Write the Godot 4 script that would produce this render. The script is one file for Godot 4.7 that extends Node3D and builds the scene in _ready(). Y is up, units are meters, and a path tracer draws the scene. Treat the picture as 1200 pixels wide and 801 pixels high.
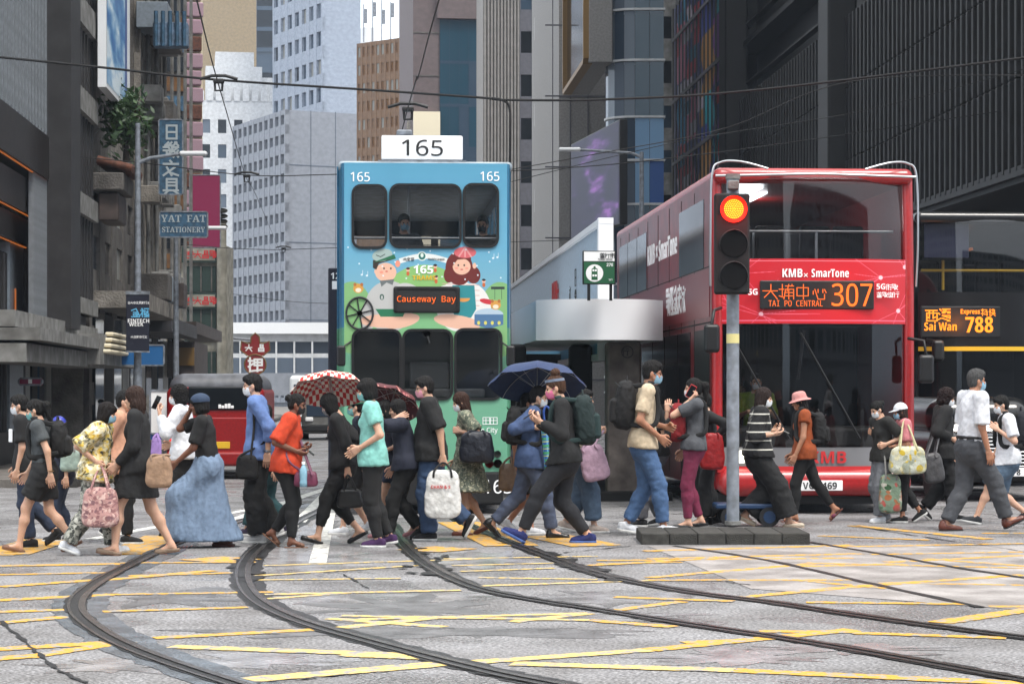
extends Node3D

# ---------------------------------------------------------------- picture to place
const F := 2600.0        # focal length in photograph pixels
const HY := 458.0        # row of the horizon
const EYE := 1.55        # height of the lens
const TH := 0.064        # heading of the street

var M := {}              # materials by name
var used := {}           # names taken
var cache := {}          # meshes shared by alike things
var wrinkle := FastNoiseLite.new()
var rng := RandomNumberGenerator.new()


func P(px: float, py: float, d: float) -> Vector3:
	return Vector3((px - 600.0) / F * d, EYE + (HY - py) / F * d, -d)


func depth_of(py: float) -> float:
	return F * EYE / (py - HY)


func G(px: float, py: float) -> Vector3:
	var g := P(px, py, depth_of(py))
	g.y = 0.0
	return g


func W(u: float, v: float, y := 0.0) -> Vector3:
	return Vector3(u * cos(TH) - v * sin(TH), y, -u * sin(TH) - v * cos(TH))


func along(px: float, u: float) -> float:
	return u / tan(TH + atan((px - 600.0) / F))


func _ready() -> void:
	# camera, sky, light, exposure
	var cam := Camera3D.new()
	cam.name = "camera"
	cam.projection = Camera3D.PROJECTION_FRUSTUM
	cam.near = 0.1
	cam.far = 3000.0
	cam.size = 0.1 * 801.0 / F
	cam.frustum_offset = Vector2(0, 0.1 * (HY - 400.5) / F)
	cam.position = Vector3(0, EYE, 0)
	add_child(cam)
	var we := WorldEnvironment.new()
	we.name = "world_environment"
	var env := Environment.new()
	env.background_mode = Environment.BG_SKY
	var sky := Sky.new()
	var sm := ProceduralSkyMaterial.new()
	sm.sky_top_color = Color(1.0, 1.0, 1.0)
	sm.sky_horizon_color = Color(0.60, 0.655, 0.715)
	sm.sky_curve = 0.35
	sm.ground_bottom_color = Color(0.3, 0.3, 0.3)
	sm.ground_horizon_color = Color(0.5, 0.5, 0.52)
	sm.sky_energy_multiplier = 1.15
	sm.sun_angle_max = 1.0
	sky.sky_material = sm
	env.sky = sky
	env.tonemap_mode = Environment.TONE_MAPPER_LINEAR
	env.tonemap_exposure = 2.2
	env.fog_enabled = true
	env.fog_density = 0.00032
	env.fog_light_color = Color(0.72, 0.77, 0.84)
	env.sdfgi_enabled = true
	env.ssao_enabled = true
	env.ssil_enabled = true
	we.environment = env
	add_child(we)
	var sun := DirectionalLight3D.new()
	sun.name = "overcast_sun"
	sun.light_energy = 0.5
	sun.light_color = Color(1.0, 0.98, 0.95)
	sun.light_angular_distance = 13.0
	sun.shadow_enabled = true
	sun.rotation_degrees = Vector3(-60, 34, 0)
	add_child(sun)

	rng.seed = 7
	wrinkle.seed = 3
	wrinkle.noise_type = FastNoiseLite.TYPE_SIMPLEX
	wrinkle.frequency = 1.0
	make_materials()
	build_ground()
	build_left_side()
	build_far_buildings()
	build_right_side()
	build_tram()
	build_buses()
	build_other_vehicles()
	build_behind()
	build_stop()
	build_street_furniture()
	build_wires()
	build_people()


# ---------------------------------------------------------------- objects
func numbered(called: String) -> String:
	var n: int = used.get(called, 0)
	used[called] = n + 1
	return called if n == 0 else "%s_%03d" % [called, n]


func tag(o: Node3D, label: String, category: String, group := "") -> Node3D:
	o.set_meta("label", label)
	o.set_meta("category", category)
	if group:
		o.set_meta("group", group)
	return o


func thing(called: String, label: String, category: String, at := Vector3.ZERO, turn := 0.0, group := "") -> Node3D:
	var o := Node3D.new()
	o.name = numbered(called)
	add_child(o)
	o.position = at
	o.rotation.y = turn
	return tag(o, label, category, group)


func part(called: String, mesh: Mesh, mat: Material, parent: Node3D, t := Transform3D.IDENTITY) -> MeshInstance3D:
	var o := MeshInstance3D.new()
	o.name = called if parent != self else numbered(called)
	o.mesh = mesh
	o.material_override = mat
	o.transform = t
	parent.add_child(o, true)
	return o


func struct(called: String, mesh: Mesh, mat: Material, t := Transform3D.IDENTITY) -> MeshInstance3D:
	var o := part(called, mesh, mat, self, t)
	o.set_meta("kind", "structure")
	return o


# ---------------------------------------------------------------- mesh maker
class B:
	var v := PackedVector3Array()
	var n := PackedVector3Array()
	var t := PackedVector2Array()
	var i := PackedInt32Array()
	var x := Transform3D.IDENTITY

	func quad(a: Vector3, b: Vector3, c: Vector3, d: Vector3, uv := Rect2(0, 0, 1, 1)) -> B:  # seen from the front: a bottom left, b bottom right, c top right, d top left
		var m := v.size()
		a = x * a
		b = x * b
		c = x * c
		d = x * d
		var k := (b - a).cross(d - a).normalized()
		v.append_array([a, b, c, d])
		n.append_array([k, k, k, k])
		var e := uv.end
		t.append_array([Vector2(uv.position.x, e.y), Vector2(e.x, e.y), Vector2(e.x, uv.position.y), uv.position])
		i.append_array([m, m + 2, m + 1, m, m + 3, m + 2])
		return self

	func tri(a: Vector3, b: Vector3, c: Vector3) -> B:
		var m := v.size()
		a = x * a
		b = x * b
		c = x * c
		var k := (b - a).cross(c - a).normalized()
		v.append_array([a, b, c])
		n.append_array([k, k, k])
		t.append_array([Vector2.ZERO, Vector2.ZERO, Vector2.ZERO])
		i.append_array([m, m + 2, m + 1])
		return self

	func box(c: Vector3, s: Vector3, r := Basis.IDENTITY) -> B:
		var h := s * 0.5
		for ax in 3:
			for sg in [-1.0, 1.0]:
				var u := Vector3.ZERO
				var w := Vector3.ZERO
				var k := Vector3.ZERO
				k[ax] = h[ax] * sg
				u[(ax + 1) % 3] = h[(ax + 1) % 3] * sg
				w[(ax + 2) % 3] = h[(ax + 2) % 3]
				if ax == 0:
					u = Vector3(0, 0, -h.z * sg)
					w = Vector3(0, h.y, 0)
				elif ax == 1:
					u = Vector3(h.x, 0, 0)
					w = Vector3(0, 0, -h.z * sg)
				else:
					u = Vector3(h.x * sg, 0, 0)
					w = Vector3(0, h.y, 0)
				quad(c + r * (k - u - w), c + r * (k + u - w), c + r * (k + u + w), c + r * (k - u + w))
		return self

	func span(a: Vector3, b: Vector3) -> B:
		return box((a + b) * 0.5, (b - a).abs())

	func rbox(c: Vector3, s: Vector3, rad: float, seg := 2, r := Basis.IDENTITY, bulge := 0.0) -> B:
		var h := s * 0.5
		rad = minf(rad, minf(h.x, minf(h.y, h.z)) * 0.999)
		var core := h - Vector3.ONE * rad
		var steps: Array[float] = []
		for k in seg + 1:
			steps.append(tan(-PI / 4 + PI / 4 * k / seg))    # -1 .. 0
		var line: Array = []                                   # [core sign, direction]
		for q in steps:
			line.append([-1.0, q])
		for k in range(seg, -1, -1):
			line.append([1.0, -steps[k]])
		var m3 := line.size()
		for ax in 3:
			for sg in [-1.0, 1.0]:
				var m := v.size()
				var a1 := (ax + 1) % 3
				var a2 := (ax + 2) % 3
				for p in m3:
					for q in m3:
						var dir := Vector3.ZERO
						dir[ax] = sg
						dir[a1] = line[p][1]
						dir[a2] = line[q][1]
						dir = dir.normalized()
						var k := Vector3.ZERO
						k[ax] = core[ax] * sg
						k[a1] = core[a1] * line[p][0]
						k[a2] = core[a2] * line[q][0]
						var pos := k + dir * rad
						if bulge != 0.0:
							var f := Vector3(pos.x / h.x, pos.y / h.y, pos.z / h.z)
							pos += Vector3(dir.x * bulge * (1 - f.y * f.y) * (1 - f.z * f.z), dir.y * bulge * (1 - f.x * f.x) * (1 - f.z * f.z), dir.z * bulge * (1 - f.x * f.x) * (1 - f.y * f.y))
						v.append(x * (c + r * pos))
						n.append((x.basis * (r * dir)).normalized())
						t.append(Vector2(pos[a1] / s[a1] + 0.5, 0.5 - pos[a2] / s[a2]))
				for p in m3 - 1:
					for q in m3 - 1:
						var e := m + p * m3 + q
						if sg > 0:
							i.append_array([e, e + m3 + 1, e + m3, e, e + 1, e + m3 + 1])
						else:
							i.append_array([e, e + m3, e + m3 + 1, e, e + m3 + 1, e + 1])
		return self

	func tube(pts: Array, r: float, sides := 6, r2 := -1.0, flat := 1.0, up := Vector3.UP, caps := true) -> B:
		if r2 < 0:
			r2 = r
		var m := v.size()
		var cnt := pts.size()
		var prev := Vector3.ZERO
		for k in cnt:
			var d: Vector3 = (pts[mini(k + 1, cnt - 1)] - pts[maxi(k - 1, 0)]).normalized()
			var s := d.cross(up)
			if s.length() < 0.05:
				s = d.cross(Vector3(0.3, 0.1, 1))
			s = s.normalized()
			if prev != Vector3.ZERO and s.dot(prev) < 0:
				s = -s
			prev = s
			var w := s.cross(d)
			var rr := lerpf(r, r2, k / maxf(1.0, cnt - 1.0))
			for j in sides + 1:
				var a := TAU * j / sides
				var o := s * cos(a) + w * sin(a) * flat
				v.append(x * (pts[k] + o * rr))
				n.append((x.basis * (s * cos(a) * flat + w * sin(a))).normalized())
				t.append(Vector2(j / float(sides), k / maxf(1.0, cnt - 1.0)))
		for k in cnt - 1:
			for j in sides:
				var e := m + k * (sides + 1) + j
				i.append_array([e, e + 1, e + sides + 2, e, e + sides + 2, e + sides + 1])
		if caps:
			for en in 2:
				var k := 0 if en == 0 else cnt - 1
				var d: Vector3 = (pts[1] - pts[0]).normalized() * -1.0 if en == 0 else (pts[cnt - 1] - pts[cnt - 2]).normalized()
				var c0 := v.size()
				v.append(x * pts[k])
				n.append((x.basis * d).normalized())
				t.append(Vector2.ZERO)
				for j in sides + 1:
					v.append(v[m + k * (sides + 1) + j])
					n.append((x.basis * d).normalized())
					t.append(Vector2.ZERO)
				for j in sides:
					if en == 0:
						i.append_array([c0, c0 + 2 + j, c0 + 1 + j])
					else:
						i.append_array([c0, c0 + 1 + j, c0 + 2 + j])
		return self

	func cyl(a: Vector3, b: Vector3, r: float, sides := 12, r2 := -1.0) -> B:
		return tube([a, b], r, sides, r2)

	func ball(c: Vector3, s: Vector3, seg := 10) -> B:
		var m := v.size()
		for p in seg + 1:
			var la := -PI / 2 + PI * p / seg
			for q in seg * 2 + 1:
				var lo := TAU * q / (seg * 2)
				var k := Vector3(cos(la) * cos(lo), sin(la), cos(la) * sin(lo))
				v.append(x * (c + k * s))
				n.append((x.basis * (k / s)).normalized())
				t.append(Vector2(q / (seg * 2.0), p / float(seg)))
		var w := seg * 2 + 1
		for p in seg:
			for q in seg * 2:
				var e := m + p * w + q
				i.append_array([e, e + w + 1, e + 1, e, e + w, e + w + 1])
		return self

	func prism(pts: Array, z0: float, z1: float) -> B:   # polygon in XY, counter-clockwise, extruded
		var poly := PackedVector2Array(pts)
		var tr := Geometry2D.triangulate_polygon(poly)
		for k in range(0, tr.size(), 3):
			var a := poly[tr[k]]
			var b := poly[tr[k + 1]]
			var c := poly[tr[k + 2]]
			if (b - a).cross(c - a) < 0:
				var q := b
				b = c
				c = q
			tri(Vector3(a.x, a.y, z1), Vector3(b.x, b.y, z1), Vector3(c.x, c.y, z1))
			tri(Vector3(a.x, a.y, z0), Vector3(c.x, c.y, z0), Vector3(b.x, b.y, z0))
		for k in poly.size():
			var a := poly[k]
			var b := poly[(k + 1) % poly.size()]
			quad(Vector3(a.x, a.y, z0), Vector3(b.x, b.y, z0), Vector3(b.x, b.y, z1), Vector3(a.x, a.y, z1))
		return self

	func ring(c: Vector2, s: Vector2, r: float, th: float, z0: float, z1: float, seg := 5) -> B:   # rounded rectangular frame
		var inn: Array[Vector2] = []
		var out: Array[Vector2] = []
		for q in 4:
			var cx: float = (s.x * 0.5 - r) * [1, -1, -1, 1][q]
			var cy: float = (s.y * 0.5 - r) * [1, 1, -1, -1][q]
			for k in seg + 1:
				var a := PI / 2 * q + PI / 2 * k / seg
				inn.append(c + Vector2(cx, cy) + Vector2(cos(a), sin(a)) * r)
				out.append(c + Vector2(cx, cy) + Vector2(cos(a), sin(a)) * (r + th))
		for k in inn.size():
			var l := (k + 1) % inn.size()
			quad(v3(inn[k], z1), v3(out[k], z1), v3(out[l], z1), v3(inn[l], z1))
			quad(v3(out[k], z0), v3(out[l], z0), v3(out[l], z1), v3(out[k], z1))
			quad(v3(inn[l], z0), v3(inn[k], z0), v3(inn[k], z1), v3(inn[l], z1))
		return self

	func v3(p: Vector2, z: float) -> Vector3:
		return Vector3(p.x, p.y, z)

	func holed(w: float, h: float, holes: Array, th: float) -> B:   # wall from (-w/2,0) to (w/2,h), its face at z 0, with rectangular holes Rect2(x, y, w, h)
		var ys: Array = [0.0, h]
		for k in holes:
			ys.append_array([k.position.y, k.end.y])
		ys.sort()
		for k in ys.size() - 1:
			if ys[k + 1] - ys[k] < 0.001:
				continue
			var mid: float = (ys[k] + ys[k + 1]) * 0.5
			var gaps: Array = []
			for o in holes:
				if o.position.y < mid and o.end.y > mid:
					gaps.append(o)
			gaps.sort_custom(func(a, b): return a.position.x < b.position.x)
			var x0 := -w / 2
			for o in gaps + [Rect2(w / 2, 0, 1, 1)]:
				if o.position.x - x0 > 0.001:
					var m := v.size()
					span(Vector3(x0, ys[k], -th), Vector3(o.position.x, ys[k + 1], 0))
					for e in range(m, v.size()):
						t[e] = Vector2(v[e].x / w + 0.5, 1 - v[e].y / h)
				x0 = o.end.x
		return self

	func dome_strip(rows: Array) -> B:     # rows of points, smooth
		var m := v.size()
		var w: int = rows[0].size()
		for p in rows.size():
			for q in w:
				var a: Vector3 = rows[p][mini(q + 1, w - 1)] - rows[p][maxi(q - 1, 0)]
				var b: Vector3 = rows[mini(p + 1, rows.size() - 1)][q] - rows[maxi(p - 1, 0)][q]
				v.append(x * rows[p][q])
				n.append((x.basis * a.cross(b)).normalized())
				t.append(Vector2(q / (w - 1.0), p / (rows.size() - 1.0)))
		for p in rows.size() - 1:
			for q in w - 1:
				var e := m + p * w + q
				i.append_array([e, e + w + 1, e + 1, e, e + w, e + w + 1])
		return self

	func add(a: Array, tr := Transform3D.IDENTITY, mirror := false) -> B:   # [vertices, normals, indices]
		var m := v.size()
		var nb := tr.basis.inverse().transposed()
		for k in a[0].size():
			v.append(tr * a[0][k])
			n.append((nb * a[1][k]).normalized())
			t.append(Vector2.ZERO)
		for k in range(0, a[2].size(), 3):
			if mirror:
				i.append_array([m + a[2][k], m + a[2][k + 2], m + a[2][k + 1]])
			else:
				i.append_array([m + a[2][k], m + a[2][k + 1], m + a[2][k + 2]])
		return self

	func mesh() -> ArrayMesh:
		var arr := []
		arr.resize(Mesh.ARRAY_MAX)
		arr[Mesh.ARRAY_VERTEX] = v
		arr[Mesh.ARRAY_NORMAL] = n
		arr[Mesh.ARRAY_TEX_UV] = t
		arr[Mesh.ARRAY_INDEX] = i
		var am := ArrayMesh.new()
		am.add_surface_from_arrays(Mesh.PRIMITIVE_TRIANGLES, arr)
		return am


# ---------------------------------------------------------------- blended fields, meshed as surface nets
class Field:
	var o: Vector3
	var c: float
	var nx: int
	var ny: int
	var nz: int
	var f := PackedFloat32Array()

	func _init(lo: Vector3, hi: Vector3, cell: float) -> void:
		c = cell
		o = lo - Vector3.ONE * cell * 2.0
		nx = int((hi.x - lo.x) / c) + 6
		ny = int((hi.y - lo.y) / c) + 6
		nz = int((hi.z - lo.z) / c) + 6
		f.resize(nx * ny * nz)
		f.fill(1.0)

	func cap(a: Vector3, b: Vector3, ra: float, rb: float, k := 0.03, fl := Vector3.ZERO, ff := 1.0, flat := 0) -> Field:
		var m := maxf(ra, rb) + c * 2.0
		var lo := (a.min(b) - Vector3.ONE * m - o) / c
		var hi := (a.max(b) + Vector3.ONE * m - o) / c
		var x0 := maxi(0, int(lo.x))
		var x1 := mini(nx, int(hi.x) + 2)
		var y0 := maxi(0, int(lo.y))
		var y1 := mini(ny, int(hi.y) + 2)
		var z0 := maxi(0, int(lo.z))
		var z1 := mini(nz, int(hi.z) + 2)
		var bx := b.x - a.x
		var by := b.y - a.y
		var bz := b.z - a.z
		var l2 := bx * bx + by * by + bz * bz
		var inv := 1.0 / l2 if l2 > 1e-9 else 0.0
		var ln := sqrt(l2)
		var dr := rb - ra
		var fx := fl.x
		var fy := fl.y
		var fz := fl.z
		var fe := ff - 1.0
		for z in range(z0, z1):
			var pz := o.z + z * c - a.z
			for y in range(y0, y1):
				var py := o.y + y * c - a.y
				var id := (z * ny + y) * nx + x0
				var px := o.x + x0 * c - a.x
				for x in range(x0, x1):
					var e := (px * fx + py * fy + pz * fz) * fe
					var qx := px + fx * e
					var qy := py + fy * e
					var qz := pz + fz * e
					var s := (qx * bx + qy * by + qz * bz) * inv
					var t := clampf(s, 0.0, 1.0)
					var far := 0.0
					if flat and (flat & 2 and s > 1.0 or flat & 1 and s < 0.0):
						far = (s - 1.0 if s > 1.0 else -s) * ln
						var ux := qx - bx * s
						var uy := qy - by * s
						var uz := qz - bz * s
						far = maxf(sqrt(ux * ux + uy * uy + uz * uz) - ra - dr * t, far)
					else:
						qx -= bx * t
						qy -= by * t
						qz -= bz * t
						far = sqrt(qx * qx + qy * qy + qz * qz) - ra - dr * t
					var w := f[id]
					var h := k - absf(far - w)
					f[id] = minf(far, w) - (h * h * 0.25 / k if h > 0.0 else 0.0)
					id += 1
					px += c
		return self

	func ell(at: Vector3, r: Vector3, k := 0.02, sub := false) -> Field:
		var m := r + Vector3.ONE * c * 3.0
		var lo := (at - m - o) / c
		var hi := (at + m - o) / c
		var mr := minf(r.x, minf(r.y, r.z))
		for z in range(maxi(0, int(lo.z)), mini(nz, int(hi.z) + 2)):
			var pz := (o.z + z * c - at.z) / r.z
			for y in range(maxi(0, int(lo.y)), mini(ny, int(hi.y) + 2)):
				var py := (o.y + y * c - at.y) / r.y
				for x in range(maxi(0, int(lo.x)), mini(nx, int(hi.x) + 2)):
					var px := (o.x + x * c - at.x) / r.x
					var far := (sqrt(px * px + py * py + pz * pz) - 1.0) * mr
					var id := (z * ny + y) * nx + x
					var w := f[id]
					if sub:
						var h := k - absf(-far - w)
						f[id] = maxf(-far, w) + (h * h * 0.25 / k if h > 0.0 else 0.0)
					else:
						var h := k - absf(far - w)
						f[id] = minf(far, w) - (h * h * 0.25 / k if h > 0.0 else 0.0)
		return self

	func sup(at: Vector3, r: Vector3, n: float, taper := 0.0) -> Field:     # a puffed box
		var mr := minf(r.x, minf(r.y, r.z))
		var id := 0
		for z in nz:
			var pz := pow(absf((o.z + z * c - at.z) / r.z), n)
			for y in ny:
				var fy := (o.y + y * c - at.y) / r.y
				var py := pow(absf(fy), n) + pz
				var rx := r.x * (1.0 - taper * fy)
				for x in nx:
					var px := absf((o.x + x * c - at.x) / rx)
					f[id] = minf(f[id], (pow(pow(px, n) + py, 1.0 / n) - 1.0) * mr)
					id += 1
		return self

	func cut(nrm: Vector3, dist: float) -> Field:     # keeps what lies below the plane
		var id := 0
		for z in nz:
			for y in ny:
				var b := (o.z + z * c) * nrm.z + (o.y + y * c) * nrm.y + o.x * nrm.x - dist
				for x in nx:
					var w := b + x * c * nrm.x
					if w > f[id]:
						f[id] = w
					id += 1
		return self

	func arrays(noise: FastNoiseLite = null, amp := 0.0, fr := Vector3.ONE, off := 0.0) -> Array:
		var v := PackedVector3Array()
		var ids := PackedInt32Array()
		ids.resize(f.size())
		ids.fill(-1)
		var cells := PackedInt32Array()
		var sy := nx
		var sz := nx * ny
		var lim := c * 5.0
		var ofs: Array[int] = [0, 1, sy, sy + 1, sz, sz + 1, sz + sy, sz + sy + 1]
		var ea := PackedInt32Array([0, 2, 4, 6, 0, 1, 4, 5, 0, 1, 2, 3])
		var eb := PackedInt32Array([1, 3, 5, 7, 2, 3, 6, 7, 4, 5, 6, 7])
		var w := PackedFloat32Array()
		w.resize(8)
		for z in nz - 1:
			for y in ny - 1:
				var id := z * sz + y * sy
				for x in nx - 1:
					var a := f[id]
					if a > lim or a < -lim:
						id += 1
						continue
					var cnt := 0
					for k in 8:
						w[k] = f[id + ofs[k]]
						if w[k] < 0.0:
							cnt += 1
					if cnt > 0 and cnt < 8:
						var p := Vector3.ZERO
						var m := 0
						for e in 12:
							var p0 := ea[e]
							var p1 := eb[e]
							if (w[p0] < 0.0) != (w[p1] < 0.0):
								var q := w[p0] / (w[p0] - w[p1])
								p.x += (p0 & 1) + q * ((p1 & 1) - (p0 & 1))
								p.y += ((p0 >> 1) & 1) + q * (((p1 >> 1) & 1) - ((p0 >> 1) & 1))
								p.z += (p0 >> 2) + q * ((p1 >> 2) - (p0 >> 2))
								m += 1
						ids[id] = v.size()
						cells.append(id)
						v.append(o + (Vector3(x, y, z) + p / m) * c)
					id += 1
		var tr := PackedInt32Array()
		var st: Array[int] = [1, sy, sz]
		for id in cells:
			for ax in 3:
				var a := f[id]
				var b := f[id + st[ax]]
				if (a < 0.0) == (b < 0.0):
					continue
				var s1 := st[(ax + 1) % 3]
				var s2 := st[(ax + 2) % 3]
				var q0 := ids[id]
				var q1 := ids[id - s1]
				var q2 := ids[id - s1 - s2]
				var q3 := ids[id - s2]
				if q1 < 0 or q2 < 0 or q3 < 0:
					continue
				if a < 0.0:
					tr.append_array([q0, q2, q1, q0, q3, q2])
				else:
					tr.append_array([q0, q1, q2, q0, q2, q3])
		var nr := normals(v, tr)
		if noise:
			for k in v.size():
				v[k] += nr[k] * amp * noise.get_noise_3d(v[k].x * fr.x + off, v[k].y * fr.y, v[k].z * fr.z)
			nr = normals(v, tr)
		return [v, nr, tr]

	static func normals(v: PackedVector3Array, tr: PackedInt32Array) -> PackedVector3Array:
		var nr := PackedVector3Array()
		nr.resize(v.size())
		for k in range(0, tr.size(), 3):
			var a := tr[k]
			var b := tr[k + 1]
			var d := tr[k + 2]
			var q := (v[d] - v[a]).cross(v[b] - v[a])
			nr[a] += q
			nr[b] += q
			nr[d] += q
		for k in nr.size():
			nr[k] = nr[k].normalized()
		return nr


# ---------------------------------------------------------------- materials
func noise_tex(freq: float, oct := 4, normal := false, strength := 4.0, sd := 1, lo := Color.BLACK, hi := Color.WHITE, size := 512) -> NoiseTexture2D:
	var n := FastNoiseLite.new()
	n.seed = sd
	n.noise_type = FastNoiseLite.TYPE_SIMPLEX_SMOOTH
	n.frequency = freq
	n.fractal_octaves = oct
	var t := NoiseTexture2D.new()
	t.width = size
	t.height = size
	t.seamless = true
	t.noise = n
	t.as_normal_map = normal
	t.bump_strength = strength
	if not normal:
		var g := Gradient.new()
		g.set_color(0, lo)
		g.set_color(1, hi)
		t.color_ramp = g
	return t


func mat(called: String, c: Color, rough := 0.7, metal := 0.0) -> StandardMaterial3D:
	var m := StandardMaterial3D.new()
	m.resource_name = called
	m.albedo_color = c
	m.roughness = rough
	m.metallic = metal
	M[called] = m
	return m


func worn(called: String, c: Color, rough: float, scale: float, tex: String, nrm := "", nscale := 1.0, world := false) -> StandardMaterial3D:   # a colour with a tiling variation over it
	var m := mat(called, c, rough)
	m.albedo_texture = M[tex]
	m.uv1_triplanar = true
	m.uv1_world_triplanar = world
	m.uv1_scale = Vector3.ONE * scale
	if nrm:
		m.normal_enabled = true
		m.normal_texture = M[nrm]
		m.normal_scale = nscale
	return m


func glow(called: String, c: Color, e: float) -> StandardMaterial3D:
	var m := mat(called, Color(0.02, 0.02, 0.02), 0.5)
	m.emission_enabled = true
	m.emission = c
	m.emission_energy_multiplier = e
	return m


func pane(called: String, c: Color, a: float) -> StandardMaterial3D:
	var m := mat(called, Color(c.r, c.g, c.b, a), 0.03)
	m.transparency = BaseMaterial3D.TRANSPARENCY_ALPHA
	m.metallic_specular = 0.3
	return m


func cloth(c: Color, rough := 0.85) -> StandardMaterial3D:
	var key := "cloth %s" % c.to_html()
	if not M.has(key):
		var m := worn(key, c, rough, 1.6, "t_cloth", "n_cloth", 0.35)
	return M[key]


func printed(called: String, im: Image, rough := 0.85, scale := Vector3.ONE, tri := true) -> StandardMaterial3D:
	var m := mat(called, Color.WHITE, rough)
	m.albedo_texture = ImageTexture.create_from_image(im)
	m.uv1_triplanar = tri
	m.uv1_scale = scale
	if tri:
		m.normal_enabled = true
		m.normal_texture = M.n_cloth
		m.normal_scale = 0.5
	return m


func blobs(size: int, base: Color, cols: Array, cnt: int, r0: float, r1: float, sd: int) -> Image:   # a printed cloth pattern that tiles
	var im := Image.create(size, size, false, Image.FORMAT_RGB8)
	im.fill(base)
	var r := RandomNumberGenerator.new()
	r.seed = sd
	for k in cnt:
		var c: Color = cols[k % cols.size()]
		var cx := r.randf() * size
		var cy := r.randf() * size
		var a := r.randf_range(r0, r1)
		var b := a * r.randf_range(0.25, 0.9)
		var an := r.randf() * PI
		var ca := cos(an)
		var sa := sin(an)
		for y in range(int(-a), int(a) + 1):
			for x in range(int(-a), int(a) + 1):
				var u := (x * ca + y * sa) / a
				var w := (-x * sa + y * ca) / b
				if u * u + w * w < 1.0:
					im.set_pixel(posmod(int(cx) + x, size), posmod(int(cy) + y, size), c)
	return im


func make_materials() -> void:
	M["t_cloth"] = noise_tex(0.02, 4, false, 1, 2, Color(0.8, 0.8, 0.8), Color.WHITE)
	M["n_cloth"] = noise_tex(0.03, 4, true, 6.0, 5)
	M["t_grime"] = noise_tex(0.012, 5, false, 1, 11, Color(0.62, 0.61, 0.6), Color.WHITE)
	M["t_fine"] = noise_tex(0.06, 4, false, 1, 12, Color(0.84, 0.84, 0.84), Color.WHITE)
	M["n_fine"] = noise_tex(0.12, 4, true, 5.0, 13)
	mat("black", Color(0.03, 0.03, 0.035), 0.45)
	mat("matt_black", Color(0.05, 0.05, 0.055), 0.85)
	mat("rubber", Color(0.055, 0.055, 0.06), 0.7)
	mat("dark_inside", Color(0.055, 0.055, 0.06), 0.8)
	mat("inside_grey", Color(0.22, 0.23, 0.24), 0.7)
	mat("steel", Color(0.72, 0.73, 0.74), 0.3, 0.9)
	mat("white_paint", Color(0.86, 0.87, 0.88), 0.45)
	mat("white_print", Color(0.92, 0.92, 0.92), 0.6)
	mat("dark_print", Color(0.10, 0.11, 0.12), 0.6)
	mat("red_print", Color(0.72, 0.12, 0.13), 0.6)
	mat("blue_print", Color(0.12, 0.3, 0.55), 0.6)
	mat("cyan_print", Color(0.35, 0.65, 0.8), 0.6)
	mat("teal_print", Color(0.1, 0.5, 0.5), 0.6)
	mat("green_print", Color(0.06, 0.33, 0.2), 0.6)
	mat("cream", Color(0.82, 0.78, 0.68), 0.7)
	mat("gold", Color(0.46, 0.35, 0.17), 0.5, 0.3)
	mat("old_lettering", Color(0.62, 0.66, 0.68), 0.7)
	mat("bus_window", Color(0.05, 0.055, 0.06), 0.12).metallic_specular = 0.2
	mat("magenta", Color(0.50, 0.05, 0.26), 0.6)
	mat("yellow_paint", Color(0.82, 0.66, 0.12), 0.5)
	mat("eye", Color(0.10, 0.08, 0.075), 0.2)
	mat("lens_dark", Color(0.045, 0.03, 0.025), 0.2)
	worn("pole_grey", Color(0.55, 0.58, 0.62), 0.5, 0.9, "t_grime")
	worn("navy_post", Color(0.06, 0.08, 0.16), 0.5, 0.9, "t_fine")
	worn("concrete", Color(0.52, 0.52, 0.51), 0.85, 0.35, "t_grime", "n_fine", 0.3)
	worn("kerb", Color(0.24, 0.235, 0.22), 0.9, 0.9, "t_grime", "n_fine", 0.8)
	pane("clear_glass", Color(0.75, 0.82, 0.85), 0.12)
	pane("tinted_glass", Color(0.05, 0.06, 0.065), 0.42)
	pane("windscreen", Color(0.03, 0.04, 0.045), 0.4).metallic_specular = 0.6
	mat("window_dark", Color(0.06, 0.075, 0.09), 0.08).metallic_specular = 0.32
	mat("window_blue", Color(0.18, 0.24, 0.3), 0.08)
	mat("window_teal", Color(0.09, 0.22, 0.28), 0.1)
	mat("window_grey", Color(0.33, 0.37, 0.42), 0.12)
	mat("window_curtain", Color(0.5, 0.5, 0.48), 0.4)
	glow("led_amber", Color(1.0, 0.40, 0.05), 1.0)
	glow("led_amber_soft", Color(1.0, 0.42, 0.08), 0.7)
	glow("led_yellow", Color(1.0, 0.52, 0.04), 1.1)
	glow("red_lamp", Color(1.0, 0.08, 0.02), 2.2)
	glow("red_lamp_core", Color(1.0, 0.55, 0.12), 2.5)
	glow("tail_amber", Color(1.0, 0.3, 0.05), 3.0)
	glow("warm_strip", Color(1.0, 0.55, 0.22), 0.16)
	glow("cabin_light", Color(0.95, 0.98, 1.0), 1.3)
	glow("screen_purple", Color(0.28, 0.16, 0.5), 0.35)
	glow("headlamp", Color(1.0, 0.98, 0.9), 2.0)


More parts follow.
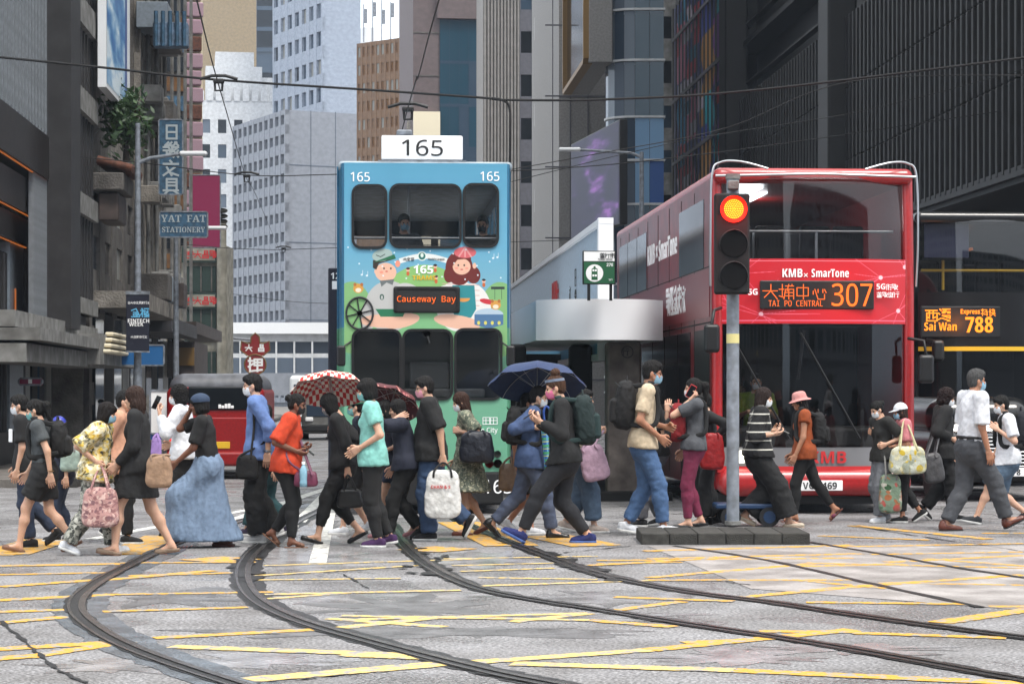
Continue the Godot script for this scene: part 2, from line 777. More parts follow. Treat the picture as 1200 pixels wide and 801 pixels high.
# ---------------------------------------------------------------- lettering
func words(text: String, at: Transform3D, height: float, m: Material, parent: Node3D, font := "Droid Sans", weight := 400, depth := 0.006, wide := 1.0, called := "lettering") -> MeshInstance3D:
	var key := "text %s %s %d %f" % [text, font, weight, depth / height]
	if not cache.has(key):
		var tm := TextMesh.new()
		var f := SystemFont.new()
		f.font_names = PackedStringArray([font])
		f.font_weight = weight
		tm.font = f
		tm.font_size = 64
		tm.pixel_size = 1.0 / 46.0      # a capital is about one unit high
		tm.depth = depth / height
		tm.curve_step = 3.0
		tm.text = text
		cache[key] = tm
	var low: float = cache[key].get_aabb().position.y
	for ch in "gjpqyQ":
		if text.contains(ch):
			low += 0.28
			break
	at.origin -= at.basis.y * low * height      # stands on its baseline
	at.basis = at.basis * Basis.from_scale(Vector3(height * wide, height, height))
	return part(called, cache[key], m, parent, at)


const GLYPH := {
	"大": "0494 5054 5418 5499",
	"埔": "0333 2027 0738 4191 6054 4393 4339 9399 6369 4595 4797 8081",
	"中": "1282 1217 8287 1787 5059",
	"心": "1416 2349 4989 8986 4345 7375 8395",
	"西": "0191 1319 9399 1393 1999 3137 6167 3716 6786",
	"灣": "1021 0314 0827 3050 7090 4141 3252 7292 5060 5161 5262 3353 7393 3595 9597 3597 3799 9979 4070",
	"特": "2029 0141 1232 0646 5181 7273 4494 4797 8389 7788",
	"快": "2029 1314 3334 4181 4596 8185 6066 6639 6699",
	"日": "2181 2129 8189 2585 2989",
	"發": "1252 3012 5032 7092 8062 0333 3356 5393 6346 9356 0545 4547 2527 2747 6565 6599 9569",
	"文": "4051 0292 2459 7409 3799",
	"具": "2080 2027 8087 2282 2484 2787 0797 3719 6799",
	"押": "1019 0232 0634 4191 4145 9195 4595 4393 6169 9819",
	"昌": "3070 3034 7074 3272 3474 1585 1519 8589 1787 1989",
	"號": "0040 0002 4042 0242 0444 2426 0646 4649 5292 6052 5258 9294 6494 6768 5868 7578 8578 9899",
	"華": "0191 3032 6062 0494 5259 1686 0898 2427 7477 1989",
	"打": "1019 0232 0634 4292 7279 7968",
	"街": "2002 2304 1419 3151 4049 3353 3555 3858 6191 6494 8489 8979",
	"貿": "1030 1032 4144 6090 6164 9094 2484 2429 8489 2686 2989",
	"易": "2080 2024 8084 2282 2484 1504 1595 9598 4529 6549",
	"永": "4151 1353 5359 5948 8264 5489 2509",
	"隆": "0030 0009 3024 2436 3604 5041 4180 8044 5288 4797 4395 6369 5989 3999",
	"金": "5002 5098 2474 2676 5459 2738 7768 0999",
	"福": "1020 0232 3207 2029 4090 4284 4245 8285 4585 4699 4979 6669 4797 9699",
	"樂": "4050 3172 3147 7177 3474 3777 1013 1316 9083 8386 0898 5759 4829 6889",
	"安": "4051 0191 0102 9192 0494 4219 3579 6329",
	"行": "2002 2304 1419 5090 3393 7379 7968",
}


func glyphs(text: String, at: Transform3D, size: float, m: Material, parent: Node3D, down := false, bold := 0.1, called := "lettering") -> void:
	var b := B.new()
	var k := 0
	for ch in text:
		var org := Vector3(0, -k * size * 1.25, 0) if down else Vector3(k * size * 1.12, 0, 0)
		for s in GLYPH.get(ch, "0090 0009 9099 0999 4049 0494").split(" "):
			var p := Vector3(int(s[0]) / 9.0, 1 - int(s[1]) / 9.0, 0) * size
			var q := Vector3(int(s[2]) / 9.0, 1 - int(s[3]) / 9.0, 0) * size
			var dl := q - p
			if dl.length() < 0.001:
				dl = Vector3(0.001, 0, 0)
			var ln := dl.length() + bold * size * 0.8
			b.box(org + (p + q) * 0.5 + Vector3(0, 0, rng.randf() * 0.0006), Vector3(ln, bold * size, 0.006), Basis(Vector3(0, 0, 1), atan2(dl.y, dl.x)))
		k += 1
	part(called, b.mesh(), m, parent, at)


func lamp(called: String, at: Vector3, c: Color, e: float, size: float) -> void:
	var l := OmniLight3D.new()
	l.name = numbered(called)
	l.light_color = c
	l.light_energy = e
	l.light_size = size
	l.omni_range = 60.0
	l.omni_attenuation = 2.0
	l.shadow_enabled = true
	l.position = at
	add_child(l)


# ---------------------------------------------------------------- facades
func facade(o: Node3D, t: Transform3D, w: float, h: float, cols: int, rows: int, fw: float, fh: float, wall: Material, panes: Array, dep := 0.3, pane_name := "window", sill := false) -> void:
	var b := B.new()
	var cw := w / cols
	var ch := h / rows
	for r in rows + 1:
		var y0 := maxf(0.0, r * ch - ch * (1 - fh) * 0.5)
		var y1 := minf(h, r * ch + ch * (1 - fh) * 0.5)
		b.span(Vector3(0, y0, 0), Vector3(w, y1, dep - 0.03))
		if sill and r < rows:
			b.span(Vector3(0, y1 - 0.08, dep - 0.03), Vector3(w, y1 - 0.002, dep + 0.1))
	for c in cols + 1:
		var x0 := maxf(0.0, c * cw - cw * (1 - fw) * 0.5)
		var x1 := minf(w, c * cw + cw * (1 - fw) * 0.5)
		b.span(Vector3(x0, 0, 0.01), Vector3(x1, h, dep))
	part("wall", b.mesh(), wall, o, t)
	var key := "pane %f %f" % [cw * fw, ch * fh]
	if not cache.has(key):
		var q := B.new()
		q.box(Vector3.ZERO, Vector3(cw * fw + 0.02, ch * fh + 0.02, 0.05))
		cache[key] = q.mesh()
	if rows * cols > 300:
		var all := B.new()
		for r in rows:
			for c in cols:
				all.box(Vector3((c + 0.5) * cw, (r + 0.5) * ch, 0.03), Vector3(cw * fw + 0.02, ch * fh + 0.02, 0.05))
		part(pane_name, all.mesh(), panes[0], o, t).set_meta("kind", "stuff")
		return
	for r in rows:
		for c in cols:
			part(pane_name, cache[key], panes[rng.randi() % panes.size()], o, t * Transform3D(Basis.IDENTITY, Vector3((c + 0.5) * cw, (r + 0.5) * ch, 0.03)))


func core(o: Node3D, a: Vector3, b: Vector3, m: Material, called := "core") -> MeshInstance3D:
	var q := B.new()
	q.span(a, b)
	return part(called, q.mesh(), m, o)


func facing_street_left(z := 0.0, y := 0.0, x := 0.0) -> Transform3D:   # for a building left of the street: along it, away from the camera
	return Transform3D(Basis(Vector3(0, 0, -1), Vector3.UP, Vector3(1, 0, 0)), Vector3(x, y, z))


func facing_street_right(z := 0.0, y := 0.0, x := 0.0) -> Transform3D:  # right of the street: towards the camera
	return Transform3D(Basis(Vector3(0, 0, 1), Vector3.UP, Vector3(-1, 0, 0)), Vector3(x, y, z))


# ---------------------------------------------------------------- ground
func spline(pts: Array, per := 8) -> Array:
	var out: Array = []
	for k in pts.size() - 1:
		var a: Vector3 = pts[maxi(k - 1, 0)]
		var b: Vector3 = pts[k]
		var c: Vector3 = pts[k + 1]
		var d: Vector3 = pts[mini(k + 2, pts.size() - 1)]
		for j in per:
			out.append(b.cubic_interpolate(c, a, d, j / float(per)))
	out.append(pts[-1])
	return out


func ribbon(b: B, pts: Array, w: float, y: float, side := 0.0, jag := 0.0) -> void:
	var l: Array = []
	var r: Array = []
	for k in pts.size():
		var d: Vector3 = pts[mini(k + 1, pts.size() - 1)] - pts[maxi(k - 1, 0)]
		var s := Vector3(-d.z, 0, d.x).normalized()
		l.append(pts[k] + s * (side - w * 0.5 + rng.randf_range(-jag, jag)) + Vector3.UP * y)
		r.append(pts[k] + s * (side + w * 0.5 + rng.randf_range(-jag, jag)) + Vector3.UP * y)
	for k in pts.size() - 1:
		b.quad(l[k], r[k], r[k + 1], l[k + 1])


func px_path(nums: Array) -> Array:
	var p: Array = []
	for k in range(0, nums.size(), 2):
		p.append(G(nums[k], nums[k + 1]))
	return p


func build_ground() -> void:
	# wet asphalt: its colour and its gloss wander
	var asphalt := mat("asphalt", Color(0.83, 0.825, 0.82), 1.0)
	asphalt.albedo_texture = noise_tex(0.008, 6, false, 1, 21, Color(0.72, 0.71, 0.71), Color(0.98, 0.98, 1.0), 1024)
	asphalt.uv1_triplanar = true
	asphalt.uv1_world_triplanar = true
	asphalt.uv1_scale = Vector3(0.11, 0.11, 0.11)
	var rt := noise_tex(0.006, 5, false, 1, 22, Color(0.22, 0.22, 0.22), Color(0.95, 0.95, 0.95), 1024)
	rt.color_ramp.set_offset(0, 0.36)
	rt.color_ramp.set_offset(1, 0.58)
	asphalt.roughness_texture = rt
	asphalt.normal_enabled = true
	asphalt.normal_texture = noise_tex(0.22, 4, true, 7.0, 23, Color.BLACK, Color.WHITE, 1024)
	asphalt.normal_scale = 0.75
	asphalt.detail_enabled = true
	asphalt.detail_blend_mode = BaseMaterial3D.BLEND_MODE_MUL
	asphalt.detail_albedo = noise_tex(0.3, 3, false, 1, 24, Color(0.36, 0.36, 0.36), Color(1, 1, 1), 1024)
	var b := B.new()
	b.quad(Vector3(-900, 0, 60), Vector3(900, 0, 60), Vector3(900, 0, -1800), Vector3(-900, 0, -1800))
	struct("road", b.mesh(), asphalt)
	# lighter and darker resurfaced strips
	worn("kerb_worn", Color(0.27, 0.265, 0.25), 0.9, 1.3, "t_grime", "n_fine", 0.8)
	worn("asphalt_new", Color(0.49, 0.485, 0.49), 0.55, 0.25, "t_grime", "n_fine", 0.5, true)
	worn("asphalt_warm", Color(0.66, 0.64, 0.63), 0.6, 0.2, "t_grime", "n_fine", 0.5, true)
	b = B.new()
	b.quad(G(880, 690) + Vector3.UP * 0.004, G(1340, 726) + Vector3.UP * 0.004, G(1250, 640) + Vector3.UP * 0.004, G(760, 640) + Vector3.UP * 0.004)
	struct("road_patch", b.mesh(), M.asphalt_warm)
	# puddled sheen and oil, drying unevenly
	worn("wet_asphalt", Color(0.70, 0.70, 0.71), 0.16, 0.3, "t_grime", "n_fine", 0.12, true)
	worn("oily_asphalt", Color(0.44, 0.435, 0.44), 0.35, 0.4, "t_grime", "n_fine", 0.4, true)
	var k2 := 0
	for s in [[420, 700, 1.3, 0.5], [350, 655, 0.8, 1.3], [560, 740, 1.6, 0.35], [300, 775, 0.9, 0.3], [640, 722, 1.2, 0.4], [470, 712, 1.0, 0.8], [370, 625, 0.5, 1.6], [730, 700, 0.9, 0.5], [200, 700, 0.7, 0.6], [860, 770, 0.9, 0.35], [130, 780, 0.6, 0.3], [420, 740, 1.4, 0.3], [1000, 760, 0.8, 0.3], [560, 655, 0.7, 0.8]]:
		b = B.new()
		var c := G(s[0], s[1])
		var fan: Array = []
		for q in 40:
			var a := -TAU * q / 40.0
			var rr := 0.62 + 0.5 * wrinkle.get_noise_2d(cos(a) * 1.7 + k2 * 9.0, sin(a) * 1.7) + 0.25 * wrinkle.get_noise_2d(cos(a) * 6.0 + k2 * 5.0, sin(a) * 6.0)
			fan.append(c + Vector3(cos(a) * s[2], 0, sin(a) * s[3] * 1.6) * rr + Vector3.UP * (0.0015 + k2 * 0.0001))
		for q in 40:
			b.tri(c + Vector3.UP * (0.0015 + k2 * 0.0001), fan[q], fan[(q + 1) % 40])
		struct("wet_road_patch" if k2 % 3 < 2 else "oily_road_patch", b.mesh(), M.wet_asphalt if k2 % 3 < 2 else M.oily_asphalt)
		k2 += 1
	# tram rails in their grooves
	worn("rail_steel", Color(0.46, 0.44, 0.43), 0.26, 1.2, "t_grime", "n_fine", 0.4, true)
	M.rail_steel.metallic = 0.75
	worn("groove", Color(0.075, 0.07, 0.07), 0.4, 1.5, "t_grime", "n_fine", 0.8, true)
	worn("tar", Color(0.13, 0.13, 0.135), 0.38, 0.8, "t_grime", "n_fine", 0.8, true)
	worn("rail_bed", Color(0.42, 0.45, 0.48), 0.25, 0.5, "t_grime", "n_fine", 0.5, true)
	var paths: Array = [
		[352, 590, 290, 608, 215, 633, 150, 663, 103, 690, 88, 712, 108, 735, 158, 762, 270, 801, 470, 862],
		[392, 590, 350, 610, 312, 635, 290, 655, 284, 678, 300, 703, 350, 728, 450, 757, 560, 785, 640, 802, 900, 852],
		[440, 590, 455, 615, 476, 642, 505, 665, 548, 686, 600, 699, 700, 715, 800, 731, 933, 751, 1067, 774, 1200, 798, 1400, 830],
		[500, 590, 538, 610, 588, 632, 650, 656, 705, 674, 800, 693, 900, 706, 1000, 721, 1100, 735, 1200, 748, 1400, 775],
	]
	for k in 4:
		var p := spline(px_path(paths[k]), 10)
		b = B.new()
		ribbon(b, p, [0.40, 0.26, 0.2, 0.22][k], 0.004, -0.03, 0.022)
		struct("rail_bed_surface", b.mesh(), M.rail_bed if k < 1 else M.tar)
		b = B.new()
		ribbon(b, p, 0.16, 0.008, 0.0, 0.016)
		struct("rail_groove_surface", b.mesh(), M.groove)
		b = B.new()
		ribbon(b, p, 0.05, 0.014, -0.045)
		ribbon(b, p, 0.022, 0.013, 0.05)
		struct("tram_rail_surface", b.mesh(), M.rail_steel)
	# broken tar beside the rails near the crossing
	b = B.new()
	for s in [[285, 660, 26, 9], [297, 676, 20, 8], [300, 650, 16, 6], [497, 660, 22, 10], [508, 672, 30, 6], [489, 648, 18, 7], [514, 655, 12, 4], [690, 669, 34, 5], [668, 659, 26, 4], [640, 652, 20, 4], [600, 640, 20, 4], [305, 640, 15, 7], [478, 668, 10, 3], [715, 676, 20, 3]]:
		for j in 5:
			var c := G(s[0] + rng.randf_range(-9, 9), s[1] + rng.randf_range(-5, 5))
			var fan: Array = []
			for q in 9:
				fan.append(c + Vector3(cos(-TAU * q / 9.0), 0, sin(-TAU * q / 9.0) * 2.0) * s[2] / 130.0 * rng.randf_range(0.4, 1.0) * 0.6 + Vector3.UP * (0.011 + 0.0004 * j + rng.randf() * 0.0003))
			for q in 9:
				b.tri(c + Vector3.UP * (0.011 + 0.0004 * j), fan[q], fan[(q + 1) % 9])
	struct("tar_stain_patch", b.mesh(), M.groove).set_meta("kind", "stuff")
	# fainter rails and seams in the carriageway
	b = B.new()
	for s in [[790, 640, 900, 657, 1033, 687, 1150, 712], [940, 634, 1035, 650, 1130, 667, 1240, 683]]:
		ribbon(b, spline(px_path(s), 6), 0.075, 0.0085, 0.0, 0.015)
	for s in [[0, 728, 34, 756, 60, 780, 100, 801], [1000, 616, 1100, 632, 1160, 640, 1240, 655], [845, 681, 880, 686], [400, 672, 432, 690], [300, 801, 420, 790], [740, 640, 660, 648]]:
		ribbon(b, spline(px_path(s), 10), 0.022, 0.007, 0.0, 0.018)
	struct("road_seam_surface", b.mesh(), M.groove)
	# yellow and white paint
	for s in [["yellow", Color(0.78, 0.58, 0.19)], ["cream", Color(0.80, 0.68, 0.40)], ["white", Color(0.80, 0.80, 0.78)]]:
		var wt := noise_tex(0.03, 5, false, 1, 33, Color(0.55, 0.54, 0.53), s[1])
		wt.color_ramp.set_offset(0, 0.29)
		wt.color_ramp.set_offset(1, 0.47)
		M["t_" + s[0]] = wt
		worn("road_" + s[0], Color.WHITE, 0.55, 0.55, "t_" + s[0], "n_fine", 0.5, true)
	var yp: StandardMaterial3D = M.road_yellow
	var lines: Array = [
		# far row, under the walkers
		[-40, 664, 140, 661, 12], [-20, 674, 135, 671, 8], [140, 660, 300, 659, 8], [0, 651, 52, 640, 18], [0, 688, 110, 680, 10],
		[-30, 705, 130, 697, 12], [110, 681, 250, 669, 10], [-30, 718, 75, 715, 10], [-30, 733, 80, 723, 10], [-40, 763, 135, 753, 13], [-40, 775, 40, 769, 12], [40, 769, 150, 752, 10],
		[125, 697, 320, 694, 8], [120, 717, 290, 712, 8], [150, 675, 290, 671, 8], [180, 748, 370, 738, 10], [200, 758, 480, 768, 12], [290, 797, 520, 778, 14],
		[310, 663, 560, 655, 7], [300, 675, 500, 662, 7], [300, 680, 470, 678, 6], [310, 697, 540, 692, 8], [310, 702, 420, 694, 7], [385, 725, 520, 735, 9], [400, 736, 520, 723, 10],
		[520, 655, 700, 652, 6], [530, 663, 650, 660, 6], [540, 670, 650, 666, 6], [560, 687, 770, 680, 8], [560, 677, 700, 679, 7], [600, 729, 690, 719, 8], [420, 726, 690, 719, 8],
		[690, 727, 790, 735, 9], [400, 722, 690, 727, 8], [560, 776, 760, 762, 11], [760, 762, 1000, 738, 11], [600, 778, 860, 786, 12], [860, 786, 1240, 803, 12], [400, 768, 500, 772, 9],
		[755, 646, 1000, 639, 12], [760, 655, 1010, 649, 10], [690, 663, 860, 653, 9], [700, 657, 1000, 654, 9], [700, 661, 800, 659, 5], [760, 677, 960, 660, 9], [760, 680, 1000, 680, 8], [720, 700, 860, 705, 8], [715, 716, 800, 705, 8],
		[860, 701, 1010, 687, 10], [1010, 687, 1200, 674, 10], [890, 740, 1010, 741, 9], [945, 706, 1130, 708, 9], [1000, 742, 1180, 748, 9], [800, 753, 890, 750, 9],
		[930, 664, 1060, 661, 12], [1040, 659, 1200, 651, 10], [1085, 655, 1260, 668, 8], [945, 660, 1200, 666, 8], [1100, 730, 1210, 714, 13], [1160, 711, 1260, 711, 8], [960, 628, 1090, 633, 9], [1000, 616, 1160, 632, 12],
		[1150, 625, 1260, 625, 10], [985, 641, 1200, 637, 10], [1020, 650, 1200, 647, 8], [930, 680, 1040, 690, 6], [1030, 683, 1200, 686, 7],
	]
	for s in lines:
		b = B.new()
		var a := G(s[0], s[1])
		var c := G(s[2], s[3])
		var w := clampf(s[4] * 0.0147, 0.09, 0.22)
		var pts: Array = []
		for k in 25:
			pts.append(a.lerp(c, k / 24.0))
		ribbon(b, pts, w, 0.0045 + rng.randf() * 0.002, 0.0, 0.012)
		struct("yellow_marking_line", b.mesh(), yp if s[0] > 640 or s[0] < 190 else M.road_cream)
	b = B.new()
	for s in [[232, 658, 283, 654, 12], [488, 646, 535, 642, 16], [640, 628, 700, 640, 16], [540, 612, 600, 640, 14], [0, 650, 60, 632, 22], [150, 650, 200, 628, 16]]:
		var c := G(s[0], s[1])
		var e := G(s[2], s[3])
		ribbon(b, [c, c.lerp(e, 0.5), e], 0.55, 0.0075)
	struct("crossing_block_marking", b.mesh(), yp)
	b = B.new()
	for s in [[105, 632, 330, 590], [180, 640, 420, 560], [350, 612, 400, 560], [372, 660, 388, 590]]:
		ribbon(b, [G(s[0], s[1]), G(s[2], s[3])], 0.16, 0.0045)
	struct("white_lane_marking", b.mesh(), M.road_white)
	# pavements and kerbs either side of the street
	worn("paving", Color(0.5, 0.48, 0.46), 0.75, 0.4, "t_grime", "n_fine", 0.4)
	b = B.new()
	b.span(Vector3(-20, 0, -320), Vector3(-5.0, 0.13, -36))
	struct("left_pavement", b.mesh(), M.paving, Transform3D(Basis(Vector3.UP, TH), Vector3.ZERO))
	b = B.new()
	b.span(Vector3(-5.0, 0, -320), Vector3(-4.7, 0.14, -36))
	struct("left_kerb", b.mesh(), M.kerb, Transform3D(Basis(Vector3.UP, TH), Vector3.ZERO))
	b = B.new()
	b.span(Vector3(12.2, 0, -320), Vector3(40.0, 0.13, -42))
	struct("right_pavement", b.mesh(), M.paving, Transform3D(Basis(Vector3.UP, TH), Vector3.ZERO))
	# the low island that carries the traffic light
	b = B.new()
	var a0 := G(752, 638)
	var d0 := -a0.z
	b.span(Vector3(154 / F * d0, -0.05, -d0 - 0.98), Vector3(348 / F * d0, 0.1, -d0 - 0.03))
	var isl := struct("traffic_island", b.mesh(), M.kerb)
	for q in 6:
		b = B.new()
		var x0 := (152 + q * 33.0) / F * d0
		b.rbox(Vector3(x0 + 0.14, 0.0, -d0 - 0.5), Vector3(33.0 / F * d0 - 0.004, 0.23 + (q * 7 % 3) * 0.003, 1.0 + (q * 5 % 3) * 0.006), 0.014, 1)
		part("kerb_stone", b.mesh(), M.kerb if q % 2 else M.kerb_worn, isl)


# ---------------------------------------------------------------- left of the street
func at_left(u: float, px: float, y := 0.0) -> Vector3:
	return W(u, along(px, u), y)


func hgt(py: float, v: float) -> float:
	return EYE + (HY - py) / F * v


func build_left_side() -> void:
	worn("dark_stone", Color(0.17, 0.165, 0.17), 0.55, 0.3, "t_grime")
	worn("brown_stone", Color(0.30, 0.25, 0.23), 0.6, 0.3, "t_grime")
	worn("pale_stone", Color(0.56, 0.56, 0.55), 0.7, 0.3, "t_grime")
	worn("slate_wall", Color(0.25, 0.25, 0.27), 0.6, 0.2, "t_grime")
	worn("old_wall", Color(0.55, 0.53, 0.50), 0.85, 0.22, "t_grime", "n_fine", 0.4)
	worn("dirty_wall", Color(0.40, 0.385, 0.37), 0.85, 0.22, "t_grime", "n_fine", 0.4)
	worn("cladding", Color(0.48, 0.52, 0.56), 0.4, 0.2, "t_fine")
	worn("pale_metal", Color(0.46, 0.48, 0.50), 0.4, 0.2, "t_fine")
	mat("ribbed_glass", Color(0.36, 0.40, 0.43), 0.12)
	worn("bronze", Color(0.19, 0.165, 0.155), 0.45, 0.4, "t_grime")
	M.bronze.metallic = 0.4
	# corner shop: dark fluted ground floor under stepped bronze canopies with warm strips
	var u := -7.1
	var v0 := along(-120, u)
	var v1 := along(34, u)
	var len := v1 - v0
	var o := thing("corner_shop", "dark corner shop with fluted pillars under stepped bronze canopies lit by warm strips", "shop", W(u, v0), TH)
	core(o, Vector3(-14, 0.1, -len + 0.05), Vector3(-0.5, hgt(170, v1), -0.0), M.dark_stone, "wall")
	var step: Array = [[294, 264, 0.1], [262, 224, 0.3], [217, 168, 0.5]]
	for s in step:
		var y0 := hgt(s[0], v1)
		var y1 := hgt(s[1], v1)
		var b := B.new()
		b.span(Vector3(-0.5, y0, -len), Vector3(s[2], y1, 0.0))
		part("canopy", b.mesh(), M.bronze, o)
		b = B.new()
		b.span(Vector3(s[2] - 0.09, y0 - 0.02, -len + 0.2), Vector3(s[2] - 0.055, y0 - 0.004, -0.3))
		part("light_strip", b.mesh(), M.warm_strip, o)
	var ptop := hgt(300, v1) - 0.1
	for k in 22:
		var b := B.new()
		b.rbox(Vector3(-0.28, ptop * 0.5 + 0.2, -len + 0.2 + k * len / 22.0), Vector3(0.45, ptop - 0.4, 0.22), 0.06, 1)
		part("pillar", b.mesh(), M.matt_black if k % 2 else M.dark_stone, o)
	var bb := B.new()
	bb.span(Vector3(-0.4, 0.1, -len), Vector3(0.05, 0.75, 0.0))
	part("plinth", bb.mesh(), M.dark_stone, o)
	bb = B.new()
	bb.span(Vector3(0.0, 2.1, -len + 1.9), Vector3(0.03, 3.6, -len + 1.95))
	part("light_strip", bb.mesh(), M.warm_strip, o)
	lamp("canopy_light", o.position + Basis(Vector3.UP, TH) * Vector3(1.1, hgt(300, v1) + 0.2, -len * 0.6), Color(1, 0.62, 0.28), 0.12, 0.2)
	u = -6.6
	v0 = along(-90, u)
	v1 = along(42, u)
	# pale glass fronted building over it
	o = thing("glass_shopfront_building", "grey building with tall ribbed glass front and a pale stone ledge", "building", W(u - 0.02, v0 + 2), TH)
	var l2 := along(57, u) - v0 - 2
	var ct := hgt(168, along(34, -7.1)) + 0.05
	var zs := v1 - v0 - 2.0
	core(o, Vector3(-14, ct, -l2), Vector3(-0.3, 40, 0), M.cladding, "wall")
	core(o, Vector3(-14, 0.1, -l2), Vector3(-0.5, ct, -zs), M.cladding, "lower_wall")
	facade(o, facing_street_left(-zs, hgt(380, 45), -0.14), l2 - zs, ct - hgt(380, 45), 12, 1, 0.8, 0.97, M.pale_metal, [M.ribbed_glass, M.window_grey], 0.12, "glass_panel")
	facade(o, facing_street_left(0.0, ct, -0.14), l2, 5.3, 26, 1, 0.8, 0.97, M.pale_metal, [M.ribbed_glass, M.window_grey, M.ribbed_glass], 0.12, "glass_panel")
	facade(o, facing_street_left(0.0, ct + 5.3, -0.2), l2, 14.0, 9, 3, 0.9, 0.82, M.pale_metal, [M.ribbed_glass, M.window_dark, M.window_blue, M.window_grey], 0.2, "glass_panel")
	for s in [[430, 412, 0.55], [409, 397, 0.8], [396, 380, 0.35]]:
		bb = B.new()
		bb.span(Vector3(-0.4, hgt(s[0], 48), -l2 - 5.5), Vector3(s[2], hgt(s[1], 48), -l2 + 6.5))
		part("ledge", bb.mesh(), M.pale_stone, o)
	# dark office block with light bands
	var va := along(57, u)
	var vb := along(110, u)
	o = thing("banded_office_block", "dark grey office block crossed by slanting pale stone bands", "building", W(u, va), TH)
	core(o, Vector3(-16, hgt(385, va), -(vb - va)), Vector3(-0.2, 60, 0.0), M.dark_stone, "wall")
	facade(o, facing_street_left(0.0, hgt(372, vb), -0.2), vb - va, 15.0, 14, 6, 0.6, 0.7, M.dark_stone, [M.window_dark, M.slate_wall, M.dark_stone], 0.18)
	for s in [[372, 355], [263, 240], [150, 124], [54, 24]]:
		bb = B.new()
		bb.span(Vector3(-0.2, hgt(s[0], vb), -(vb - va) - 0.05), Vector3(0.09, hgt(s[1], vb), -1.5))
		part("stone_band", bb.mesh(), M.pale_stone, o)
	bb = B.new()
	bb.span(Vector3(-2.0, hgt(385, va), -1.5), Vector3(0.45, 40, -0.01))
	part("corner_pier", bb.mesh(), M.dark_stone, o)
	bb = B.new()
	bb.span(Vector3(-1.5, hgt(430, vb), -(vb - va) - 4), Vector3(0.8, hgt(398, vb), -2))
	part("shop_canopy", bb.mesh(), M.pale_stone, o)
	core(o, Vector3(-14, 0.1, -(vb - va)), Vector3(-1.0, hgt(385, va), 0.0), M.dark_inside, "shopfront")
	for k in 6:
		bb = B.new()
		bb.span(Vector3(-1.02, 0.1, -1.2 - k * 1.1), Vector3(-0.9, 3.0, -0.4 - k * 1.1))
		part("shop_window", bb.mesh(), [M.window_dark, M.window_blue, M.window_curtain][k % 3], o)
	bb = B.new()
	for k in 4:
		bb.rbox(Vector3(0.86, hgt(416, vb) - 0.0 + k * 0.13, -4.6), Vector3(0.2, 0.09, 4.0 - k * 0.4), 0.04, 1)
	part("stone_moulding", bb.mesh(), M.cream, o)
	# old tenements with balconies and air conditioners
	var v2 := along(152, u - 0.3)
	o = thing("billboard_building", "narrow old building carrying a tall blue sky billboard", "building", W(u - 0.2, vb + 0.3), TH)
	core(o, Vector3(-14, 0.1, -(v2 - vb)), Vector3(-0.1, 45, 0.0), M.old_wall, "wall")
	facade(o, facing_street_left(0.0, 0.1, -0.1), v2 - vb - 0.2, hgt(240, v2), 4, 5, 0.6, 0.6, M.dirty_wall, [M.window_dark, M.window_curtain, M.window_blue], 0.15)
	var tb := tag_board("sky_billboard", "tall blue and white billboard high on the left", W(u + 0.35, along(122, u)), TH + PI / 2, Vector2(5.2, 11.0), hgt(123, 56), sky_print(), Vector3.ZERO)
	tb.set_meta("label", "tall white framed billboard showing a blue cloudy sky")
	var v3 := along(195, u)
	o = thing("old_tenement", "weathered tenement with rows of air conditioners and railed balconies", "building", W(u, v2), TH)
	core(o, Vector3(-14, 0.1, -(v3 - v2)), Vector3(-0.2, 60, 0.0), M.dirty_wall, "wall")
	facade(o, facing_street_left(0.0, 4.0, -0.2), v3 - v2, 26.0, 9, 10, 0.62, 0.62, M.old_wall, [M.window_dark, M.window_curtain, M.window_blue, M.window_dark], 0.2)
	var acm := B.new()
	acm.rbox(Vector3(0.3, 0, 0), Vector3(0.55, 0.5, 0.8), 0.04, 1)
	acm.cyl(Vector3(0.575, 0, 0.1), Vector3(0.59, 0, 0.1), 0.19, 10)
	var ac := acm.mesh()
	for r in 10:
		for c in 9:
			if rng.randf() < 0.62:
				part("air_conditioner", ac, [M.concrete, M.pale_stone, M.old_wall][rng.randi() % 3], o, Transform3D(Basis.IDENTITY, Vector3(0, 4.5 + r * 2.6 + rng.randf() * 0.6, -(c + 0.5) * (v3 - v2) / 9.0 + rng.randf_range(-0.4, 0.4))))
			if rng.randf() < 0.25:
				var q := B.new()
				q.rbox(Vector3(0.35, 0.35, 0), Vector3(0.9, 0.75, 1.5), 0.03, 1)
				part("balcony", q.mesh(), [M.dirty_wall, M.brown_stone, M.cladding][rng.randi() % 3], o, Transform3D(Basis.IDENTITY, Vector3(0, 4.2 + r * 2.6, -(c + 0.5) * (v3 - v2) / 9.0)))
	for k in 7:
		var q := B.new()
		q.tube([Vector3(0.12, 3.5, -1.0 - k * 2.6), Vector3(0.12, 30, -1.0 - k * 2.6)], 0.06, 6)
		part("drain_pipe", q.mesh(), M.concrete, o)
	# balcony garden
	o = thing("balcony_tree", "leafy green tree on a tiled balcony between the dark block and the tenement", "tree", W(u + 0.5, along(124, u), hgt(182, 56)), 0.0)
	leafy(o, Vector3(0, 0.8, 0), Vector3(0.75, 1.0, 0.9), 900, 5)
	o = thing("tiled_balcony", "brown tiled balcony roof jutting out under the balcony tree", "balcony", W(u + 0.4, along(122, u), hgt(225, 56)), TH)
	bb = B.new()
	bb.rbox(Vector3(-0.2, 0.1, 0), Vector3(0.8, 0.45, 2.2), 0.05, 1)
	part("parapet", bb.mesh(), M.dirty_wall, o)
	var tl := B.new()
	tl.tube([Vector3(-0.5, 0.12, 0), Vector3(0.35, -0.1, 0)], 0.1, 8)
	var tile_mesh := tl.mesh()
	worn("terracotta", Color(0.42, 0.24, 0.16), 0.8, 0.9, "t_grime")
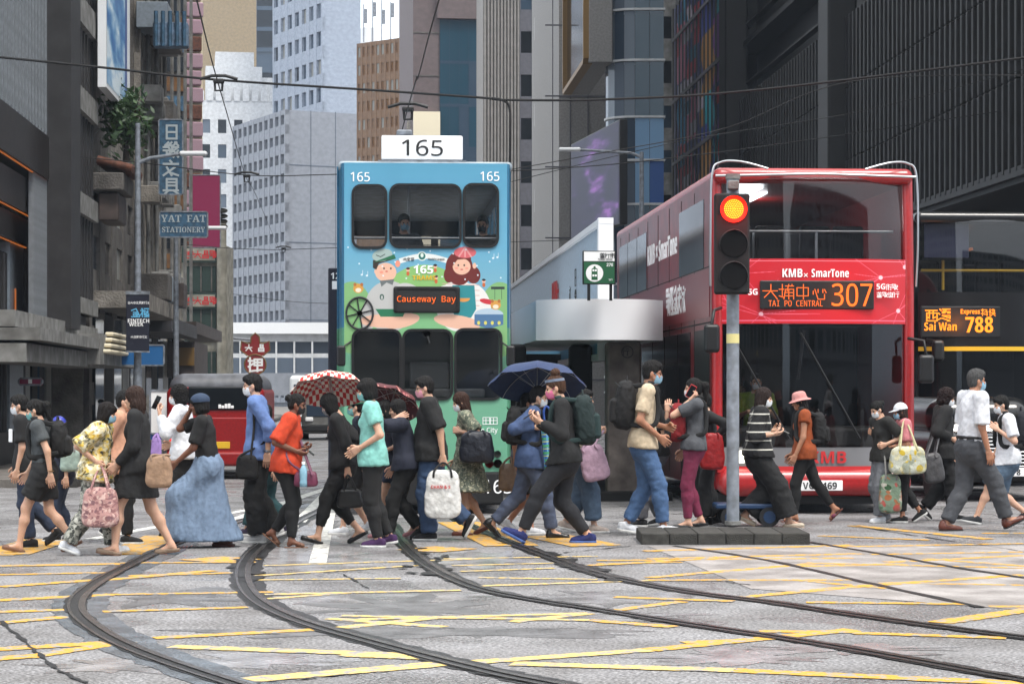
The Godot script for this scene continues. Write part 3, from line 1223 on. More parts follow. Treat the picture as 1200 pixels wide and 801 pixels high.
	for k in 12:
		part("roof_tile", tile_mesh, M.terracotta, o, Transform3D(Basis.IDENTITY, Vector3(0.05, 0.52 if k % 2 else 0.50, -1.15 + k * 0.2)))
	bb = B.new()
	bb.rbox(Vector3(-0.2, -0.5, 0), Vector3(0.5, 0.7, 1.8), 0.05, 1)
	part("bracket", bb.mesh(), M.brown_stone, o)
	# low stepped fascia and blue shop sign along the tenement
	o = thing("shop_awning_row", "grey shop canopy with blue fascia below the old tenement", "canopy", W(u, along(118, u)), TH)
	for s in [[-10.0, 0.0, 3.6, 1.0, "old_wall"], [-20.0, -10.5, 3.3, 0.8, "slate_wall"], [-34.0, -21.0, 3.5, 0.7, "brown_stone"]]:
		bb = B.new()
		bb.span(Vector3(-0.4, s[2], s[0]), Vector3(s[3], s[2] + 0.42, s[1]))
		part("canopy", bb.mesh(), M[s[4]], o)
		for k in 5:
			bb = B.new()
			bb.span(Vector3(-0.3, 0.14, lerpf(s[0], s[1], (k + 0.08) / 5.0)), Vector3(-0.15, s[2] - 0.1, lerpf(s[0], s[1], (k + 0.92) / 5.0)))
			part("shop_window", bb.mesh(), [M.window_dark, M.window_curtain, M.window_blue, M.dark_inside][(k + int(s[2] * 10)) % 4], o)
	mat("shop_blue", Color(0.10, 0.36, 0.58), 0.5)
	board_facing("blue_shop_sign", "blue shop sign with pale lettering over the pavement", 134, 404, 192, 428, 52, "shop_blue", [])
	board_facing("pale_pole_panel", "white panel with a teal emblem and blue lower half beside the red van", 176, 457, 212, 508, 40, "white_print", [])
	var pp: Node3D = get_node("pale_pole_panel")
	bb = B.new()
	bb.span(Vector3(-0.27, -0.1, 0.03), Vector3(0.27, 0.28, 0.04))
	part("blue_half", bb.mesh(), M.blue_print, pp)
	bb = B.new()
	bb.ring(Vector2(-0.04, 0.5), Vector2(0.14, 0.14), 0.04, 0.045, 0.032, 0.04)
	bb.span(Vector3(0.05, 0.34, 0.032), Vector3(0.1, 0.66, 0.041))
	bb.span(Vector3(0.05, 0.62, 0.032), Vector3(0.2, 0.665, 0.042))
	part("emblem", bb.mesh(), M.teal_print, pp)
	bb = B.new()
	bb.span(Vector3(-0.05, -0.76, -0.03), Vector3(0.05, -0.1, 0.02))
	part("post", bb.mesh(), M.pole_grey, pp)
	board_facing("pink_arrow_sign", "small magenta arrow sign on the dark wall at the left edge", 22, 443, 49, 451, 43, "magenta", [["\u2192", 0.03, 0.07, "white_print"]])
	# hanging signs
	var vs := along(200, u)
	o = board_facing("vertical_blue_sign", "tall weathered blue sign with four carved pale characters", 186, 140, 214, 228, 62, "", [])
	worn("old_blue_sign", Color(0.24, 0.40, 0.52), 0.8, 0.8, "t_grime")
	retint(o, "board", M.old_blue_sign)
	glyphs("日發文具", Transform3D(Basis.IDENTITY, Vector3(-0.2, 1.56, 0.06)), 0.41, M.old_lettering, o, true, 0.14)
	o = board_facing("english_blue_sign", "weathered blue sign with serif capitals beneath the tall blue sign", 187, 248, 243, 278, 61, "", [])
	retint(o, "board", M.old_blue_sign)
	words("YAT  FAT", Transform3D(Basis.IDENTITY, Vector3(0, 0.42, 0.06)), 0.19, M.old_lettering, o, "Droid Serif", 700)
	words("STATIONERY", Transform3D(Basis.IDENTITY, Vector3(0, 0.13, 0.06)), 0.15, M.old_lettering, o, "Droid Serif", 700, 0.006, 0.85)
	o = board_facing("magenta_panel", "plain magenta advertising panel beside the scaffolded tower", 222, 205, 258, 290, 84, "magenta", [])
	# pawn shop building with green shutters and red lettering
	worn("pale_wall", Color(0.62, 0.61, 0.56), 0.8, 0.25, "t_grime")
	worn("green_shutter", Color(0.10, 0.20, 0.17), 0.6, 0.5, "t_fine")
	o = flat_block("pawn_shop_building", "narrow cream building with green windows and two red lettered boards", "building", 212, 266, 288, 92, 0.0, 2.0, M.pale_wall)
	var pw := 54.0 / F * 92
	for s in [[312, 342], [362, 400], [412, 440]]:
		bb = B.new()
		bb.span(Vector3(-pw / 2 + 0.15, EYE + (HY - s[1]) / F * 92, 0.01), Vector3(pw / 2 - 0.45, EYE + (HY - s[0]) / F * 92, 0.08))
		part("green_window", bb.mesh(), M.green_shutter, o)
		for k in 3:
			bb = B.new()
			var xx := -pw / 2 + 0.15 + (k + 0.5) * 0.44
			bb.span(Vector3(xx, EYE + (HY - s[1]) / F * 92, 0.08), Vector3(xx + 0.05, EYE + (HY - s[0]) / F * 92, 0.12))
			part("window_bar", bb.mesh(), M.dirty_wall, o)
	for s in [[291, 306], [346, 360]]:
		var yy: float = EYE + (HY - s[1]) / F * 92
		bb = B.new()
		bb.span(Vector3(-pw / 2 + 0.05, yy - 0.06, 0.1), Vector3(pw / 2 - 0.38, yy + 0.6, 0.2))
		part("name_board", bb.mesh(), M.green_shutter, o)
		bb = B.new()
		bb.span(Vector3(-pw / 2 + 0.15, yy + 0.02, 0.2), Vector3(pw / 2 - 0.48, yy + 0.52, 0.22))
		part("name_panel", bb.mesh(), M.pale_wall, o)
		glyphs("押大昌號", Transform3D(Basis.IDENTITY, Vector3(-pw / 2 + 0.22, yy + 0.12, 0.225)), 0.3, M.red_print, o, false, 0.13)
	bb = B.new()
	bb.cyl(Vector3(pw / 2 - 0.2, 0.1, 0.25), Vector3(pw / 2 - 0.2, EYE + (HY - 262) / F * 92, 0.25), 0.2, 12)
	for k in 4:
		bb.ball(Vector3(pw / 2 - 0.2, EYE + (HY - 266) / F * 92 + k * 0.22, 0.25), Vector3(0.26, 0.11, 0.26), 6)
	part("column", bb.mesh(), M.pale_wall, o)
	# towers in scaffold sheeting
	o = flat_block("scaffolded_tower", "slim tower wrapped in alternate blue and ochre work platforms", "building", 194, 217, -60, 96, 0.25, 8.0, M.old_wall)
	worn("ochre", Color(0.45, 0.30, 0.12), 0.8, 0.5, "t_grime")
	for k in 17:
		bb = B.new()
		bb.span(Vector3(-0.42, 6.0 + k * 0.85, 0.02), Vector3(0.42, 6.0 + k * 0.85 + 0.62, 0.16 + 0.1 * (k % 2)))
		part("platform", bb.mesh(), [M.old_blue_sign, M.ochre, M.window_dark][k % 3], o)
	o = flat_block("netted_tower", "slim tower behind pale pink construction netting", "building", 216, 237, -60, 104, 0.25, 8.0, M.cream)
	worn("pink_net", Color(0.66, 0.55, 0.6), 0.9, 0.8, "t_fine")
	for k in 22:
		bb = B.new()
		bb.rbox(Vector3(rng.randf_range(-0.05, 0.05), 8.2 + k * 0.8, 0.1), Vector3(0.8, 0.7, 0.2), 0.08, 1)
		part("net_panel", bb.mesh(), M.pink_net if k % 4 else M.terracotta, o)
	worn("hoarding_cloth", Color(0.45, 0.55, 0.66), 0.8, 0.8, "t_grime")
	o = thing("window_cradle", "blue and white work cradle hung on the upper tenement wall", "cradle", W(u + 0.9, along(163, u), hgt(58, 64)), TH)
	bb = B.new()
	for k in 5:
		bb.cyl(Vector3(0.4 - k * 0.2, 0, 0.3), Vector3(0.4 - k * 0.2, 1.0, 0.3), 0.06, 6)
	part("rail", bb.mesh(), M.old_blue_sign, o)
	bb = B.new()
	bb.rbox(Vector3(0, 0.35, 0), Vector3(1.0, 0.7, 0.5), 0.05, 1)
	part("cradle_body", bb.mesh(), M.hoarding_cloth, o)
	# awning block and shop clutter further down
	o = thing("brown_awning", "brown shop awning with a small lit sign further along the left pavement", "awning", P(210, 440, 74) * Vector3(1, 0, 1), TH)
	bb = B.new()
	bb.span(Vector3(-3, 2.0, -6), Vector3(0.5, 3.2, 0))
	part("awning", bb.mesh(), M.brown_stone, o)
	bb = B.new()
	bb.span(Vector3(0.0, 2.4, 0.01), Vector3(0.5, 3.0, 0.1))
	part("sign_face", bb.mesh(), M.gold, o)


func sky_print() -> Image:
	var n := FastNoiseLite.new()
	n.seed = 40
	n.frequency = 0.012
	n.fractal_octaves = 5
	var im := Image.create(128, 384, false, Image.FORMAT_RGB8)
	for y in 384:
		for x in 128:
			var c := clampf(n.get_noise_2d(x, y * 2.0) * 1.6 + (y / 384.0 - 0.45), 0, 1)
			im.set_pixel(x, y, Color(0.12, 0.42, 0.68).lerp(Color(0.86, 0.92, 0.96), c) if x < 100 else (Color(0.08, 0.26, 0.55) if x < 112 else Color(0.9, 0.92, 0.94)))
	return im


func tag_board(called: String, label: String, at: Vector3, turn: float, s: Vector2, y: float, im: Image, off: Vector3) -> Node3D:
	var o := thing(called, label, "billboard", at, turn)
	var b := B.new()
	b.span(Vector3(-s.x / 2, y, -0.2) + off, Vector3(s.x / 2, y + s.y, 0.0) + off)
	part("frame", b.mesh(), M.white_paint, o)
	b = B.new()
	b.quad(Vector3(-s.x / 2 + 0.1, y + 0.12, 0.005) + off, Vector3(s.x / 2 - 0.1, y + 0.12, 0.005) + off, Vector3(s.x / 2 - 0.1, y + s.y - 0.1, 0.005) + off, Vector3(-s.x / 2 + 0.1, y + s.y - 0.1, 0.005) + off)
	part("poster", b.mesh(), printed(called, im, 0.4, Vector3.ONE, false), o)
	return o


func board_facing(called: String, label: String, x0: float, y0: float, x1: float, y1: float, d: float, m: String, text: Array) -> Node3D:   # a sign across the view; its origin at the middle of its lower edge
	var o := thing(called, label, "sign", P((x0 + x1) * 0.5, y1, d), TH * 0.5)
	var w := (x1 - x0) / F * d
	var h := (y1 - y0) / F * d
	var b := B.new()
	b.rbox(Vector3(0, h * 0.5, 0), Vector3(w, h, 0.1), 0.02, 1)
	part("board", b.mesh(), M[m] if m else null, o)
	b = B.new()
	b.ring(Vector2(0, h * 0.5), Vector2(w - 0.04, h - 0.04), 0.015, 0.035, -0.05, 0.065, 1)
	part("frame", b.mesh(), M.pole_grey, o)
	for s in text:
		words(s[0], Transform3D(Basis.IDENTITY, Vector3(0, s[1], 0.055)), s[2], M[s[3]], o)
	return o


func retint(o: Node3D, called: String, m: Material) -> void:
	(o.get_node(called) as MeshInstance3D).material_override = m


func flat_block(called: String, label: String, category: String, x0: float, x1: float, ytop: float, d: float, turn: float, deep: float, m: Material) -> Node3D:   # a block whose face looks at the street end; its origin at the middle of that face's foot
	var o := thing(called, label, category, P((x0 + x1) * 0.5, HY, d) * Vector3(1, 0, 1), turn)
	var w := (x1 - x0) / F * d
	core(o, Vector3(-w / 2, 0, -deep), Vector3(w / 2, EYE + (HY - ytop) / F * d, 0), m, "wall")
	return o


func leafy(o: Node3D, c: Vector3, s: Vector3, cnt: int, sd: int) -> void:
	var r := RandomNumberGenerator.new()
	r.seed = sd
	var b := B.new()
	b.tube([Vector3(0, -0.2, 0), c], 0.09, 6, 0.03)
	for k in 7:
		b.tube([c * 0.5, c + Vector3(r.randf_range(-1, 1) * s.x, r.randf_range(-0.5, 1) * s.y, r.randf_range(-1, 1) * s.z) * 0.8], 0.04, 5, 0.01)
	worn("bark", Color(0.22, 0.17, 0.12), 0.9, 1.0, "t_grime")
	part("trunk", b.mesh(), M.bark, o)
	for half in 2:
		b = B.new()
		for k in cnt / 2:
			var cl := Vector3(r.randfn(), r.randfn(), r.randfn()).normalized() * pow(r.randf(), 0.4)
			var p := c + cl * s * (0.75 + 0.35 * sin(cl.x * 7 + cl.z * 5 + cl.y * 4))
			var a := Vector3(r.randfn(), r.randfn(), r.randfn()).normalized() * 0.13
			var e := a.cross(Vector3(r.randfn(), r.randfn(), r.randfn())).normalized() * 0.05
			b.quad(p - a, p + e, p + a, p - e)
		var m := mat("leaf_%d" % half, [Color(0.2, 0.3, 0.14), Color(0.13, 0.23, 0.1)][half], 0.6)
		m.backlight_enabled = true
		m.backlight = Color(0.1, 0.16, 0.04)
		part("crown", b.mesh(), m, o).set_meta("kind", "stuff")


# ---------------------------------------------------------------- towers at the end of the street
func corner_tower(called: String, label: String, xc: float, d: float, ytop: float, lw: float, la: float, rw: float, m: Material) -> Node3D:   # a corner points at the street; its left face is lw wide, turned la from the picture plane
	var o := thing(called, label, "building", P(xc, HY, d) * Vector3(1, 0, 1), 0.0)
	var h := EYE + (HY - ytop) / F * d
	var l := Vector3(-cos(la), 0, -sin(la))
	var r := Vector3(sin(la), 0, -cos(la))
	var b := B.new()
	b.x = Transform3D(Basis(-l, Vector3.UP, -r), Vector3.ZERO)
	b.span(Vector3(-lw, 0, -rw), Vector3(-0.3, h, -0.3))
	part("wall", b.mesh(), m, o)
	o.set_meta("h", h)
	return o


func left_face(la: float, lw: float, y := 0.0) -> Transform3D:
	var l := Vector3(-cos(la), 0, -sin(la))
	var r := Vector3(sin(la), 0, -cos(la))
	return Transform3D(Basis(-l, Vector3.UP, -r), l * lw - r * -0.3 + Vector3.UP * y)


func build_far_buildings() -> void:
	worn("tower_grey", Color(0.53, 0.55, 0.585), 0.6, 0.06, "t_fine")
	worn("tower_blue", Color(0.58, 0.62, 0.68), 0.6, 0.06, "t_fine")
	worn("tower_white", Color(0.80, 0.81, 0.82), 0.6, 0.06, "t_fine")
	worn("tower_sand", Color(0.55, 0.48, 0.36), 0.7, 0.06, "t_fine")
	worn("tower_brown", Color(0.46, 0.355, 0.26), 0.7, 0.06, "t_fine")
	worn("tower_mauve", Color(0.36, 0.31, 0.31), 0.7, 0.06, "t_fine")
	worn("fluted_stone", Color(0.52, 0.505, 0.49), 0.75, 0.06, "t_fine")
	# sand coloured tower
	var o := flat_block("sand_tower", "plain sand coloured tower rising behind the white building", "building", 222, 300, -160, 330, 0.1, 20.0, M.tower_sand)
	facade(o, Transform3D(Basis.IDENTITY, Vector3(78 / F * 330 * 0.5, 40, -0.3)), 2.8, 62, 1, 20, 0.94, 0.8, M.window_blue, [M.window_dark, M.window_blue], 0.3, "glass_panel")
	# white building with large windows
	o = flat_block("white_stepped_building", "white building with stepped parapet and large square windows", "building", 232, 326, 118, 270, 0.15, 14.0, M.tower_white)
	var w := 94 / F * 270
	facade(o, Transform3D(Basis.IDENTITY, Vector3(-w / 2, 8, 0)), w, 27.2, 5, 9, 0.52, 0.55, M.tower_white, [M.window_dark, M.window_blue, M.window_grey], 0.3)
	for s in [[0.10, 0.8, 4.2], [0.22, 0.7, 6.0], [0.45, 1.0, 3.0]]:
		core(o, Vector3(-w / 2 + w * s[0], 37, -6.0 + s[0]), Vector3(-w / 2 + w * s[1], 37.0 + s[2], -1.0 - s[0] * 2.0), M.tower_white, "parapet_block")
	for k in 9:
		core(o, Vector3(-w / 2 + k * w / 9.0, 36.8, -0.5), Vector3(-w / 2 + (k + 0.7) * w / 9.0, 38.0 + (k % 3) * 0.5, 0.12), M.tower_white, "parapet_block")
	# tall blue grey tower, then the lower grey one in front of it
	var la := deg_to_rad(62)
	o = corner_tower("tall_blue_grey_tower", "tallest pale blue grey tower with regular small square windows", 378, 250, -190, 15.0, la, 4.8, M.tower_blue)
	facade(o, left_face(la, 15.0, 8), 15.0, 54.0, 7, 17, 0.6, 0.52, M.tower_blue, [M.window_blue, M.window_grey, M.window_dark, M.window_blue, M.window_curtain], 0.35)
	la = deg_to_rad(64)
	o = corner_tower("lower_grey_tower", "lower grey tower with twelve columns of dark windows and a blank side", 335, 200, 128, 14.6, la, 9.6, M.tower_grey)
	facade(o, left_face(la, 14.6, 0.5), 14.6, o.get_meta("h") - 0.5, 10, 15, 0.62, 0.5, M.tower_grey, [M.window_dark, M.window_blue, M.window_grey, M.window_dark, M.window_curtain, M.window_blue], 0.4)
	var rr := Vector3(sin(la), 0, -cos(la))
	var ll := Vector3(-cos(la), 0, -sin(la))
	for k in 3:
		var q := B.new()
		q.box(rr * (2.2 + k * 2.4) - ll * 0.03 * 0 + Vector3.UP * 13.5, Vector3(0.05, 27, 0.08), Basis(rr, Vector3.UP, -ll) )
		q.box(rr * 4.8 + Vector3.UP * (8 + k * 7.0), Vector3(9.4, 0.06, 0.07), Basis(rr, Vector3.UP, -ll))
		part("cladding_joint", q.mesh(), M.window_grey, o, Transform3D(Basis.IDENTITY, ll * 0.3 + rr * 0.3 - ll * 0.0))
	# brown gridded block with tanks and aerials
	la = deg_to_rad(40)
	o = corner_tower("brown_gridded_block", "brown block of small gridded windows with white tank and aerials on top", 466, 185, 44, 4.9, la, 6.0, M.tower_mauve)
	facade(o, left_face(la, 4.9, 0.2), 4.9, o.get_meta("h") - 0.2, 9, 20, 0.62, 0.55, M.tower_brown, [M.window_curtain, M.tower_brown, M.ochre], 0.15)
	var h: float = o.get_meta("h")
	var b := B.new()
	b.cyl(Vector3(-2.6, h, -3.4), Vector3(-2.6, h + 1.3, -3.4), 0.75, 14)
	part("water_tank", b.mesh(), M.white_paint, o)
	b = B.new()
	for k in 6:
		var x := -3.0 + k * 0.75
		b.cyl(Vector3(x, h, -2.4 - 0.2 * k), Vector3(x, h + 3.2 + (k * 37 % 5) * 0.3, -2.4 - 0.2 * k), 0.05, 5)
		b.rbox(Vector3(x + 0.15, h + 2.2 + (k % 2) * 0.6, -2.35 - 0.2 * k), Vector3(0.3, 1.2, 0.15), 0.04, 1)
	part("aerial", b.mesh(), M.pole_grey, o)
	# mauve tower with a blue glass front
	o = flat_block("mauve_tower", "mauve brown tower with a recessed blue glass front over a cream stair block", "building", 484, 572, -190, 155, 0.12, 14.0, M.tower_mauve)
	w = 88 / F * 155
	facade(o, Transform3D(Basis.IDENTITY, Vector3(w * 0.5 - 3.4, 0.5, 0.02)), 3.4, 27.0, 5, 9, 0.96, 0.93, M.window_blue, [M.window_teal, M.window_teal, M.window_blue], 0.1, "glass_panel")
	facade(o, Transform3D(Basis.IDENTITY, Vector3(w * 0.5 - 3.4, 29.5, 0.02)), 3.4, 9.0, 5, 3, 0.96, 0.93, M.window_blue, [M.window_teal, M.window_dark], 0.1, "glass_panel")
	core(o, Vector3(-w / 2, 0, -6), Vector3(w * 0.5 - 3.4, EYE + (HY - 132) / F * 155, 0.5), M.cream, "stair_block")
	for k in 8:
		core(o, Vector3(-w / 2 - 0.02, 20.5 + k * 3.0, 0), Vector3(w * 0.5 - 3.42, 20.58 + k * 3.0, 0.05), M.dirty_wall, "cladding_joint")
	core(o, Vector3(w * 0.5 - 3.6, 27.5, 0), Vector3(w / 2 + 0.1, 29.4, 0.5), M.tower_mauve, "spandrel")
	# footbridge across the end of the street
	o = thing("footbridge", "white covered footbridge crossing the far end of the street", "bridge", P(480, HY, 128) * Vector3(1, 0, 1), 0.05)
	var k1 := 128 / F
	for s in [[378, 391, -0.2, "white_paint", "roof"], [391, 400, -0.6, "tower_white", "fascia"], [400, 414, -1.2, "window_grey", "glazing"], [414, 419, -0.5, "tower_white", "rail"], [419, 437, -0.5, "window_grey", "lower_glazing"], [437, 463, 0.0, "tower_grey", "deck"]]:
		b = B.new()
		b.span(Vector3(-220 * k1, EYE + (HY - s[1]) * k1, -3.5), Vector3(330 * k1, EYE + (HY - s[0]) * k1, s[2] + 0.3))
		part(s[4], b.mesh(), M[s[3]], o)
	for k in 26:
		b = B.new()
		b.span(Vector3((-220 + k * 21) * k1, EYE + (HY - 437) * k1, -0.25), Vector3((-218 + k * 21) * k1, EYE + (HY - 400) * k1, -0.1))
		part("mullion", b.mesh(), M.tower_white, o)
	for k in 5:
		b = B.new()
		b.cyl(Vector3(-9 + k * 5.5, 0, -2), Vector3(-9 + k * 5.5, 1.6, -2), 0.35, 12)
		part("column", b.mesh(), M.concrete, o)
	# pawn sign hung in front of it
	o = thing("pawn_sign", "red and gold bat shaped pawn sign with white characters hanging over the street", "sign", P(299, 440, 100), 0.06)
	worn("sign_red", Color(0.55, 0.07, 0.06), 0.5, 1.0, "t_fine")
	var pts: Array = []
	for k in 40:
		var a := TAU * k / 40.0
		pts.append(Vector2(cos(a) * 0.48, 0.5 + sin(a) * 0.45))
	b = B.new()
	b.prism(pts, -0.1, 0.1)
	part("round_board", b.mesh(), M.sign_red, o)
	b = B.new()
	b.prism([Vector2(-0.35, 0.9), Vector2(0.35, 0.9), Vector2(0.66, 1.15), Vector2(0.62, 1.55), Vector2(0.35, 1.45), Vector2(0.2, 1.5), Vector2(0.18, 1.75), Vector2(0, 1.92), Vector2(-0.18, 1.75), Vector2(-0.2, 1.5), Vector2(-0.35, 1.45), Vector2(-0.62, 1.55), Vector2(-0.66, 1.15)], -0.1, 0.1)
	part("bat_board", b.mesh(), M.sign_red, o)
	var rim: Array = []
	for p in [Vector2(-0.35, 0.9), Vector2(-0.66, 1.15), Vector2(-0.62, 1.55), Vector2(-0.35, 1.45), Vector2(-0.2, 1.5), Vector2(-0.18, 1.75), Vector2(0, 1.92), Vector2(0.18, 1.75), Vector2(0.2, 1.5), Vector2(0.35, 1.45), Vector2(0.62, 1.55), Vector2(0.66, 1.15), Vector2(0.35, 0.9)]:
		rim.append(Vector3(p.x, p.y, 0.1))
	b = B.new()
	b.tube(rim, 0.035, 5)
	rim = []
	for p in pts:
		rim.append(Vector3(p.x, p.y, 0.1))
	rim.append(rim[0])
	b.tube(rim, 0.035, 5)
	part("rim", b.mesh(), M.gold, o)
	glyphs("押", Transform3D(Basis.IDENTITY, Vector3(-0.3, 0.2, 0.11)), 0.6, M.white_print, o, false, 0.15)
	glyphs("大", Transform3D(Basis.IDENTITY, Vector3(-0.45, 1.1, 0.11)), 0.3, M.white_print, o, false, 0.16)
	glyphs("昌", Transform3D(Basis.IDENTITY, Vector3(0.12, 1.1, 0.11)), 0.3, M.white_print, o, false, 0.16)
	b = B.new()
	b.tube([Vector3(0, 1.6, -0.12), Vector3(-1.2, 1.7, -0.12), Vector3(-3.5, 1.9, -0.12)], 0.05, 5)
	part("hanger", b.mesh(), M.pole_grey, o)


# ---------------------------------------------------------------- right of the street
func build_right_side() -> void:
	worn("concrete_tower", Color(0.53, 0.525, 0.52), 0.75, 0.3, "t_fine")
	mat("pale_glass", Color(0.42, 0.46, 0.50), 0.08)
	mat("sky_print", Color(0.40, 0.56, 0.70), 0.35)
	worn("spandrel_grey", Color(0.33, 0.33, 0.36), 0.6, 0.1, "t_fine")
	worn("charcoal_metal", Color(0.026, 0.026, 0.029), 0.6, 0.3, "t_grime")
	# fluted stone tower
	var d := 130.0
	var o := flat_block("fluted_stone_tower", "tall fluted stone tower with a strip of dark windows on its right", "building", 566, 640, -190, d, 0.04, 16.0, M.fluted_stone)
	var w := 74 / F * d
	for k in 11:
		var b := B.new()
		b.rbox(Vector3(-w / 2 + 0.12 + k * 0.195, 17, 0.06), Vector3(0.12, 34, 0.24), 0.05, 1)
		part("flute", b.mesh(), M.fluted_stone, o)
	facade(o, Transform3D(Basis.IDENTITY, Vector3(-w / 2 + 2.15, 0.4, 0.0)), w - 2.15, 33, 2, 13, 0.82, 0.5, M.spandrel_grey, [M.window_dark, M.window_dark, M.window_blue], 0.12)
	# balcony building
	d = 108.0
	o = flat_block("white_balcony_building", "concrete building with a column of angular white balconies", "building", 632, 690, -190, d, TH, 5.0, M.concrete_tower)
	var w2 := 58 / F * d
	for k in 12:
		var b := B.new()
		b.prism([Vector2(-w2 / 2 - 0.2, 0), Vector2(w2 / 2 - 1.3, 0), Vector2(w2 / 2 - 1.3, 0.95), Vector2(-w2 / 2 - 0.2, 1.1)], -0.6, 0.75)
		part("balcony", b.mesh(), M.tower_white if k % 2 else M.pale_stone, o, Transform3D(Basis.IDENTITY, Vector3(0, 4.0 + k * 2.1, 0)))
		b = B.new()
		b.span(Vector3(-w2 / 2 + 0.05, 5.1 + k * 2.1, 0.0), Vector3(w2 / 2 - 1.4, 6.0 + k * 2.1, 0.1))
		part("window", b.mesh(), M.window_dark, o)
	# concrete building with a gold framed box window and a purple screen
	d = 94.0
	o = flat_block("plain_concrete_building", "plain concrete building with projecting gold framed window high up", "building", 655, 722, -190, d, TH, 14.0, M.concrete_tower)
	for k in 11:
		core(o, Vector3(-1.8, 2.0 + k * 3.0, 0), Vector3(1.8, 2.06 + k * 3.0, 0.03), M.spandrel_grey, "cladding_joint")
	for k in 5:
		core(o, Vector3(-1.5 + k * 0.75, 1.0, 0), Vector3(-1.46 + k * 0.75, 33, 0.033), M.spandrel_grey, "cladding_joint")
	o = thing("gold_framed_window", "grey box window in a gold frame projecting over the street", "window", P(690, 93, 87), TH - PI / 2)
	var b := B.new()
	b.rbox(Vector3(0, 3, 0), Vector3(9.0, 6, 0.9), 0.05, 1)
	part("box", b.mesh(), M.concrete_tower, o)
	b = B.new()
	b.ring(Vector2(0, 3), Vector2(8.6, 5.7), 0.02, 0.18, 0.3, 0.65, 1)
	part("frame", b.mesh(), M.gold, o)
	b = B.new()
	b.span(Vector3(-4.2, 0.2, 0.44), Vector3(4.2, 5.8, 0.47))
	part("pane", b.mesh(), M.window_dark, o)
	o = thing("purple_screen", "glowing purple advertising screen hung on the concrete building", "screen", P(696, 272, 80), TH - PI / 2 + 0.12)
	var im := Image.create(96, 256, false, Image.FORMAT_RGB8)
	var n := FastNoiseLite.new()
	n.seed = 9
	n.frequency = 0.02
	for y in 256:
		for x in 96:
			var k := clampf(n.get_noise_2d(x, y) + 0.5 - absf(x - 55 + 20 * sin(y * 0.02)) / 90.0, 0, 1)
			im.set_pixel(x, y, Color(0.09, 0.09, 0.26).lerp(Color(0.72, 0.45, 0.85), k * k))
	var pm := glow("purple_print", Color.WHITE, 0.26)
	pm.emission = Color.BLACK
	pm.emission_texture = ImageTexture.create_from_image(im)
	b = B.new()
	b.rbox(Vector3(0, 1.8, -0.15), Vector3(8.0, 3.6, 0.28), 0.03, 1)
	part("housing", b.mesh(), M.black, o)
	b = B.new()
	b.quad(Vector3(-3.9, 0.05, 0.0), Vector3(3.9, 0.05, 0.0), Vector3(3.9, 3.55, 0.0), Vector3(-3.9, 3.55, 0.0))
	part("screen", b.mesh(), pm, o)
	lamp("purple_screen_light", P(695, 220, 76.8), Color(0.5, 0.3, 0.8), 0.12, 0.5)
	# rounded glass corner building with a pale blue printed band
	d = 82.0
	o = thing("rounded_glass_building", "rounded glass corner building wrapped by a pale blue printed band", "building", P(752, HY, d + 1.6) * Vector3(1, 0, 1), 0.0)
	var plan: Array = []        # a quarter round on the left, then flat
	var outline: Array = []
	for q in 5:
		plan.append(Vector3(-0.3 - cos(PI / 2 * q / 4.0) * 1.05, 0, sin(PI / 2 * q / 4.0) * 1.0))
	plan.append_array([Vector3(0.25, 0, 1.0), Vector3(0.78, 0, 1.0)])
	for q in plan:
		outline.append(Vector2(q.x * 1.05, -q.z * 1.06))
	outline.append_array([Vector2(0.8, 0.5), Vector2(-1.35, 0.5)])
	var rows: Array = [[-200, -130, "glass"], [-128, -62, "glass"], [-60, 6, "glass"], [9, 66, "glass"], [69, 133, "glass"], [136, 184, "print"], [184, 236, "print2"], [238, 330, "glass"], [332, 440, "glass"], [442, 458, "glass"]]
	for s in rows:
		var y0: float = EYE + (HY - s[1]) / F * d
		var y1: float = EYE + (HY - s[0]) / F * d
		for k in 6:
			var q := B.new()
			q.quad(plan[k] + Vector3.UP * y0, plan[k + 1].lerp(plan[k], 0.03) + Vector3.UP * y0, plan[k + 1].lerp(plan[k], 0.03) + Vector3.UP * y1, plan[k] + Vector3.UP * y1)
			part("glass_panel", q.mesh(), [M.pale_glass, M.window_grey, M.pale_glass, M.window_blue][(k * 3 + int(y0)) % 4] if k < 4 else M.window_teal if s[2] == "glass" else (M.sky_print if s[2] == "print" or k != 5 else M.blue_print), o)
		b = B.new()
		b.x = Transform3D(Basis(Vector3.RIGHT, -PI / 2), Vector3.ZERO)
		b.prism(outline, y0 - 0.08, y0)
		b.x = Transform3D.IDENTITY
		part("ledge", b.mesh(), M.tower_white, o)
	core(o, Vector3(0.3, 0, -9), Vector3(0.75, 26, -0.6), M.concrete_tower, "wall")
	core(o, Vector3(-1.2, 0, -1.0), Vector3(0.7, 26, 0.0), M.dark_inside)
	o = flat_block("narrow_stone_building", "narrow grey stone building squeezed between the rounded glass and the printed screen", "building", 768, 812, -190, 112, TH, 8.0, M.concrete_tower)
	facade(o, Transform3D(Basis.IDENTITY, Vector3(-0.9, 3, 0.0)), 1.8, 27, 2, 12, 0.7, 0.5, M.pale_stone, [M.window_dark, M.window_blue], 0.15)
	# advertisement tower and the dark louvred headquarters, on one line
	var u := 14.0
	var va := along(852, u)
	var vb := along(783, u)
	o = thing("printed_screen_tower", "building front hung with a large colourful printed mesh behind vertical bars", "building", W(u, vb), TH)
	core(o, Vector3(0.35, 0.1, 0), Vector3(12, 40, vb - va), M.charcoal_metal, "wall")
	b = B.new()
	b.quad(Vector3(0.3, 3, 0), Vector3(0.3, 3, vb - va), Vector3(0.3, 19.5, vb - va), Vector3(0.3, 19.5, 0))
	part("printed_mesh", b.mesh(), printed("mesh_print", collage(), 0.6, Vector3.ONE, false), o)
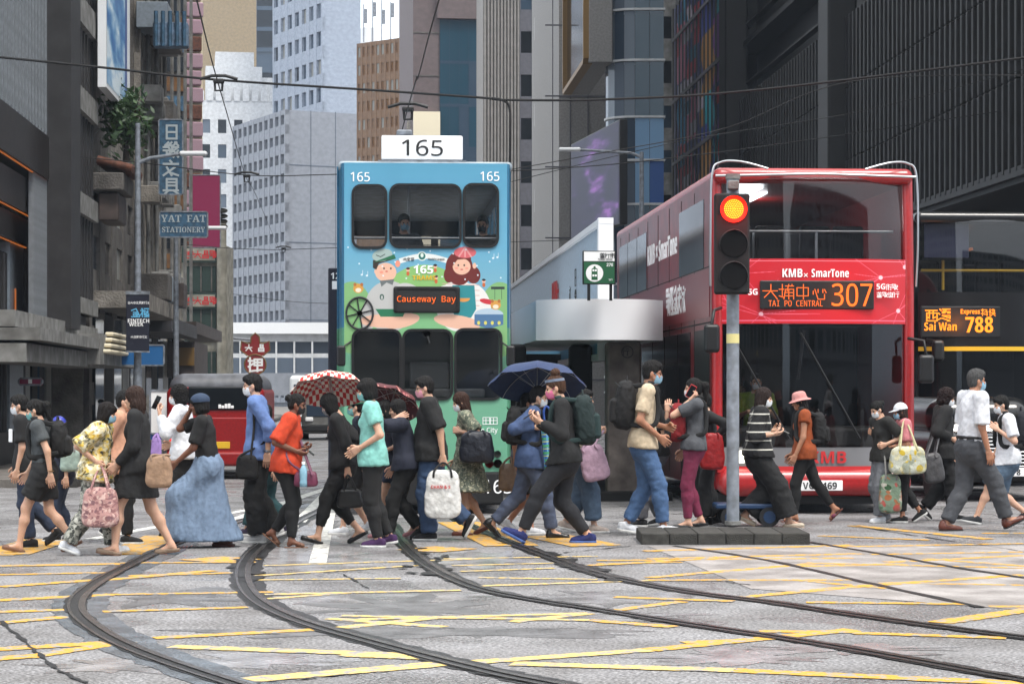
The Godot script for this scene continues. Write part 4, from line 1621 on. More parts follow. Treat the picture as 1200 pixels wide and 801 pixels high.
	for k in 16:
		b = B.new()
		b.span(Vector3(0.2, 3, k * (vb - va) / 16.0), Vector3(0.26, 19.5, k * (vb - va) / 16.0 + 0.12))
		part("bar", b.mesh(), M.charcoal_metal, o)
	for k in 6:
		b = B.new()
		b.span(Vector3(0.17, 3.4 + k * 2.9, 0.01), Vector3(0.25, 3.55 + k * 2.9, vb - va - 0.01))
		part("rail", b.mesh(), M.spandrel_grey, o)
	va = along(1330, u)
	vb = along(851, u)
	var len := vb - va
	o = thing("louvred_headquarters", "huge dark office front of close vertical louvres above an open undercroft", "building", W(u, vb), TH)
	var soff := EYE + (HY - 189) / F * along(1200, u)
	core(o, Vector3(1.2, soff + 0.1, 0.0), Vector3(20, 45, len), M.charcoal_metal, "wall")
	core(o, Vector3(9.0, 0.1, 0.0), Vector3(20, soff + 0.1, len), M.dark_inside, "undercroft_wall")
	core(o, Vector3(0.2, soff - 0.12, 0.0), Vector3(20, soff + 0.1, len), M.charcoal_metal, "soffit")
	var lev: Array = [soff]
	for s in [75, -45, -165, -290]:
		lev.append(EYE + (HY - s) / F * along(1200, u))
	for k in lev.size():
		b = B.new()
		b.span(Vector3(0.35, lev[k] - 0.24, 0.0), Vector3(1.2, lev[k] - 0.05, len))
		b.span(Vector3(0.45, lev[k] + 0.6, 0.0), Vector3(0.7, lev[k] + 0.68, len))
		part("floor_beam", b.mesh(), M.charcoal_metal, o)
	var cnt := int(len / 0.5)
	var lou := B.new()
	lou.rbox(Vector3(0, 0.5, 0), Vector3(0.12, 1.0, 0.16), 0.02, 1)
	var lm := lou.mesh()
	var gl := B.new()
	gl.span(Vector3(-0.02, 0, 0.0), Vector3(0.02, 1, 0.48))
	var gm := gl.mesh()
	mat("glass_black", Color(0.03, 0.035, 0.04), 0.06).metallic_specular = 0.25
	mat("glass_sky", Color(0.22, 0.32, 0.42), 0.08)
	mat("glass_green", Color(0.12, 0.16, 0.13), 0.08)
	for k in 4:
		var y0: float = lev[k] + 0.24
		var y1: float = lev[k + 1] - 0.28
		for c in cnt:
			if k < 3:
				part("louvre", lm, M.charcoal_metal, o, Transform3D(Basis.from_scale(Vector3(1, y1 - y0 + 0.5, 1)), Vector3(0.24, y0 - 0.24, 0.1 + c * 0.5)))
				var near := c > cnt * 0.72
				part("glass_panel", gm, [M.glass_black, M.glass_black, M.window_dark, M.glass_sky if near or rng.randf() < 0.12 else M.glass_black, M.glass_green if near else M.glass_black][rng.randi() % 5], o, Transform3D(Basis.from_scale(Vector3(1, y1 - y0, 1)), Vector3(0.72, y0, 0.12 + c * 0.5)))
	for s in [0.0, 0.41]:
		b = B.new()
		b.rbox(Vector3(0.1, 25, len * s + 1.2), Vector3(0.9, 40, 1.5), 0.1, 1)
		part("column", b.mesh(), M.charcoal_metal, o)
	for k in 4:
		b = B.new()
		b.rbox(Vector3(5.0, soff * 0.5, 4 + k * 13.0), Vector3(1.6, soff, 1.6), 0.2, 2)
		part("undercroft_column", b.mesh(), M.dark_stone, o)


func collage() -> Image:
	var im := Image.create(200, 256, false, Image.FORMAT_RGB8)
	im.fill(Color(0.2, 0.24, 0.48))
	var r := RandomNumberGenerator.new()
	r.seed = 31
	var cols: Array = [Color(0.15, 0.58, 0.75), Color(0.7, 0.2, 0.3), Color(0.85, 0.82, 0.88), Color(0.8, 0.5, 0.62), Color(0.22, 0.28, 0.62), Color(0.75, 0.55, 0.3), Color(0.5, 0.3, 0.6), Color(0.2, 0.68, 0.74)]
	for k in 110:
		var x := int(r.randf() * 200)
		var w := int(r.randf_range(6, 40))
		var c: Color = cols[(r.randi() % 4) if x < 90 else 1 + r.randi() % 7]
		var y0 := int(r.randf() * 256)
		for y in int(r.randf_range(6, 46)):
			im.fill_rect(Rect2i(x + int(5 * sin(y * 0.2 + k)), y0 + y, w, 1), c)
	for k in 14:
		var c: Color = [Color(0.06, 0.42, 0.55), Color(0.75, 0.75, 0.8)][k % 2]
		im.fill_rect(Rect2i(14 + (k % 3) * 22, 8 + k * 17, 26, 9), c)
	return im


# ---------------------------------------------------------------- paint for flat prints
class Paint:
	var im: Image
	var s: float
	var o: Vector2

	func _init(w: int, h: int, scale: float, org: Vector2) -> void:
		im = Image.create(w, h, false, Image.FORMAT_RGB8)
		s = scale
		o = org

	func poly(pts: Array, c: Color) -> void:
		var q: Array[Vector2] = []
		var lo := INF
		var hi := -INF
		for p in pts:
			var e: Vector2 = (p - o) * s
			q.append(e)
			lo = minf(lo, e.y)
			hi = maxf(hi, e.y)
		for y in range(maxi(0, int(lo)), mini(im.get_height(), int(hi) + 1)):
			var xs: Array[float] = []
			for k in q.size():
				var a := q[k]
				var b := q[(k + 1) % q.size()]
				if (a.y <= y + 0.5) != (b.y <= y + 0.5):
					xs.append(a.x + (y + 0.5 - a.y) / (b.y - a.y) * (b.x - a.x))
			xs.sort()
			for k in range(0, xs.size() - 1, 2):
				im.fill_rect(Rect2i(int(xs[k] + 0.5), y, maxi(0, int(xs[k + 1] + 0.5) - int(xs[k] + 0.5)), 1), c)

	func oval(cx: float, cy: float, rx: float, ry: float, c: Color, tilt := 0.0, a0 := 0.0, a1 := TAU) -> void:
		var pts: Array = []
		for k in 49:
			var a := lerpf(a0, a1, k / 48.0)
			pts.append(Vector2(cx, cy) + Vector2(cos(a) * rx, sin(a) * ry).rotated(tilt))
		poly(pts, c)

	func line(pts: Array, w: float, c: Color) -> void:
		for k in pts.size() - 1:
			var d: Vector2 = (pts[k + 1] - pts[k]).normalized() * w * 0.5
			var e := Vector2(-d.y, d.x)
			poly([pts[k] - d + e, pts[k + 1] + d + e, pts[k + 1] + d - e, pts[k] - d - e], c)


func tram_print() -> Image:
	var p := Paint.new(784, 1680, 4.0, Vector2(402, 188))
	for y in 1680:
		var f := y / 4.0 + 188
		var c := Color(0.34, 0.62, 0.75).lerp(Color(0.41, 0.68, 0.80), clampf((f - 190) / 90.0, 0, 1)).lerp(Color(0.50, 0.70, 0.77), clampf((f - 290) / 60.0, 0, 1))
		c = c.lerp(Color(0.46, 0.70, 0.58), clampf((f - 362) / 22.0, 0, 1)).lerp(Color(0.40, 0.65, 0.53), clampf((f - 400) / 160.0, 0, 1))
		p.im.fill_rect(Rect2i(0, y, 784, 1), c)
	var skin := Color(0.93, 0.74, 0.64)
	var hillc := Color(0.52, 0.72, 0.47)
	p.oval(412, 372, 26, 42, hillc)
	p.oval(586, 374, 26, 44, hillc)
	p.oval(497, 372, 58, 62, Color(0.55, 0.76, 0.45))
	p.oval(497, 384, 78, 40, Color(0.5, 0.74, 0.52))
	# ribbon over the middle
	var rib: Array = []
	for k in 21:
		rib.append(Vector2(lerpf(471, 523, k / 20.0), 305 - 5 * sin(PI * k / 20.0)))
	p.line(rib, 6, Color(0.92, 0.93, 0.92))
	p.oval(494.5, 300, 5.4, 5.4, Color(0.92, 0.95, 0.92))
	p.oval(494.5, 300, 4.0, 4.2, Color(0.12, 0.42, 0.4))
	p.oval(494.5, 299, 1.8, 2.6, Color(0.9, 0.95, 0.9))
	for s in [[478, 316, 0.5, 0.2, 0.1], [510, 312, 0.15, 0.12, 0.1], [511, 325, 0.5, 0.25, 0.2], [567, 329, 0.2, 0.15, 0.2], [559, 342, 0.3, 0.2, 0.1]]:
		p.oval(s[0], s[1], 2.2, 2.4, skin)
		p.oval(s[0], s[1] - 1.4, 2.2, 1.3, Color(s[2], s[3], s[4]) * 0.6)
		p.oval(s[0], s[1] + 4.5, 1.8, 2.6, Color(0.8, 0.4, 0.2))
	# child in a grey shirt and cap
	p.oval(456, 359, 28, 30, Color(0.76, 0.76, 0.75))
	p.oval(434, 366, 10, 22, Color(0.76, 0.76, 0.75), 0.2)
	p.oval(480, 345, 18, 12, Color(0.80, 0.80, 0.79), 0.5)
	p.oval(452, 376, 30, 8, skin)
	p.oval(470, 376, 22, 8, skin, -0.2)
	p.poly([Vector2(440, 362), Vector2(476, 362), Vector2(472, 371), Vector2(446, 371)], Color(0.14, 0.46, 0.32))
	p.oval(452, 319, 12.5, 11, skin)
	p.oval(441, 318, 2.6, 3, skin)
	p.oval(466, 309, 3, 4, Color(0.95, 0.6, 0.5))
	p.poly([Vector2(437, 305), Vector2(437, 314), Vector2(441, 316), Vector2(444, 309), Vector2(464, 303), Vector2(462, 298)], Color(0.22, 0.17, 0.14))
	p.oval(448, 299, 12, 7.2, Color(0.66, 0.74, 0.72), -0.2)
	p.poly([Vector2(436, 308), Vector2(462, 298), Vector2(464, 303), Vector2(452, 305)], Color(0.12, 0.42, 0.28))
	p.line([Vector2(441, 299), Vector2(446, 301), Vector2(451, 298)], 0.9, Color(0.2, 0.25, 0.25))
	p.poly([Vector2(445, 329), Vector2(462, 327), Vector2(460, 334), Vector2(453, 331), Vector2(447, 336)], Color(0.42, 0.45, 0.45))
	p.oval(447.5, 348, 2.6, 3.4, Color(0.1, 0.3, 0.25))
	p.oval(447.5, 348.5, 1.3, 2.4, Color(0.76, 0.76, 0.75))
	for s in [450, 458]:
		p.oval(s, 314.5, 1.0, 1.2, Color(0.15, 0.1, 0.1))
	p.oval(453, 318, 1.6, 0.9, Color(0.85, 0.4, 0.35))
	p.oval(447, 319, 2.2, 1.5, Color(0.96, 0.6, 0.52))
	# child with red hair, beret and teal dungarees
	p.oval(537, 358, 26, 30, Color(0.93, 0.92, 0.9))
	p.oval(560, 352, 13, 22, Color(0.93, 0.92, 0.9), -0.5)
	p.oval(518, 350, 12, 18, Color(0.93, 0.92, 0.9), 0.6)
	for k in 5:
		p.line([Vector2(518 + k * 2, 332 + k * 6), Vector2(562, 334 + k * 6)], 0.7, Color(0.86, 0.65, 0.6))
	p.poly([Vector2(530, 334), Vector2(556, 334), Vector2(558, 362), Vector2(552, 372), Vector2(534, 372), Vector2(528, 360)], Color(0.16, 0.55, 0.58))
	p.oval(543, 349, 8, 4.5, Color(0.88, 0.6, 0.3), 0.0, 0.0, PI)
	p.oval(536, 377, 28, 8, skin, 0.15)
	p.oval(538, 314, 16, 20, Color(0.42, 0.12, 0.10))
	p.oval(526, 322, 6, 9, Color(0.42, 0.12, 0.10))
	p.oval(555, 322, 8, 10, Color(0.42, 0.12, 0.10))
	p.oval(541, 312, 10.5, 9.5, skin)
	p.oval(556, 311, 2.2, 3.5, skin)
	p.poly([Vector2(530, 312), Vector2(531, 300), Vector2(552, 299), Vector2(552, 309), Vector2(546, 303), Vector2(536, 304)], Color(0.42, 0.12, 0.10))
	p.oval(545, 295.5, 13, 6.5, Color(0.85, 0.40, 0.42))
	for s in [538, 545, 552]:
		p.line([Vector2(s, 300), Vector2(545, 289.5)], 2.0, Color(0.90, 0.62, 0.62))
	for s in [537, 544]:
		p.oval(s, 310.5, 1.0, 1.2, Color(0.15, 0.1, 0.1))
	p.oval(541, 315.5, 1.7, 0.8, Color(0.8, 0.35, 0.35))
	p.oval(535, 314, 2, 1.3, Color(0.96, 0.62, 0.55))
	p.oval(547, 314, 2, 1.3, Color(0.96, 0.62, 0.55))
	# drum and little figures at the sides
	p.oval(573, 368, 17, 7, Color(0.72, 0.80, 0.86))
	p.poly([Vector2(556, 368), Vector2(590, 368), Vector2(590, 380), Vector2(573, 385), Vector2(556, 380)], Color(0.30, 0.46, 0.62))
	for k in 4:
		p.oval(561 + k * 8, 378, 1.8, 2.2, Color(0.88, 0.84, 0.4))
	p.oval(571, 353, 9, 3, Color(0.8, 0.2, 0.25), 0.2)
	for s in [[420, 338], [581, 357]]:
		p.oval(s[0], s[1], 6, 5.5, Color(0.85, 0.62, 0.28))
		p.oval(s[0] - 4, s[1] - 4.5, 1.8, 2, Color(0.7, 0.42, 0.2))
		p.oval(s[0] + 4, s[1] - 4.5, 1.8, 2, Color(0.7, 0.42, 0.2))
		p.oval(s[0], s[1] + 2, 3.4, 2.6, Color(0.96, 0.9, 0.8))
	p.line([Vector2(577, 337), Vector2(590, 337)], 3, Color(0.15, 0.2, 0.2))
	p.line([Vector2(580, 337), Vector2(580, 350)], 0.7, Color(0.15, 0.2, 0.2))
	p.line([Vector2(588, 337), Vector2(588, 350)], 0.7, Color(0.15, 0.2, 0.2))
	for k in 22:
		p.oval(408 + (k * 83 % 180), 290 + (k * 31 % 46), 0.9, 0.9, Color(0.9, 0.95, 0.98))
	for s in [[578, 302], [583, 301], [424, 322], [430, 323]]:
		p.oval(s[0], s[1], 1.3, 1.0, Color(0.92, 0.95, 0.98))
		p.line([Vector2(s[0] + 1, s[1]), Vector2(s[0] + 1, s[1] - 5)], 0.6, Color(0.92, 0.95, 0.98))
	for y in p.im.get_height():       # flat inks, a little duller than paper white
		for x in p.im.get_width():
			p.im.set_pixel(x, y, p.im.get_pixel(x, y) * 0.9)
	return p.im


func window_unit(o: Node3D, c: Vector2, s: Vector2, r: float, glass: Material, frame: Material, th := 0.05, proud := 0.025) -> void:
	var b := B.new()
	b.ring(c, s, r, th, -0.03, proud)
	part("window_frame", b.mesh(), frame, o)
	b = B.new()
	b.box(Vector3(c.x, c.y, -0.035), Vector3(s.x + 0.04, s.y + 0.04, 0.008))
	part("window", b.mesh(), glass, o)


func build_tram() -> void:
	var d := 28.0
	var k := d / F
	var o := thing("tram", "double deck tram painted blue over green with two cartoon children, numbered 165", "tram", P(499, HY, d) * Vector3(1, 0, 1), TH)
	var X := func(px: float) -> float: return (px - 499.0) * k
	var Y := func(py: float) -> float: return EYE + (HY - py) * k
	var w := 191.0 * k
	var h: float = Y.call(191)
	var y0 := 0.42
	pane("tram_glass", Color(0.1, 0.12, 0.12), 0.18).metallic_specular = 0.5
	var holes: Array = []
	var wins: Array = [[415, 451, 219, 289], [459, 538, 218, 288], [545, 582, 217, 287], [415, 468, 388, 466], [474, 528, 388, 466], [535, 586, 387, 466]]
	for s in wins:
		holes.append(Rect2(X.call(s[0]), Y.call(s[3]) - y0, (s[1] - s[0]) * k, (s[3] - s[2]) * k))
	var pm := printed("tram_print", tram_print(), 0.28, Vector3.ONE, false)
	pm.clearcoat_enabled = true
	pm.clearcoat = 0.4
	# front wall: the print runs over all of it
	var b := B.new()
	b.holed(w, h - y0, holes, 0.07)
	var full := 420.0 * k
	for e in b.v.size():
		b.v[e].y += y0
		b.t[e] = Vector2((b.v[e].x / k + 499 - 402) / 196.0, ((HY - (b.v[e].y - EYE) / k) - 188) / 420.0)
	part("front_panel", b.mesh(), pm, o)
	var paint_b := worn("tram_blue", Color(0.20, 0.44, 0.57), 0.3, 0.6, "t_fine")
	var paint_g := worn("tram_green", Color(0.36, 0.60, 0.48), 0.3, 0.6, "t_fine")
	var long := 8.6
	for sgn in [-1.0, 1.0]:
		# tapered corner, then the side with its windows
		var p: Array = []
		for q in 5:
			var a := PI / 2 * q / 4.0
			p.append(Vector2(sgn * (w / 2 + 0.07 * sin(a)), -0.02 - 0.5 * (1 - cos(a))))
		for part_h in [[y0, 2.35, paint_g], [2.35, h, paint_b]]:
			b = B.new()
			for q in 4:
				var e0: Vector2 = p[q]
				var e1: Vector2 = p[q + 1]
				var A := Vector3(e0.x, part_h[0], e0.y)
				var C := Vector3(e1.x, part_h[0], e1.y)
				var up: Vector3 = Vector3.UP * (part_h[1] - part_h[0])
				if sgn > 0:
					b.quad(A, C, C + up, A + up)
				else:
					b.quad(C, A, A + up, C + up)
			b.span(Vector3(sgn * (w / 2 + 0.07) - 0.03, part_h[0], -long), Vector3(sgn * (w / 2 + 0.07) + 0.0, part_h[0] + (0.95 if part_h[0] < 1 else 1.0), -0.52))
			b.span(Vector3(sgn * (w / 2 + 0.07) - 0.03, part_h[1] - 0.26, -long), Vector3(sgn * (w / 2 + 0.07) + 0.0, part_h[1] - 0.002, -0.52))
			for q in 9:
				b.span(Vector3(sgn * (w / 2 + 0.07) - 0.03, part_h[0], -0.62 - q * 0.98), Vector3(sgn * (w / 2 + 0.07) + 0.004, part_h[1], -0.52 - q * 0.98))
			part("side_panel", b.mesh(), part_h[2], o)
			for q in 8:
				b = B.new()
				b.span(Vector3(sgn * (w / 2 + 0.05) - 0.005, part_h[0] + 0.95, -1.5 - q * 0.98), Vector3(sgn * (w / 2 + 0.05) + 0.005, part_h[1] - 0.26, -0.62 - q * 0.98))
				part("side_window", b.mesh(), M.clear_glass, o)
	# roof, floors, rear
	b = B.new()
	b.rbox(Vector3(0, h - 0.02, -long / 2 - 0.1), Vector3(w + 0.16, 0.12, long - 0.1), 0.055, 3)
	part("roof", b.mesh(), worn("tram_roof", Color(0.62, 0.68, 0.72), 0.4, 0.6, "t_grime"), o)
	b = B.new()
	b.span(Vector3(-w / 2, 0.5, -long), Vector3(w / 2, 0.62, -0.08))
	b.span(Vector3(-w / 2, 2.38, -long), Vector3(w / 2, 2.5, -0.08))
	b.span(Vector3(-w / 2, 0.5, -long), Vector3(w / 2, 3.3, -long + 0.05))
	b.span(Vector3(-w / 2, 4.1, -long), Vector3(w / 2, h - 0.08, -long + 0.05))
	for q in [-1.0, -0.35, 0.35, 1.0]:
		b.span(Vector3(q * w / 2 - 0.06, 3.3, -long), Vector3(q * w / 2 + 0.06, 4.1, -long + 0.05))
	b.span(Vector3(-w / 2, 0.62, -2.0), Vector3(w / 2, 2.38, -1.96))
	part("floor_and_bulkhead", b.mesh(), M.dark_inside, o)
	b = B.new()
	b.span(Vector3(-w / 2 + 0.05, 0.12, -long), Vector3(w / 2 - 0.05, 0.5, -0.03))
	b.rbox(Vector3(0, 0.32, -0.02), Vector3(w - 0.1, 0.42, 0.16), 0.04, 2)
	part("fender", b.mesh(), M.matt_black, o)
	for s in [-1, 1]:
		b = B.new()
		b.cyl(Vector3(s * 0.55, 0.3, -1.6), Vector3(s * 0.65, 0.3, -1.6), 0.3, 18)
		part("wheel", b.mesh(), M.rail_steel, o)
	for e in 6:
		var s: Array = wins[e]
		window_unit(o, Vector2((X.call(s[0]) + X.call(s[1])) * 0.5, (Y.call(s[2]) + Y.call(s[3])) * 0.5), Vector2((s[1] - s[0]) * k, (s[3] - s[2]) * k), 0.09, M.tram_glass, M.black, 0.032)
	# upstairs seats, rails and lamps seen through the glass
	for r in 5:
		for s in [-0.55, 0.55]:
			b = B.new()
			b.rbox(Vector3(s, 3.05, -1.5 - r * 1.1), Vector3(0.75, 0.75, 0.08), 0.05, 2)
			part("seat", b.mesh(), M.inside_grey, o)
	b = B.new()
	b.cyl(Vector3(-0.2, 2.5, -0.9), Vector3(-0.2, h, -0.9), 0.02, 6)
	b.cyl(Vector3(-w / 2, 3.5, -0.3), Vector3(w / 2, 3.5, -0.3), 0.018, 6)
	part("handrail", b.mesh(), M.steel, o)
	b = B.new()
	b.rbox(Vector3(-0.2, 1.52, -0.14), Vector3(1.9, 0.12, 0.2), 0.03, 1)
	b.rbox(Vector3(0.05, 1.75, -0.35), Vector3(0.5, 0.35, 0.12), 0.03, 1)
	part("dashboard", b.mesh(), M.inside_grey, o)
	# roof board
	b = B.new()
	b.rbox(Vector3(X.call(495), Y.call(171), -0.25), Vector3(96 * k, 29 * k, 0.1), 0.02, 1)
	var board := part("number_board", b.mesh(), M.white_print, o)
	words("165", Transform3D(Basis.IDENTITY, Vector3(X.call(495), Y.call(180.5), -0.196)), 0.2, M.dark_print, board, "Droid Sans", 400, 0.006, 1.25)
	b = B.new()
	b.span(Vector3(X.call(443), Y.call(188), -0.3), Vector3(X.call(547), Y.call(186), -0.18))
	for s in [449, 541]:
		b.span(Vector3(X.call(s) - 0.03, h, -0.27), Vector3(X.call(s) + 0.03, Y.call(187), -0.21))
	part("board_rail", b.mesh(), M.pole_grey, o)
	# corner numbers, fleet number, slogan, printed lettering
	for s in [422, 574]:
		words("165", Transform3D(Basis.IDENTITY, Vector3(X.call(s), Y.call(213 if s < 500 else 211.5), 0.004)), 0.115, M.white_print, o)
	words("165", Transform3D(Basis.IDENTITY, Vector3(X.call(583), Y.call(578), 0.065)), 0.17, M.white_print, o)
	words("165", Transform3D(Basis.IDENTITY, Vector3(X.call(496), Y.call(320.5), 0.004)), 0.1, M.white_print, o, "Droid Sans", 700, 0.006, 1.15)
	words("TRAMS", Transform3D(Basis.IDENTITY, Vector3(X.call(497), Y.call(328), 0.004)), 0.055, M.yellow_paint, o, "Droid Sans", 700, 0.004, 1.2)
	glyphs("大文日", Transform3D(Basis.IDENTITY, Vector3(X.call(472.5), Y.call(305.5), 0.003)), 0.042, M.dark_print, o, false, 0.09)
	words("World's Largest", Transform3D(Basis.IDENTITY, Vector3(X.call(511), Y.call(304.5), 0.003)), 0.022, M.dark_print, o)
	glyphs("之最", Transform3D(Basis.IDENTITY, Vector3(X.call(566), Y.call(497), 0.003)), 0.085, M.white_print, o, false, 0.08)
	words("The City", Transform3D(Basis.IDENTITY, Vector3(X.call(569), Y.call(507), 0.003)), 0.062, M.white_print, o)
	# destination box
	b = B.new()
	b.rbox(Vector3(X.call(500), Y.call(351), -0.01), Vector3(78 * k, 31 * k, 0.09), 0.03, 3)
	var box := part("destination_box", b.mesh(), M.rubber, o)
	b = B.new()
	b.ring(Vector2(X.call(500), Y.call(351)), Vector2(70 * k, 24 * k), 0.03, 0.025, 0.03, 0.045)
	part("box_frame", b.mesh(), M.black, box)
	words("Causeway Bay", Transform3D(Basis.IDENTITY, Vector3(X.call(499.5), Y.call(354), 0.039)), 0.075, M.led_amber_soft, box, "Droid Sans Mono", 400, 0.006, 1.0)
	# brake wheel emblem
	b = B.new()
	var ring: Array = []
	for q in 33:
		ring.append(Vector3(X.call(421.5) + cos(TAU * q / 32) * 0.168, Y.call(367) + sin(TAU * q / 32) * 0.2, 0.012))
	b.tube(ring, 0.014, 5)
	for q in 4:
		var a := PI * q / 4 + 0.2
		b.tube([Vector3(X.call(421.5) - cos(a) * 0.165, Y.call(367) - sin(a) * 0.195, 0.012), Vector3(X.call(421.5) + cos(a) * 0.165, Y.call(367) + sin(a) * 0.195, 0.012)], 0.008, 4)
	b.ball(Vector3(X.call(421.5), Y.call(367), 0.012), Vector3(0.035, 0.035, 0.012), 6)
	part("brake_wheel_emblem", b.mesh(), M.dark_print, o)
	# lamps, mirrors, wiper
	for s in [[573.5, 543, "red_print", 0.055], [583.5, 543, "terracotta", 0.055], [583.0, 532, "white_print", 0.045], [415, 543, "red_print", 0.055], [416, 532, "white_print", 0.045]]:
		b = B.new()
		b.ball(Vector3(X.call(s[0]), Y.call(s[1]), 0.01), Vector3(s[3], s[3], 0.04), 8)
		part("marker_lamp", b.mesh(), M[s[2]], o)
	for s in [[400, -1.0], [598, 1.0]]:
		b = B.new()
		b.rbox(Vector3(X.call(s[0]), Y.call(417), 0.1), Vector3(0.11, 0.26, 0.06), 0.03, 2)
		b.tube([Vector3(X.call(s[0]), Y.call(408), 0.08), Vector3(X.call(s[0]) - s[1] * 0.12, Y.call(400), 0.0)], 0.012, 5)
		part("mirror", b.mesh(), M.black, o)
	b = B.new()
	b.tube([Vector3(X.call(500), Y.call(391), 0.03), Vector3(X.call(503), Y.call(402), 0.04)], 0.02, 5)
	b.ball(Vector3(X.call(500), Y.call(391), 0.03), Vector3(0.05, 0.04, 0.03), 6)
	part("wiper", b.mesh(), M.black, o)
	# collector pole
	b = B.new()
	b.tube([Vector3(X.call(470), h + 0.05, -2.2), Vector3(X.call(477), Y.call(130), -2.6)], 0.03, 6)
	b.tube([Vector3(X.call(484), h + 0.05, -2.2), Vector3(X.call(478), Y.call(130), -2.6)], 0.03, 6)
	b.rbox(Vector3(X.call(477.5), Y.call(128), -2.6), Vector3(0.22, 0.09, 0.12), 0.03, 1)
	part("current_collector", b.mesh(), M.pole_grey, o)


func make_bus(o: Node3D, w: float, h: float, long: float, body: Material, dark: bool) -> void:
	var zt := 0.35     # how far the front bows
	# shell: sides, roof, rear, decks
	for sgn in [-1.0, 1.0]:
		var b := B.new()
		b.span(Vector3(sgn * w / 2 - 0.05, 0.3, -long), Vector3(sgn * w / 2 + 0.05, h - 0.12, -0.35))
		var side := part("side_panel", b.mesh(), body, o)
		var ws: Array = [[-1.0, -3.3, 3.15, 4.05], [-7.0, -8.2, 3.15, 4.05], [-8.25, -9.5, 3.15, 4.05], [-9.55, -10.8, 3.15, 4.05], [-2.2, -3.4, 1.35, 2.35], [-3.45, -4.8, 1.35, 2.35], [-4.85, -6.2, 1.35, 2.35], [-6.25, -7.6, 1.35, 2.35]]
		for s in ws:
			b = B.new()
			b.rbox(Vector3(sgn * (w / 2 + 0.05), (s[2] + s[3]) * 0.5, (s[0] + s[1]) * 0.5), Vector3(0.012, s[3] - s[2], s[0] - s[1]), 0.005, 1)
			part("side_window", b.mesh(), M.bus_window, side)
		b = B.new()
		b.rbox(Vector3(sgn * (w / 2 + 0.05), 1.3, -1.15), Vector3(0.014, 2.1, 1.3), 0.005, 1)
		part("door", b.mesh(), M.black, side)
		for z in [-2.6, -8.6]:
			b = B.new()
			b.tube([Vector3(sgn * (w / 2 - 0.2), 0.5, z), Vector3(sgn * (w / 2 + 0.06), 0.5, z)], 0.5, 24)
			part("wheel", b.mesh(), M.rubber, o)
	var b := B.new()
	b.rbox(Vector3(0, h - 0.1, -long / 2 - 0.12), Vector3(w + 0.1, 0.2, long), 0.095, 4)
	part("roof", b.mesh(), body, o)
	b = B.new()
	b.span(Vector3(-w / 2, 0.3, -long - 0.01), Vector3(w / 2, h - 0.15, -long + 0.05))
	part("rear_panel", b.mesh(), body, o)
	b = B.new()
	b.span(Vector3(-w / 2 + 0.05, 0.28, -long + 0.06), Vector3(w / 2 - 0.05, 0.4, -0.3))
	b.span(Vector3(-w / 2 + 0.05, 2.45, -long + 0.06), Vector3(w / 2 - 0.05, 3.0, -0.3))
	b.span(Vector3(-w / 2 + 0.05, 0.4, -3.0), Vector3(w / 2 - 0.05, 2.45, -2.95))
	part("decks", b.mesh(), M.dark_inside, o)
	for r in 6:
		for s in [-0.75, -0.3, 0.3, 0.75]:
			b = B.new()
			b.rbox(Vector3(s, 3.35, -1.6 - r * 1.0), Vector3(0.42, 0.8, 0.1), 0.05, 2)
			part("seat", b.mesh(), M.inside_grey if not dark else M.rubber, o)
	b = B.new()
	b.rbox(Vector3(0, 0.95, -0.6), Vector3(w - 0.2, 0.3, 0.4), 0.08, 2)
	part("dashboard", b.mesh(), M.rubber, o)


func bowed(y0: float, y1: float, w: float, z0: float, bow: float, top_lean: float, h: float, seg := 14) -> B:   # a front panel that bows across its width
	var rows: Array = []
	for p in 6:
		var y := lerpf(y0, y1, p / 5.0)
		var r: Array = []
		for q in seg + 1:
			var f := q / float(seg) * 2 - 1
			r.append(Vector3(f * w / 2, y, z0 - bow * pow(absf(f), 2.6) - top_lean * pow(maxf(0, (y - 2.4) / (h - 2.4)), 2.0)))
		rows.append(r)
	var b := B.new()
	b.dome_strip(rows)
	return b


